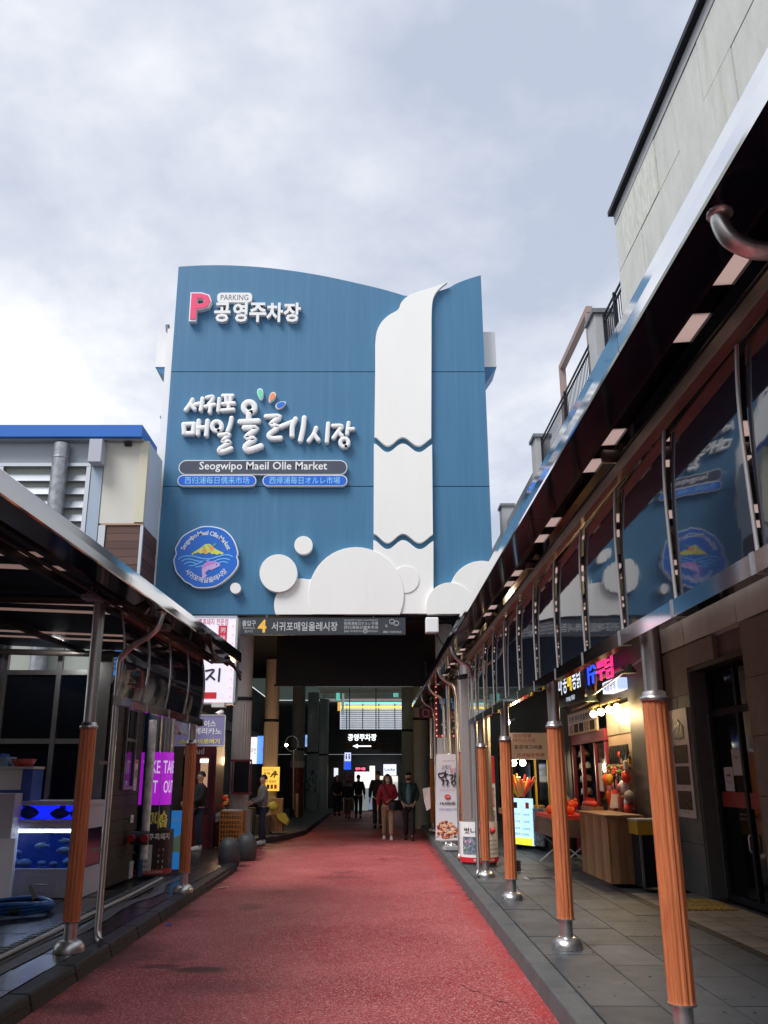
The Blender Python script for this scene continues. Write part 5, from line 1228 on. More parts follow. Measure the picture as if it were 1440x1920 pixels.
B().box((-5.9,SY-.10,lz),(-5.44,SY-.02,3.7)).build('pilaster',mat('dark_grey_panel',(.05,.055,.065),.5),ss)
# plank wall that turns the corner along the street
for k in range(16):
    z=lz+.175*k; B().box((-3.85,SY-.02,z+.003),(-3.70-random.uniform(0,.006),14.62,z+.172)).build('wall_plank',BLACKWOOD,ss)
B().box((-3.95,SY-.05,lz),(-3.82,SY+.05,3.69)).build('corner_post',FR,ss)
B().box((-4.6,14.63,lz),(-4.1,19.9,3.2)).build('return_wall',VOID,ss)
wf=B()
y0_,y1_,z0_,z1_=13.55,14.15,1.42,2.62
for a in ((y0_,y0_+.05,z0_,z1_),(y1_-.05,y1_,z0_,z1_),(y0_+.051,y1_-.051,z0_,z0_+.05),(y0_+.051,y1_-.051,z1_-.05,z1_),(y0_+.051,y1_-.051,2.12,2.16)): B().box((-3.697,a[0],a[2]),(-3.655,a[1],a[3])).build('window_frame',FR,ss)
B().box((-3.694,y0_+.04,z0_+.04),(-3.68,y1_-.04,z1_-.04)).build('side_window',GLASSDARK,ss)
B().tube([(-3.62,14.75,lz),(-3.62,14.75,2.9)],.05,10).build('blue_pipe',mat('pipe_blue',(.02,.07,.16),.4),ss)
YL_=(0,1,0)
es=thing('small_wall_sign','narrow white wall sign with dark chevrons on the black planks','sign',(-3.69,14.35,1.5))
B().box((-3.692,14.25,1.40),(-3.682,14.42,1.86)).build('plate',mat('pinkish_white',(.62,.55,.56),.5),es)
B().box((-3.681,14.29,1.80),(-3.679,14.38,1.85)).build('red_square',RED,es)
for k in range(2): B().prism([(-.05,0),(0,.05),(.05,0),(.05,.025),(0,.075),(-.05,.025)],(-3.682,14.335,1.65-.06*k),YL_,UZ,.004,.001).build('chevron',mat('maroon_print',(.25,.03,.05)),es)
for k in range(3): txt(['소화기','비상구','119'][k],(-3.682,14.335,1.58-.06*k),YL_,UZ,.08,.03,INK,es)
sw=thing('wall_switch','small white switch plate on the black planks below the wall sign','switch',(-3.69,14.3,1.0)); B().box((-3.692,14.22,.93),(-3.675,14.36,1.04)).build('plate',SIGNWHITE,sw); B().box((-3.674,14.26,.96),(-3.669,14.31,1.01)).build('rocker',PAPER,sw)
# fish tanks
TX0,TX1,TY0,TY1=-5.6,-3.70,12.12,12.86
ft=thing('fish_tank','two tier lilac white fish tank unit glowing blue before the seafood shop','fish tank',(-4.6,12.4,lz))
B().box((TX0,TY0,lz+.01),(TX1,TY1,.45)).build('cabinet',SKIRT,ft)
B().box((TX0-.01,TY0-.015,.452),(TX1+.012,TY1+.01,.475)).build('ledge',SKIRT,ft)
dr=B().box((-4.42,TY0-.012,.18),(-4.02,TY0-.003,.40)).build('drawer',mat('drawer_lilac',(.50,.49,.61),.4),ft)
B().tube([(-4.30,TY0-.02,.29),(-4.30,TY0-.045,.29),(-4.14,TY0-.045,.29),(-4.14,TY0-.02,.29)],.008,6).build('handle',ALU,dr)
for x in (TX0,-4.66,TX1-.035): B().box((x,TY0-.002,.476),(x+.035,TY0+.03,.955)).build('corner_frame',SKIRT,ft)
B().box((TX1-.03,TY1-.035,.476),(TX1+.002,TY1,.955)).build('corner_frame',SKIRT,ft)
TANKW=mat('deep_tank_water',(.004,.012,.07),.15,emit=((.003,.015,.20),.07),noise=(5,.25,(.006,.03,.14)))  # faint emission stands in for lamp light spreading through the water
TANKB=glow('lit_blue_water',(.006,.018,1.0),.55,(.005,.01,.3))  # back panel glows by itself in place of a lamp on the water
B().box((TX0+.04,TY0+.42,.478),(TX1-.04,TY0+.44,.95)).build('tank_back',TANKW,ft)
TG=mat('tank_glass',(.0,.0,.02),.02,alpha=.06)
B().box((TX0+.04,TY0+.002,.478),(TX1-.037,TY0+.010,.953)).build('front_glass',TG,ft)
B().box((TX1-.012,TY0+.035,.478),(TX1-.006,TY1-.037,.953)).build('side_glass',mat('side_tank_glass',(.005,.01,.05),.05),ft)
B().box((TX0+.05,TY0+.03,.478),(TX1-.05,TY0+.41,.49)).build('tank_floor',TANKW,ft)
B().box((TX0,TY0-.012,.958),(TX1+.012,TY1+.01,1.03)).build('middle_rail',SKIRT,ft)
B().box((TX0,TY0-.004,1.032),(TX1+.004,TY1,1.068)).build('middle_rail',SKIRT,ft)
B().box((TX0+.03,TY0+.25,1.07),(TX1-.08,TY0+.27,1.24)).build('upper_back',TANKB,ft)
B().box((TX0+.03,TY0+.006,1.07),(TX1-.08,TY0+.012,1.24)).build('upper_glass',TG,ft)
B().box((TX1-.078,TY0,1.07),(TX1,TY1,1.242)).build('end_block',SKIRT,ft)
B().box((TX0,TY0-.015,1.244),(TX1+.015,TY1+.01,1.30)).build('top_rail',SKIRT,ft)
for k in range(46): B().box((-5.55+k*.04,TY0+.03,.915),(-5.55+k*.04+.024,TY0+.05,.945)).build('led',glow('led_white',(.75,.88,1),5),ft)
B().box((-5.56,TY0+.051,.905),(-3.76,TY0+.07,.952)).build('led_strip',SKIRT,ft)
al=bpy.data.objects.new('tank_light',bpy.data.lights.new('tank_light','AREA')); COL.objects.link(al); al.data.shape='RECTANGLE'; al.data.size=1.7; al.data.size_y=.1; al.location=(-4.6,TY0+.2,.93); al.data.energy=1.5; al.data.color=(.25,.45,1)
def fish(x,y,z,l,m,lab,h=.4,flip=1):
    q=B(); n=10; vs=[];fs=[]
    prof=[(0,.02),(.12,.55),(.3,.95),(.5,1),(.7,.7),(.85,.3),(.92,.22),(1.0,.7)]
    for i,(t,w) in enumerate(prof):
        for k in range(8):
            a=2*math.pi*k/8; vs.append((x+flip*(t-.5)*l,y+.10*l*w*math.cos(a)*(.3 if t>.9 else 1),z+h*.5*l*w*math.sin(a)))
    for i in range(len(prof)-1):
        for k in range(8): fs.append((i*8+k,i*8+(k+1)%8,(i+1)*8+(k+1)%8,(i+1)*8+k))
    q.add(vs,fs,True)
    t=thing('fish',lab,'fish',(x,y,z)); q.build('body',m,t)
    B().add([(x-flip*.1*l,y,z+h*.45*l),(x+flip*.25*l,y,z+h*.4*l),(x+flip*.15*l,y,z+h*.72*l),(x-flip*.05*l,y,z+h*.7*l)],[(0,1,2,3)]).build('fin',m,t)
    B().ball((x-flip*.36*l,y-.07*l,z+.05*l),.02*l+.003,6).build('eye',INK,t)
FM=[mat('fish_slate',(.05,.09,.28),.5,noise=(14,.2,(.02,.03,.10))),mat('fish_blue',(.07,.14,.28),.4,noise=(14,.2,(.05,.10,.2)))]
fish(-4.30,TY0+.12,.74,.20,FM[1],'striped fish swimming in the middle of the lower tank')
fish(-4.02,TY0+.14,.80,.16,FM[1],'pale fish near the lamp strip in the lower tank',.4,-1)
fish(-4.00,TY0+.16,.68,.24,FM[1],'large blue fish at the right of the lower tank')
fish(-4.65,TY0+.14,.66,.20,FM[1],'slim fish at the left of the lower tank',.35,-1)
fish(-4.10,TY0+.14,1.14,.30,FM[0],'dark flat fish on the right of the upper blue tank',.45)
fish(-4.55,TY0+.15,1.15,.32,FM[0],'dark fish on the left of the upper blue tank',.5,-1)
fish(-4.75,TY0+.16,1.13,.22,FM[0],'darkest fish in the left corner of the upper blue tank',.6)
random.seed(3)
for k in range(9):
    x=-5.3+k*.19; r_=random.uniform(.05,.10); tag(struct(B().ball((x,TY0+.22+.1*(k%2),.49+r_*.4),r_,8,(1.2,1,.7)).build('tank_rock',FM[1] if k%2 else mat('rock_blue',(.06,.10,.2),.8)),'thing'),'rounded rock on the floor of the lower fish tank','rock','rocks in the fish tank')
# boxes, basin, crate, boards
fb=thing('foam_box','white and blue foam box standing on top of the fish tanks','box',(-4.8,12.4,1.3)); B().box((-5.3,12.10,1.302),(-4.47,12.5,1.70)).build('blue_body',mat('cobalt_foam',(.05,.12,.50),.5),fb); B().box((-5.3,12.08,1.44),(-4.60,12.097,1.699)).build('white_sheet',PAPER,fb); B().box((-5.31,12.07,1.702),(-4.46,12.51,1.735)).build('lid',PAPER,fb)
bs_=thing('basin','red patterned plastic basin on top of the white foam box','basin',(-4.65,12.3,1.74)); B().lathe((-4.66,12.25,1.737),[(.10,0),(.12,.01),(.165,.09),(.17,.095),(.158,.092),(.11,.02),(0,.018)],20).build('bowl',mat('red_plastic',(.45,.015,.02),.3,noise=(16,.1,(.60,.15,.14))),bs_)
bc=thing('plastic_crate','pale blue plastic crate on the foam box beside the red basin','crate',(-4.95,12.3,1.74))
for a in ((-5.2,-4.84,12.10,12.12),(-5.2,-4.84,12.44,12.46),(-5.2,-5.18,12.121,12.439),(-4.86,-4.84,12.121,12.439)): B().box((a[0],a[2],1.738),(a[1],a[3],1.86)).build('side',mat('crate_blue',(.20,.35,.50),.5),bc)
B().box((-5.17,12.13,1.76),(-4.87,12.43,1.775)).build('floor',mat('crate_blue',(.20,.35,.50)),bc); B().box((-5.15,12.15,1.78),(-4.92,12.4,1.90)).build('blue_bundle',mat('cobalt_foam',(.05,.12,.50)),bc)
bd=thing('white_board','large white board leaning in front of the fish tanks at the left edge','board',(-4.5,11.4,lz))
B().add([(-5.2,11.25,lz+.005),(-4.28,11.25,lz+.005),(-4.46,11.72,.86),(-5.2,11.72,.86),(-5.2,11.29,lz+.005),(-4.28,11.29,lz+.005),(-4.46,11.76,.86),(-5.2,11.76,.86)],[(0,1,2,3),(7,6,5,4),(1,5,6,2),(0,4,5,1),(3,2,6,7),(0,3,7,4)]).build('sheet',mat('lilac_foam',(.60,.60,.66),.55),bd)
B().box((-5.4,11.80,lz+.01),(-4.55,12.05,1.40)).build('rear_sheet',mat('lilac_foam',(.60,.60,.66)),bd)
# hose
hs=thing('garden_hose','coiled blue hose with black couplings on the wet slabs','hose',(-4.1,10.75,lz)); HB=mat('hose_blue',(.01,.10,.36),.35)
pts=[]
for i in range(90):
    a=i*.28; r_=.42+.05*math.sin(i*.31); pts.append((-4.12+r_*1.05*math.cos(a),10.85+r_*.9*math.sin(a),lz+.028+.0012*i+.012*math.sin(i*.9)))
B().tube(pts,.024,8).build('hose',HB,hs)
B().tube([(-3.80,10.80,lz+.14),(-3.86,10.9,lz+.20),(-3.95,11.0,lz+.27)],[.036,.03,.024],8).build('coupling',RUBBER,hs); B().tube([(-3.95,10.46,lz+.07),(-3.86,10.48,lz+.07)],.038,8).build('tape',RUBBER,hs)
# ------------------------------------------------------------------ wrapped column, valve pipe, boards on the left
column('fluted_column','steel fluted column with the purple take out wrap on the left pavement',-3.56,15.2,.25,lz,3.04,1.99,2.9,mat('blue_grey_column',(.22,.24,.27),.3,.7))
tw=thing('takeout_wrap','purple lit TAKE OUT wrap over a dark yellow lettered wrap round the column','sign',(-3.56,15.2,1))
PUR=mat('purple_lit',(.30,.01,.42),.4,emit=((.42,.01,.60),.28))
wrap('purple_panel','','',-3.56,15.2,.265,1.17,1.99,PUR,-math.pi,0.05,tw); wrap('dark_panel','','',-3.56,15.2,.26,.72,1.165,mat('navy_board',(.012,.02,.035),.4),-math.pi,.05,tw)
WL=mat('lit_white_print',(.8,.75,.9),.4,emit=((.8,.7,1),.2))
for a in (-99,-22):
    wrap_txt('TAKE',-3.56,15.2,.268,R(a),1.76,.31,.20,WL,tw); wrap_txt('OUT',-3.56,15.2,.268,R(a),1.45,.26,.20,WL,tw)
wrap_txt('커피',-3.56,15.2,.264,R(-90),.95,.30,.26,mat('lemon_print',(.80,.72,.12),.5),tw,.03); wrap_txt('숍',-3.56,15.2,.264,R(-40),.95,.16,.26,mat('lemon_print',(.80,.72,.12)),tw,.03)
B().tube([(-3.42,14.945,.72),(-3.42,14.945,1.99)],.006,5).build('seam_trim',ALU,tw)
bb=thing('black_drum_board','black curved pork restaurant board with a white menu sheet wrapped round the column foot','board',(-3.56,15.1,lz))
wrap('panel','','',-3.56,15.1,.36,lz+.10,.80,mat('gloss_black_board',(.01,.01,.012),.3),-math.pi*1.02,.1,bb); wrap('red_foot','','',-3.56,15.1,.364,lz+.02,lz+.10,mat('dark_red_foot',(.35,.02,.04),.5),-math.pi*1.02,.1,bb)
wrap_txt('제주흑돼지',-3.56,15.1,.364,R(-62),.70,.46,.10,SIGNWHITE,bb); wrap('menu_sheet','','',-3.56,15.1,.366,.20,.58,PAPER,R(-100),R(-72),bb)
for k,z in enumerate((.54,.48,.42,.34,.26)): wrap_txt(['MENU','●','◎ ◉ 9,000','★','◉◉ 원'][k],-3.56,15.1,.369,R(-86),z,.10 if k!=1 else .02,.02,INK,bb)
for k in range(8): B().ball((-3.56+.36*math.cos(R(-55+12*(k%2))),15.1+.36*math.sin(R(-55+12*(k%2))),.50-.085*(k//2)),.022,7,(.5,.5,1)).build('dish_print',PAPER if k%3 else PM[2],bb)
for k in range(4): B().ball((-3.56+.36*math.cos(R(-118-8*(k%2))),15.1+.36*math.sin(R(-118-8*(k%2))),.46-.07*k),.03,7,(.5,.5,.8)).build('dish_print',PM[[2,1,2,3][k]],bb)
wrap_txt('★흑돼지는 반드시 흑돼지★',-3.56,15.1,.367,R(-75),lz+.06,.44,.035,PAPER,bb)
B().ball((-3.56+.355*math.cos(R(-22)),15.1+.355*math.sin(R(-22)),.28),.03,8,(.6,.6,2.6)).build('bottle_print',mat('bottle_green',(.03,.10,.06),.4),bb)
vp=thing('standpipe','white fire standpipe with a dark valve body and two red caps','pipe',(-3.55,14.2,lz))
q1=atY(292,1345,14.2); q2=atY(268,1560,14.2)
vx=(q1.x+q2.x)/2
B().tube([(vx,14.2,2.46),(vx,14.2,.42)],.06,14).build('pipe',mat('chipped_white_paint',(.76,.75,.73),.5,noise=(7,.08,(.5,.5,.5))),vp)
B().tube([(vx-.20,14.16,.72),(vx+.06,14.16,.72)],.10,12).build('valve_body',mat('dark_green_cast',(.02,.035,.035),.4),vp)
for x in (vx-.16,vx+.04): B().tube([(x,14.06,.72),(x,13.98,.72)],.055,12).build('red_cap',mat('cap_red',(.40,.015,.025),.35),vp)
B().box((vx-.42,14.4,lz),(vx-.25,14.62,.36)).build('concrete_foot',PLAST,vp)
gb=thing('map_board','blue and pale green board standing between the post and the black drum','board',(-3.2,15.7,lz)); c1=atY(322,1520,15.4); c2=atY(347,1630,15.4)
B().box((c1.x,15.4,c2.z),(c2.x,15.46,c1.z)).build('panel',mat('map_blue',(.03,.22,.62),.4,emit=((.03,.25,.7),.15)),gb)
w_=c2.x-c1.x; hh=c1.z-c2.z
B().prism([(0,.25*hh),(w_*.3,.3*hh),(w_*.95,.28*hh),(w_*.98,.68*hh),(w_*.7,.62*hh),(w_*.35,.55*hh),(.02,.52*hh)],(c1.x,15.4,c2.z),UX,UZ,.005,.001).build('green_land',mat('mint_print',(.40,.62,.40),.5),gb)
txt('제주도 안내',(c1.x+w_*.45,15.4,c1.z-.14),UX,UZ,w_*.7,.06,SIGNWHITE,gb)
# hanging signs on the left
pk=thing('pork_sign','big white lit pork restaurant box sign with red stamp below the facade','sign',(-4,20.2,4))
SW_=mat('lit_white_sign',(.70,.66,.76),.4,emit=((.74,.72,.9),.17))
c1=atY(300,1158,20.2); c2=atY(436,1317,20.2)
B().box((c1.x,20.2,c2.z),(c2.x,20.55,c1.z)).build('box',SW_,pk)
for a in ((c1.x-.02,c2.x+.02,c1.z,c1.z+.04),(c1.x-.02,c2.x+.02,c2.z-.04,c2.z),(c2.x,c2.x+.05,c2.z+.001,c1.z-.001)): B().box((a[0],20.185,a[2]),(a[1],20.57,a[3])).build('edge',ALU,pk)
ptxt('제주흑돼지 전문점',364,1160,428,1172,20.2,mat('rose_print',(.6,.10,.16)),pk,.01)
B().prism([(-.10,-.20),(.10,-.20),(.10,.20),(-.10,.20)],(atY(417.5,1189,20.2).x,20.2,atY(417.5,1189,20.2).z),UX,UZ,.006,.001).build('red_stamp',mat('stamp_red',(.65,.03,.08),.5),pk)
ptxt('男',413,1177,423,1186,20.194,SIGNWHITE,pk); ptxt('妹',413,1191,423,1200,20.194,SIGNWHITE,pk)
q=B(); sx=lambda x,y:(atY(x,y,20.2).x,atY(x,y,20.2).z)
for s_ in ([(378,1253),(379,1277)],[(372,1262),(377,1263)],[(386,1258),(401,1256),(394,1266),(387,1274)],[(394,1267),(402,1274)],[(412,1254),(410,1277)],[(330,1256),(345,1254)],[(330,1256),(331,1270),(346,1268)],[(338,1270),(337,1278)],[(326,1279),(350,1277)],[(360,1254),(360,1278)],[(366,1252),(367,1278)]):
    brush(q,[sx(*t) for t in s_],.045,(0,20.2,0),UX,UZ,.012,4)
q.build('brush_lettering',INK,pk)
c=yb(20.2)(376,1298,406,1310); B().box((c[0]-c[2]/2-.5,20.193,c[1]-c[3]/2),(c[0]+c[2]/2,20.199,c[1]+c[3]/2)).build('red_bar',RED,pk)
for k in range(9): B().ball((c2.x-.08,20.19,c2.z+.15+k*.2),.02,6).build('red_led',glow('red_led',(1,.15,.1),2),pk)
for k in range(8): B().ball((c1.x+.2+k*.18,20.19,c2.z+.02),.02,6).build('red_led',glow('red_led',(1,.15,.1),2),pk)
cf=thing('cafe_sign','grey purple iced americano box sign with a yellow arrow','sign',(-3.5,18.5,2.5)); CY_=18.5
pbox(B(),322,1340,422,1399,CY_,.12).build('panel',mat('mauve_board',(.15,.14,.26),.5,emit=((.2,.18,.35),.12)),cf)
for bx_ in ((322,1340,422,1341.5),(322,1397.5,422,1399),(322,1341.6,323.2,1397.4),(420.8,1341.6,422,1397.4)): pbox(B(),*bx_,CY_-.012,.010).build('edge',PAPER,cf)
ptxt('아이스',371,1351,405,1363,CY_,SIGNWHITE,cf,.02); ptxt('아메리카노',351,1365,416,1377,CY_,SIGNWHITE,cf,.02); ptxt('바로여기',371,1385,412,1395,CY_,mat('lemon_print',(.80,.72,.12)),cf,.03)
q=[atY(x,y,CY_) for x,y in ((332,1394),(344,1385),(344,1390),(364,1390),(364,1394))]; B().prism([(v.x,v.z) for v in q],(0,CY_,0),UX,UZ,.006,.001).build('arrow',mat('lemon_print',(.80,.72,.12)),cf)
q=[atY(x,y,CY_) for x,y in ((339,1356),(350,1356),(348,1377),(341,1377))]; B().prism([(v.x,v.z) for v in q],(0,CY_,0),UX,UZ,.006,.001).build('cup',mat('pale_cup',(.55,.62,.75),.5),cf)
q=B()
for s_ in ([(338,1375),(331,1357)],[(338,1376),(330,1372)],[(349,1376),(355,1370)]): brush(q,[(atY(*t,CY_).x,atY(*t,CY_).z) for t in s_],.07,(0,CY_,0),UX,UZ,.012,3)
q.build('petal_print',mat('pale_pink_print',(.65,.48,.50),.5),cf)
B().tube([atY(330,1341,CY_)+V((0,.06,0)),atY(330,1330,CY_)+V((-.3,.06,0))],.02,6).build('bracket',GREYMETAL,cf); B().tube([(-4.12,CY_+.06,2.5),(-4.2,CY_+.06,2.5)],.02,6).build('bracket',GREYMETAL,cf)
cc=thing('security_camera','white security camera under the pork sign','camera',(-3.3,19.6,3.1)); c=atY(416,1335,19.6); d=atY(405,1341,19.4)
B().tube([c,d],.055,10).build('housing',SIGNWHITE,cc); B().tube([d,d+(d-c)*.25],.058,10).build('hood',INK,cc); a=atY(410,1322,19.6); B().box((a.x-.14,19.5,a.z-.05),(a.x+.14,19.8,a.z+.05)).build('base_box',PAPER,cc); B().tube([a,c],.02,6).build('stalk',GREYMETAL,cc)
rs=thing('wine_red_shop','dark wine red shopfront with a lit door window behind the left post','shop',(-4.2,22,0)); WR=mat('wine_red_paint',(.10,.008,.018),.5)
B().box((-5.2,22.0,0),(-3.74,23.2,2.62)).build('front',WR,rs)
ptxt('Vi',336,1402,347,1414,22.0,PAPER,rs); ptxt('aud',362,1402,383,1414,22.0,PAPER,rs)
pbox(B(),374,1421,391,1476,21.985,.012).build('door_window',mat('warm_window',(.35,.22,.14),.3,emit=((.75,.45,.28),.22),noise=(9,.15,(.10,.06,.04))),rs)
pbox(B(),375,1423,391,1430,21.975,.008).build('strip_light',glow('strip_white',(.9,.9,.85),.8),rs)
pbox(B(),340,1421,350,1475,21.985,.012).build('door_window',GLASSDARK,rs)
for x in (355,394): pbox(B(),x,1416,x+2,1590,21.97,.025).build('door_trim',mat('dark_wine',(.05,.005,.01),.5),rs)
np_=thing('small_notice','small tilted white notice hanging beside the orange crates','notice',(-3.5,22.3,.5)); a=atY(402,1527,22.3); b_=atY(420,1518,22.3); d=atY(420,1535,22.3); e_=atY(402,1543,22.3)
B().add([a,b_,d,e_]+[q+V((0,.015,0)) for q in (a,b_,d,e_)],[(3,2,1,0),(4,5,6,7),(0,1,5,4),(1,2,6,5),(2,3,7,6),(3,0,4,7)]).build('sheet',PAPER,np_); txt('주차금지',(a+d)/2+V((0,-.01,0)),(b_-a),UZ,.2,.06,INK,np_)
# ------------------------------------------------------------------ arcade interior
aw=thing('arcade_wall','dark side wall of the arcade behind the left columns','wall',(-5,30,0))
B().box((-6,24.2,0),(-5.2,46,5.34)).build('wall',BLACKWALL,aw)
B().box((-5.19,24.3,3.2),(-5.1,45,3.5)).build('ledge',GREYMETAL,aw)
hs_=thing('black_screen','wide black cloth screen hanging behind the entrance board','screen',(-.5,24,4)); a=atY(520,1190,24); b_=atY(797,1285,24)
B().box((a.x,24,b_.z),(b_.x,24.06,5.35)).build('cloth',mat('black_cloth',(.004,.004,.006),.8),hs_); B().tube([(a.x-.05,24.02,b_.z),(b_.x+.05,24.02,b_.z)],.025,8).build('bottom_bar',DARKMETAL,hs_)
column('fluted_column','tall pale fluted column nearest the pork sign at the left of the passage',-3.27,22.75,.235,.005,5.3,.8,3.45,COLUMN,.10)
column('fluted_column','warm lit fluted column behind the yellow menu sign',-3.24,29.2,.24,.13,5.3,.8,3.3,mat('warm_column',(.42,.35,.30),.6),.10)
column('round_column','round column with a red patterned band and steel foot deep in the arcade',-2.92,36,.26,.13,5.3,1.0,2.6,COLUMN2,.03)
column('round_column','pale green column deep in the arcade left of the far shop',-2.66,41,.26,.13,5.3,1.0,2.6,COLUMN2,.02)
column('round_column','farthest pale column at the left of the arcade',-2.35,44.5,.24,.13,5.3,1.0,2.6,COLUMN2,.02)
column('round_column','white column at the right end of the blue facade',1.85,22.6,.23,.005,5.35,.8,3.4,COLUMN,.05)
column('round_column','grey green column right of the woman in the red jacket',1.62,30,.25,.005,5.35,.8,3.4,COLUMN2,.03)
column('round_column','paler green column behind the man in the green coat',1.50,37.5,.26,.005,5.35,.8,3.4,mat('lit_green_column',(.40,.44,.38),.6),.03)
cb=thing('column_band','red and white patterned band round the arcade column above its steel foot','band',(-2.92,36,1)); wrap('band','','',-2.92,36,.272,1.0,1.95,mat('red_pattern',(.30,.03,.03),.5,noise=(9,.12,(.03,.02,.02))),-math.pi,.1,cb); wrap('white_band','','',-2.92,36,.274,1.96,2.2,PAPER,-math.pi,.1,cb); wrap('steel_foot','','',-2.92,36,.276,.14,.99,mat('warm_steel_foot',(.30,.20,.13),.3,.8),-math.pi,.1,cb)
cb=thing('column_band','green and white patterned band round the pale green arcade column','band',(-2.66,41,1)); wrap('band','','',-2.66,41,.272,.95,1.9,mat('green_pattern',(.35,.42,.38),.5,noise=(7,.1,(.02,.10,.08))),-math.pi,.1,cb)
ds=thing('display_board','black display board in a dark red frame on the first column','board',(-3.3,22.2,1.6)); pbox(B(),437,1428,468,1486,22.3,.05).build('panel',mat('black_display',(.006,.006,.008),.25),ds)
for bx_ in ((433,1424,472,1428),(433,1486,472,1490),(433,1428.1,437,1485.9),(468,1428.1,472,1485.9)): pbox(B(),*bx_,22.28,.08).build('frame',mat('deep_red_frame',(.11,.01,.018),.5),ds)
ym=thing('menu_sign','glowing yellow menu sign on the warm lit column','sign',(-3,28.7,2)); YB=mat('lit_yellow_sign',(.75,.42,.05),.4,emit=((.95,.55,.07),.42)); pbox(B(),490,1438,524,1483,28.75,.12).build('panel',YB,ym)
ptxt('빙떡 한치빵',494,1441,514,1446,28.75,SIGNWHITE,ym,.02); ptxt('제주 흑맥주',494,1463,518,1468,28.75,RED,ym,.02); ptxt('호떡',494,1448,506,1453,28.75,INK,ym,.02)
for k in range(4): pbox(B(),493+7*k,1471,498+7*k,1479,28.742,.006).build('food_photo',[RED,INK,PM[2],RED][k],ym)
q=B()
for s_ in ([(508,1456),(516,1446)],[(510,1452),(520,1452)],[(514,1457),(518,1448)]): brush(q,[(atY(*t,28.75).x,atY(*t,28.75).z) for t in s_],.05,(0,28.75,0),UX,UZ,.012,3)
q.build('food_print',PM[2],ym)
for (x0,x1,y0,y1,Y,c,s_,nm,lab) in ((469,482,1382,1432,31,(.85,.80,.85),.5,'light_sign','white lit vertical sign between the first two columns'),(481,498,1380,1432,31.2,(.10,.28,.95),.55,'light_sign','blue lit vertical sign between the first two columns'),(497,505,1390,1415,33,(.25,.45,.95),.5,'light_sign','round blue lit sign half behind the second column'),(572,577,1378,1400,42,(.25,.4,.7),.5,'light_sign','upper small blue lit sign between the far columns'),(577,582,1412,1432,43,(.9,.85,.75),.7,'light_sign','small white lit sign low between the far columns')):
    t=thing(nm,lab,'sign',(atY(x0,y0,Y).x,Y,2),'lit signs in the arcade'); pbox(B(),x0,y0,x1,y1,Y,.1).build('panel',mat('lit_%d'%x0,c,.4,emit=(c,s_),noise=(5,.2,tuple(q*.6 for q in c))),t); ptxt('수산' if x0<490 else '횟집',x0+1,(y0+y1)/2-6,x1-1,(y0+y1)/2+6,Y,INK if x0<480 else SIGNWHITE,t); pbox(B(),x0-.6,y0-.8,x1+.6,y0,Y-.01,.12).build('edge',GREYMETAL,t)
for (x0,y0,x1,y1,Y,c,s_,l) in ((546,1412,549,1470,36.5,(1,.85,.65),.5,'thin warm lit strip behind the third column'),(581,1468,584,1515,42,(.8,.9,1),.4,'thin cool lit strip beside the pale green column'),(606,1452,612,1474,45,(1,.8,.5),.4,'small warm lit panel by the farthest left column'),(626,1440,634,1456,45,(.9,.9,1),.4,'small white lit panel at the left of the far shop'),(757,1440,762,1462,41,(1,.85,.6),.3,'small warm lit panel behind the man in the green coat')):
    t=thing('light_sign',l,'sign',(atY(x0,y0,Y).x,Y,2),'lit signs in the arcade'); pbox(B(),x0,y0,x1,y1,Y,.06).build('panel',mat('lit_b%d'%x0,c,.4,emit=(c,s_)),t); pbox(B(),x0-.5,y0-.8,x1+.5,y0-.05,Y-.01,.08).build('edge',DARKMETAL,t)
# food stall by the first column
st=thing('food_stall','wooden food stall with a yellow bundle behind the woman in the grey hoodie','stall',(-2.9,25,.13)); pbox(B(),500,1527,530,1560,25.2,.5).build('box',PINE[2],st)
pbox(B(),508,1497,530,1527,25.4,.3).build('board',mat('lit_pine',(.42,.22,.08),.6),st); pbox(B(),478,1530,506,1568,25.0,.6).build('cabinet',mat('stall_brown',(.06,.04,.03),.6),st)
yb_=thing('yellow_bundle','yellow plastic bundle spilling over the edge of the wooden stall','bundle',(-2.6,25,.6)); q=B(); a=[atY(x,y,24.95) for x,y in ((518,1525),(534,1524),(541,1537),(536,1546),(528,1541),(520,1534))]
q.add(a+[v+V((.02,.25,-.05)) for v in a],[(0,5,4,3,2,1),(6,7,8,9,10,11)]+[(i,(i+1)%6,(i+1)%6+6,i+6) for i in range(6)]); q.build('sheet',mat('yellow_film',(.62,.52,.06),.4),yb_)
B().ball((atY(512,1512,24.9).x,24.9,atY(512,1512,24.9).z),.16,8,(1,.8,.8)).build('bag',mat('yellow_film',(.62,.52,.06)),yb_)
lp=bpy.data.objects.new('stall_light',bpy.data.lights.new('stall_light','POINT')); COL.objects.link(lp); lp.location=(-2.9,26.6,2.3); lp.data.energy=30; lp.data.color=(1,.68,.36); lp.data.shadow_soft_size=.1
sl=thing('street_lamp','small lit lamp with a round guard beside the second column','lamp',(-2.7,30,2.2)); c=atY(537,1397,30); B().ball(c,.05,12).build('bulb',glow('lamp_white',(1,.92,.75),12),sl); B().tube([c+V((.18+.22*math.cos(t*.4),0,.05+.25*math.sin(t*.4))) for t in range(16)],.015,5,closed=True).build('guard',GREYMETAL,sl); B().tube([c+V((.25,0,-.15)),c+V((.28,0,-2.0))],.03,6).build('pole',GREYMETAL,sl)
gs=thing('goods_counter','counter of red and orange packed goods under the black display board','counter',(-3.3,23.6,.1)); pbox(B(),405,1515,475,1572,23.9,.5).build('counter',mat('stall_brown',(.06,.04,.03)),gs); pbox(B(),436,1492,465,1520,23.4,.3).build('cooker',mat('dark_cooker',(.03,.03,.035),.4),gs); pbox(B(),436,1488.5,465,1491.5,23.38,.32).build('white_label',PAPER,gs)
random.seed(6)
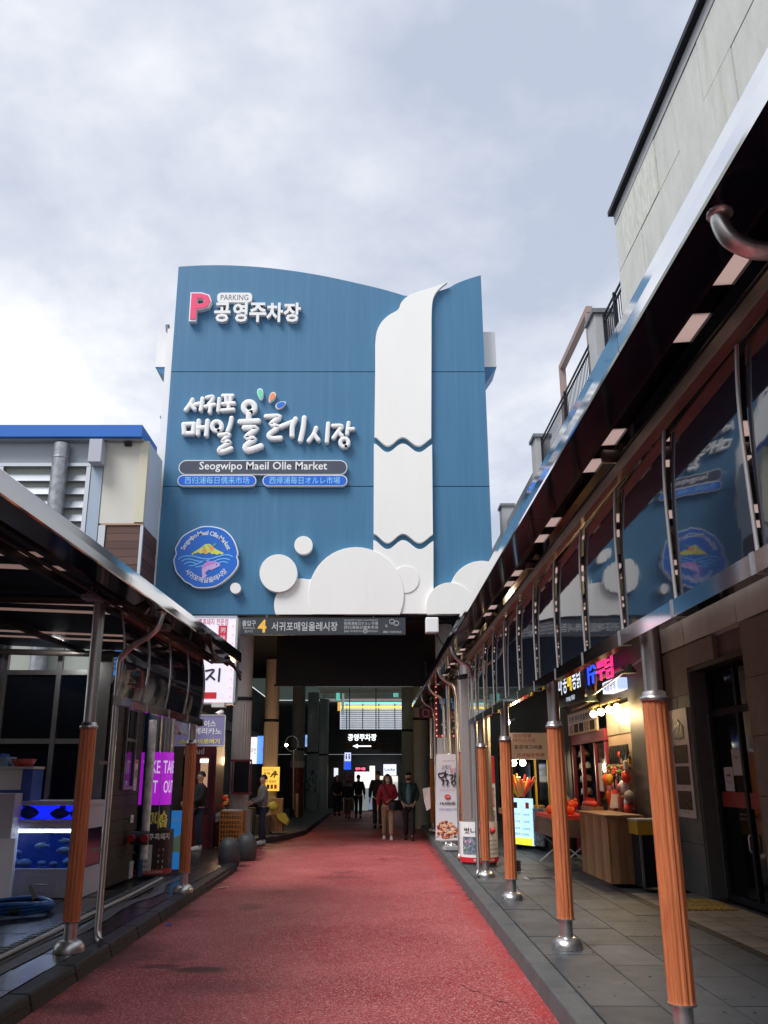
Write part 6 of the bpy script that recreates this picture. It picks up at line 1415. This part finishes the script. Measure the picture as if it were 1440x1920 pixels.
for k in range(26):
    c=atY(random.uniform(398,436),random.uniform(1492,1514),23.9); c.y+=random.uniform(0,.3); B().box(c-V((.05,.03,.04)),c+V((.05,.03,.04))).build('packet',random.choice([CORAL,PM[3],RED,mat('peach_fruit',(.78,.40,.16))]),gs)
lp=bpy.data.objects.new('counter_light',bpy.data.lights.new('counter_light','POINT')); COL.objects.link(lp); lp.location=(-3.7,23.4,2.0); lp.data.energy=7; lp.data.color=(1,.6,.35); lp.data.shadow_soft_size=.1
fbx=thing('white_box','white foam box beside the orange crates','box',(-3,23,.1)); pbox(B(),460,1518,470,1573,23.25,.35).build('body',PAPER,fbx)
# orange crates
CR=mat('crate_orange',(.42,.15,.03),.5)
def crate(z,lab):
    t=thing('plastic_crate',lab,'crate',(-3.3,22.15,z),'stacked orange crates'); x0,x1,y0,y1=-3.56,-3.04,21.9,22.4
    for k in range(9):
        x=x0+(x1-x0)*k/8; B().box((x-.012,y0-.006,z+.02),(x+.012,y0+.012,z+.185)).build('slat',CR,t)
    for zz in (z+.004,z+.095,z+.186): B().box((x0-.01,y0-.012,zz),(x1+.01,y0+.014,zz+.02)).build('rail',CR,t)
    for (a,b,c,d) in ((x0-.008,x0+.012,y0+.016,y1),(x1-.012,x1+.008,y0+.016,y1)): B().box((a,c,z+.006),(b,d,z+.204)).build('side',CR,t)
    B().box((x0+.013,y0+.016,z+.006),(x1-.013,y1,z+.02)).build('floor',CR,t)
for k,l in enumerate(('bottom orange crate of the stack by the bollards','second orange crate from the bottom of the stack','third orange crate of the stack, below the top','topmost orange crate of the stack by the bollards')): crate(.006+.208*k,l)
tag(struct(B().box((-3.53,21.93,.66+.15),(-3.08,22.35,.86)).build('packed_goods',PAPER),'thing'),'white packed goods in the topmost orange crate','goods')
BS=mat('dark_bollard_stone',(.05,.055,.06),.55,noise=(8,.25,(.03,.033,.036)),bump=(24,.2))
for x,y,l in ((-2.68,17.7,'nearer round topped dark stone bollard at the left road edge'),(-2.52,18.9,'farther round topped dark stone bollard at the left road edge')):
    tag(B().lathe((x,y,0),[(.17,0),(.20,.05),(.21,.2),(.20,.36),(.15,.46),(.07,.505),(0,.51)],20).build('bollard',BS),l,'bollard','stone bollards at the road edge')
# far end of the arcade
fe=thing('arcade_end_wall','far end wall of the arcade with bright louvred glazing over lit shops','wall',(0,46,0)); EYY=46
B().box((-6,EYY,2.7),(6,EYY+.2,3.93)).build('wall',mat('dark_teal_wall',(.02,.025,.028),.7),fe)
B().box((-6,EYY,3.935),(-1.62,EYY+.2,5.36)).box((1.87,EYY,3.935),(6,EYY+.2,5.36)).build('side_wall',BLACKWALL,fe)
B().box((-1.39,EYY+.05,0),(1.74,EYY+.2,2.69)).build('shop_interior',mat('dim_shop_wall',(.018,.020,.022),.8),fe)
B().box((-6,EYY+.02,0),(-1.4,EYY+.2,2.69)).box((1.75,EYY+.02,0),(6,EYY+.2,2.69)).build('lower_wall',BLACKWALL,fe)
for k in range(8):
    x=-1.55+k*.42; B().box((x,EYY+.05,3.95),(x+.41,EYY+.06,5.34)).build('frosted_pane',mat('frosted_glass',(.85,.9,.95),.3,alpha=.18),fe)
for k in range(4): B().box((-1.3+k*.82,EYY-.02,3.94),(-1.26+k*.82,EYY+.04,5.35)).build('upright',DARKMETAL,fe)
for k in range(9): B().box((-1.6,EYY-.01,4.02+k*.105),(1.85,EYY+.03,4.042+k*.105)).build('louvre_bar',GREYMETAL,fe)
B().box((-1.6,EYY-.05,4.98),(1.85,EYY-.03,5.06)).build('yellow_tube',glow('yellow_tube',(1,.72,.02),.9),fe); B().box((-1.6,EYY-.05,5.20),(1.85,EYY-.03,5.30)).build('cyan_tube',glow('cyan_tube',(.25,.85,.75),.5),fe)
AROOF=mat('arcade_roof_sheet',(.30,.33,.31),.5); tl(AROOF,(.20,.23,.215))
for k in range(7): B().box((-5.2,35.45+k*1.5,5.38),(4.6,35.45+k*1.5+1.46,5.39)).build('roof_sheet',AROOF,fe)
for y in (37,39.5,42,44.5): B().box((-2.3,y,5.18),(2.2,y+.25,5.35)).build('ceiling_beam',WHITE,fe)
for k,(x0,y0,x1,y1,c,s_) in enumerate(((630,1292,637,1312,(.2,.8,.7),.25),(633,1316,638,1332,(1,.55,.1),.35),(641,1300,645,1340,(.6,.8,.75),.12),(737,1290,747,1306,(.25,.85,.75),.2))):
    t=thing('light_sign',['upper teal lit side sign left of the louvred glazing','orange lit side sign under the teal one','tall dim pale side sign beside the louvred glazing','teal lit side sign right above the louvred glazing'][k],'sign',(atY(x0,y0,41).x,41,4.8),'lit signs in the arcade'); pbox(B(),x0,y0,x1,y1,41,.3).build('panel',mat('lit_side_%d'%k,c,.4,emit=(c,s_)),t); pbox(B(),x0-.7,y0-1,x0-.05,y1+1,40.98,.34).build('edge',DARKMETAL,t)
FYY=45.6
fs_=thing('bright_shop','bright white lit shop front at the far end of the red street','shop',(.3,45.6,0))
for (x0,y0,x1,y1,c,s_,nm) in ((665,1447,693,1478,(.9,.9,.88),.42,'lit_window'),(693,1436,703,1478,(.85,.82,.80),.38,'lit_window'),(664,1478,690,1520,(.55,.62,.62),.14,'lit_counter'),(690,1480,706,1518,(.45,.55,.75),.15,'lit_counter'),(712,1455,746,1466,(.85,.80,.70),.28,'lit_shelf'),(734,1466,746,1500,(.7,.68,.62),.2,'lit_shelf')):
    pbox(B(),x0,y0,x1,y1,FYY,.05).build(nm,mat('lit_far_%d_%d'%(x0,y0),c,.5,emit=(c,s_),noise=(1.6,.25,tuple(q*.55 for q in c))),fs_)
pbox(B(),640,1520,750,1524,FYY-.3,.3).build('step',PLAST,fs_)
pbox(B(),706,1440,712,1520,FYY-.02,.06).build('post',DARKMETAL,fs_)
for (t_,x0,y0,x1,y1,m,bm,nm,lab) in (('만두식품',665,1437,687,1446,glow('pink_led',(1,.10,.20),1.6),mat('dark_red_board',(.12,.01,.02),.5),'led_sign','pink lit letters on the far shop'),('Lucky',719,1433,743,1454,mat('teal_print',(.05,.25,.35),.5),mat('lit_screen',(.7,.72,.85),.4,emit=((.72,.75,.95),.6)),'screen_sign','pale lit screen sign high at the right of the far shop')):
    t=thing(nm,lab,'sign',(atY(x0,y0,45.3).x,45.3,3)); pbox(B(),x0,y0,x1,y1,45.35,.08).build('panel',bm,t); ptxt(t_,x0+2,y0+2 if nm[0]=='l' else y0+7,x1-2,y1-2 if nm[0]=='l' else y1-7,45.35,m,t,.02)
pd=thing('parking_direction_sign','black sign with white Korean parking letters and a white arrow deep in the arcade','sign',(-.4,38,3)); pbox(B(),646,1371,714,1393,38,.1).build('panel',mat('black_board',(.012,.014,.02)),pd); pbox(B(),648,1394,712,1405,38,.1).build('brown_panel',mat('dim_brown_panel',(.05,.03,.015),.5),pd)
LT=mat('lit_letter',(.8,.85,.85),.4,emit=((.85,.92,.92),.7)); ptxt('공영주차장',652,1376,706,1389,38,LT,pd,.03)
q=[atY(x,y,38) for x,y in ((661,1399),(671,1394.8),(671,1397.8),(696,1397.8),(696,1400.2),(671,1400.2),(671,1403.2))]; B().prism([(v.x,v.z) for v in q],(0,38,0),UX,UZ,.006,.001).build('arrow',LT,pd)
for x in (655,705): B().tube([atY(x,1371,38)+V((0,.05,0)),V((atY(x,1371,38).x,38.05,5.3))],.02,5).build('hanger',GREYMETAL,pd)
dm=thing('dim_sign','dim blue lettered dark board beside the parking direction sign','sign',(.8,40,3)); pbox(B(),714,1376,748,1412,40,.08).build('panel',mat('dim_blue_board',(.008,.012,.022),.4),dm); 
for k in range(3): ptxt('올레시장 안내 먹자골목',717,1382+9*k,745,1387+9*k,40,mat('dim_blue_print',(.03,.06,.13),.5),dm)
to=thing('toilet_sign','white and blue lit toilet sign on the left of the far shop','sign',(-1.3,40,2.2)); pbox(B(),646,1411,658,1427,40,.08).build('white_half',mat('lit_pale_panel',(.6,.65,.9),.4,emit=((.6,.68,1),.5)),to); pbox(B(),646,1427.2,658,1443,40,.08).build('blue_half',mat('lit_blue_panel',(.02,.08,.6),.4,emit=((.02,.10,.9),.5)),to)
for x,m in ((649.3,PLATEBLUE),(654.7,mat('lilac_print',(.4,.1,.6),.5))): 
    a=atY(x,1415,40); B().ball((a.x,39.99,a.z),.035,7,(1,.3,1)).build('figure_head',m,to); a=atY(x,1420,40); B().box((a.x-.03,39.985,a.z-.08),(a.x+.03,39.998,a.z+.07)).build('figure',m,to)
ptxt('화장실',647.5,1429,656.5,1433,40,SIGNWHITE,to); ptxt('Toilet',648,1435,656,1439,40,SIGNWHITE,to)
cl_=thing('cloth_banner','pale cloth banner with red brush letters left of the far shop','banner',(-1.2,42,2)); pbox(B(),643,1443,664,1478,42,.03).build('cloth',mat('dim_cloth',(.22,.21,.17),.7),cl_)
q=B()
for s_ in ([(645,1450),(651,1449)],[(647,1450),(645,1458)],[(644,1459),(652,1457)],[(648,1459),(647,1464)],[(655,1455),(658,1452),(660,1456),(657,1460),(655,1456)],[(663,1451),(662,1462)],[(655,1464),(662,1463),(657,1467),(663,1469)]): brush(q,[(atY(*t,42).x,atY(*t,42).z) for t in s_],.05,(0,42,0),UX,UZ,.012,3)
q.build('brush_lettering',mat('maroon_print',(.25,.03,.05)),cl_)
lp=bpy.data.objects.new('shop_light',bpy.data.lights.new('shop_light','AREA')); COL.objects.link(lp); lp.location=(.2,45.4,1.9); lp.rotation_euler=(R(90),0,0); lp.data.shape='RECTANGLE'; lp.data.size=2.4; lp.data.size_y=1.2; lp.data.energy=3
ac=thing('red_cooler','dim red cooler box at the foot of the far left column','box',(-1.2,42,0)); pbox(B(),645,1503,657,1524,42,.4).build('body',mat('dim_red',(.20,.02,.03),.5),ac); pbox(B(),644.5,1501,657.5,1503,41.98,.44).build('lid',PAPER,ac)

# ------------------------------------------------------------------ people
def skin_obj(name,nodes,edges,m,parent,sub=1,root=0):
    me=bpy.data.meshes.new(name); me.from_pydata([n[0] for n in nodes],edges,[]); o=bpy.data.objects.new(name,me); COL.objects.link(o); me.materials.append(m)
    md=o.modifiers.new('skin','SKIN'); md.use_smooth_shade=True
    sv=me.skin_vertices[0].data
    for i,n in enumerate(nodes):
        r_=n[1]; sv[i].radius=(r_,r_) if not isinstance(r_,tuple) else r_
    sv[root].use_root=True
    ss_=o.modifiers.new('sub','SUBSURF'); ss_.levels=sub; ss_.render_levels=sub
    adopt(o,parent); return o
def person(label,x,y,z,h,face,top,legs,shoes,hairm,hair='short',mask=None,arms='down',stride=.0,inner=None,vest=None,bag=None,group=None):
    t=thing('person',label,'person',(0,0,0),group); k=h/1.7
    def P(a,b,c): return (a*k,b*k,c*k)
    sL,sR=stride,-stride     # forward is -y
    N=[];E_=[];ix={}
    def nd(n,p,r_,link=None):
        ix[n]=len(N); N.append((P(*p),(r_[0]*k,r_[1]*k) if isinstance(r_,tuple) else r_*k))
        if link: E_.append((ix[link],ix[n]))
    if arms=='down': A={1:[(.185,0,1.40),(.235,.03,1.12),(.25,-.05,.88)],-1:[(-.185,0,1.40),(-.235,.03,1.12),(-.25,-.05,.88)]}
    elif arms=='bag': A={1:[(.185,0,1.40),(.24,.03,1.13),(.07,-.17,1.03)],-1:[(-.185,0,1.40),(-.25,.0,1.13),(-.27,-.07,.88)]}
    elif arms=='forward': A={1:[(.18,0,1.38),(.21,-.05,1.12),(.12,-.30,1.02)],-1:[(-.18,0,1.38),(-.21,-.05,1.12),(-.10,-.32,1.05)]}
    else: A={1:[(.185,0,1.40),(.25,.03,1.13),(.17,-.12,.95)],-1:[(-.185,0,1.40),(-.25,.03,1.13),(-.17,-.12,.95)]}
    nd('pelvis',(0,0,.93),(.13,.10)); nd('waist',(0,0,1.1),(.12,.09),'pelvis'); nd('chest',(0,0,1.30),(.14,.10),'waist'); nd('neck',(0,.0,1.46),.055,'chest')
    nd('jaw',(0,-.015,1.535),(.058,.065),'neck'); nd('face',(0,-.01,1.60),(.073,.09),'jaw'); nd('skull',(0,.0,1.665),(.068,.083),'face')
    nd('nose',(0,-.105,1.585),.012,'face')
    for s_ in (1,-1):
        nd('ear%d'%s_,(s_*.082,.01,1.595),(.012,.022),'face')
        nd('hip%d'%s_,(s_*.085,0,.87),.085,'pelvis'); f=(sL if s_>0 else sR)
        nd('knee%d'%s_,(s_*.09,-f*.5-.01,.49),.055,'hip%d'%s_); nd('ankle%d'%s_,(s_*.09,-f+.03,.09),.036,'knee%d'%s_); nd('toe%d'%s_,(s_*.10,-f-.12,.035),.03,'ankle%d'%s_)
        a=A[s_]; nd('sh%d'%s_,a[0],.052,'chest'); nd('el%d'%s_,a[1],.04,'sh%d'%s_); nd('wr%d'%s_,a[2],.026,'el%d'%s_)
        d=(V(a[2])-V(a[1])).normalized(); pa=V(a[2])+d*.06; nd('pa%d'%s_,tuple(pa),(.034,.018),'wr%d'%s_)
        side=d.cross(V((s_,0,0))); side=side.normalized() if side.length>.1 else V((0,-1,0))
        for q_ in range(4):
            o_f=side*(.026-.0175*q_); l=[.075,.085,.08,.06][q_]
            b0=pa+d*.03+o_f; nd('f%d%d'%(s_,q_),tuple(b0+d*l*.5),.0085,'pa%d'%s_); nd('g%d%d'%(s_,q_),tuple(b0+d*l-V((s_*.018,0,0))),.0075,'f%d%d'%(s_,q_))
        nd('th%d'%s_,tuple(pa+side*.045-d*.005),.010,'pa%d'%s_); nd('ti%d'%s_,tuple(pa+side*.06+d*.035),.008,'th%d'%s_)
    skin_obj('body',N,E_,SKIN,t)
    for s_ in (1,-1): B().ball(P(s_*.03,-.092,1.61),.009*k,6).build('eye',INK,t)
    # jacket
    J=[];JE=[]
    def jn(p,r_,l=None):
        J.append((P(*p),(r_[0]*k,r_[1]*k) if isinstance(r_,tuple) else r_*k)); i=len(J)-1
        if l is not None: JE.append((l,i))
        return i
    a0=jn((0,0,.86),(.185,.145)); a1=jn((0,0,1.05),(.18,.14),a0); a2=jn((0,0,1.28),(.19,.14),a1); a3=jn((0,.0,1.42),(.10,.09),a2); jn((0,.01,1.475),(.075,.075),a3)
    for s_ in (1,-1):
        a=A[s_]; b0=jn((a[0][0]*.95,a[0][1],a[0][2]-.01),.078,a2); b1=jn(a[1],.068,b0); d=(V(a[2])-V(a[1])); jn(tuple(V(a[1])+d*.93),.05,b1)
    skin_obj('jacket',J,JE,top,t)
    J=[];JE=[]; a0=jn((0,0,.95),(.15,.12))
    for s_ in (1,-1):
        f=(sL if s_>0 else sR); b0=jn((s_*.09,0,.84),.105,a0); b1=jn((s_*.092,-f*.5-.01,.49),.080,b0); jn((s_*.092,-f+.03,.10),.066,b1)
    skin_obj('trousers',J,JE,legs,t)
    for s_ in (1,-1):
        f=(sL if s_>0 else sR); q=B(); c=P(s_*.095,-f-.03,.0); sc_=k
        vs=[];fs=[]; prof=[(-.16,.03,.05),(-.12,.047,.07),(-.04,.05,.09),(.05,.045,.12),(.10,.035,.10)]
        for (yy,w,hh) in prof:
            for (xx,zz) in ((-w,.003),(w,.003),(w*.9,hh*.6),(w*.5,hh),(-w*.5,hh),(-w*.9,hh*.6)): vs.append((c[0]+xx*sc_,c[1]+yy*sc_,zz*sc_))
        for i in range(4):
            for j in range(6): fs.append((i*6+j,i*6+(j+1)%6,(i+1)*6+(j+1)%6,(i+1)*6+j))
        fs+=[tuple(range(6))[::-1],tuple(range(24,30))]; q.add(vs,fs,True).build('shoe',shoes,t)
    # hair
    q=B(); c=P(0,.012,1.635); vs=[];fs=[]; n=14; m_=7
    for i in range(m_+1):
        tt_=math.pi*.62*i/m_
        for j in range(n):
            a=2*math.pi*j/n; fr=.62 if math.sin(a)<-.3 else 1
            tt2=tt_*fr; rr_=.086
            vs.append((c[0]+rr_*k*math.sin(tt2)*math.cos(a),c[1]+rr_*1.16*k*math.sin(tt2)*math.sin(a),c[2]+.095*k*math.cos(tt2)))
    for i in range(m_):
        for j in range(n): fs.append((i*n+j,i*n+(j+1)%n,(i+1)*n+(j+1)%n,(i+1)*n+j))
    q.add(vs,fs,True)
    if hair=='long':
        for s_ in (1,-1):
            q.tube([P(s_*.075,.0,1.66),P(s_*.095,.0,1.56),P(s_*.10,-.03,1.44),P(s_*.09,-.06,1.33)],[.035*k,.04*k,.045*k,.02*k],8)
        q.tube([P(0,.07,1.66),P(0,.09,1.52),P(0,.10,1.36)],[.07*k,.08*k,.05*k],8)
    q.build('hair',hairm,t)
    if mask: B().ball(P(0,-.058,1.555),.056*k,10,(1.0,.75,.9)).build('mask',mask,t)
    if inner: B().ball(P(0,-.075,1.15),.2*k,12,(.42,.40,1.45)).build('shirt',inner,t)
    if vest: 
        J=[];JE=[]; a0=jn((0,.02,1.08),(.185,.15)); a2=jn((0,.02,1.30),(.20,.155),a0); skin_obj('vest',J,JE,vest,t)
    if bag:
        B().box(P(.02,-.24,.80),P(.20,-.16,.98)).build('bag',bag,t,bevel=.02); B().tube([P(-.12,-.10,1.44),P(-.02,-.17,1.25),P(.10,-.20,.98)],.012*k,6).build('bag_strap',bag,t)
    t.location=(x,y,z); t.rotation_euler=(0,0,R(face)); return t
HAIR=mat('black_hair',(.012,.009,.008),.4); WSH=mat('white_shoe',(.62,.60,.58),.5); BLK=mat('black_cloth_coat',(.010,.010,.013),.8); BLK2=mat('charcoal_cloth',(.018,.018,.022),.8)
person('woman in a red jacket and beige trousers walking with a white mask',.43,25.0,0,1.66,0,mat('red_jacket',(.36,.012,.03),.7,noise=(12,.25,(.26,.008,.02))),mat('beige_corduroy',(.40,.27,.16),.8,noise=(14,.25,(.32,.21,.12))),WSH,HAIR,'long',mat('white_mask',(.7,.7,.72),.6),'bag',.17,None,None,mat('navy_bag',(.012,.014,.03),.5))
person('man in an open dark green coat and black mask walking beside her',.99,24.8,0,1.70,-4,mat('green_coat',(.018,.045,.036),.75,noise=(10,.3,(.012,.03,.024))),BLK2,BLK,HAIR,'short',mat('black_mask',(.012,.012,.014),.6),'pocket',.15,mat('teal_shirt',(.12,.26,.27),.7,noise=(8,.2,(.08,.18,.2))))
person('woman in a grey hoodie and black vest working at the stall on the left',-2.72,23.1,.005,1.63,-70,mat('grey_hoodie',(.16,.17,.19),.8),mat('dark_jeans',(.018,.025,.05),.8),WSH,HAIR,'short',None,'forward',.06,None,mat('grey_vest',(.075,.085,.10),.7))
person('dark silhouetted person walking away down the middle of the arcade',-.55,38.2,0,1.68,180,BLK,BLK2,BLK,HAIR,'short',None,'down',.22)
person('smaller dark person in pale trousers beside the one walking away',-.98,38.0,0,1.45,175,BLK,mat('dim_beige',(.12,.09,.06),.8),BLK,HAIR,'short',None,'down',.18)
person('dark long haired person standing by the far left column',-1.52,40.5,0,1.66,20,BLK,BLK2,BLK,HAIR,'long',None,'pocket',.03)
person('tall dark person half hidden behind the woman in the red jacket',.20,30.5,0,1.78,180,BLK,BLK2,BLK,HAIR,'short',None,'down',.08)
person('person in dark clothes with white soled shoes by the wine red shop',-3.95,21.3,.005,1.70,-60,BLK,mat('dark_jeans',(.018,.025,.05)),WSH,HAIR,'short',None,'forward',.05)

# ------------------------------------------------------------------ unseen buildings behind the viewer, put in to cut low sky light
REAR=mat('rear_building_render',(.48,.47,.46),.8,noise=(1,.3,(.24,.23,.22)))
for (a,b,l,nw) in (((-16,-40,0),(-7.2,9,7.0),'unseen rendered building along the left side, blocking low sky light',0),((-7,-40,0),(9,-26,9),'unseen tall building added far behind the viewer to cut low sky light',1),((4.3,-25.9,0),(12,-6.3,11),'unseen building added beside the concrete one to cut low sky light',2)):
    t=thing('unseen_street_building',l,'building',((a[0]+b[0])/2,(a[1]+b[1])/2,0)); B().box(a,b).build('wall',REAR,t); B().box((a[0]-.1,a[1]-.1,b[2]+.003),(b[0]+.1,b[1]+.1,b[2]+.25)).build('cornice',PLAST,t)
    for k in range(4):
        for zz in (3.5,6.5):
            if nw==0: B().box((b[0]-.05,-30+k*8,zz),(b[0]+.02,-28+k*8,zz+1.6)).build('window',GLASSDARK,t)
            if nw==1: B().box((-5.5+k*3.6,b[1]-.05,zz),(-3.7+k*3.6,b[1]+.02,zz+1.6)).build('window',GLASSDARK,t)
            if nw==2: B().box((a[0]-.02,-24+k*4.5,zz),(a[0]+.05,-22.2+k*4.5,zz+1.6)).build('window',GLASSDARK,t)

gum=B(); random.seed(12)
for k in range(70):
    x=random.uniform(1.5,3.3); y=random.uniform(5,13); r_=random.uniform(.006,.016)
    gum.lathe((x,y,PZ+.0035),[(r_,0),(r_*.8,.0015),(0,.002)],7)
struct(gum.build('gum_spots',mat('gum_grey',(.025,.025,.027),.8)),'stuff')
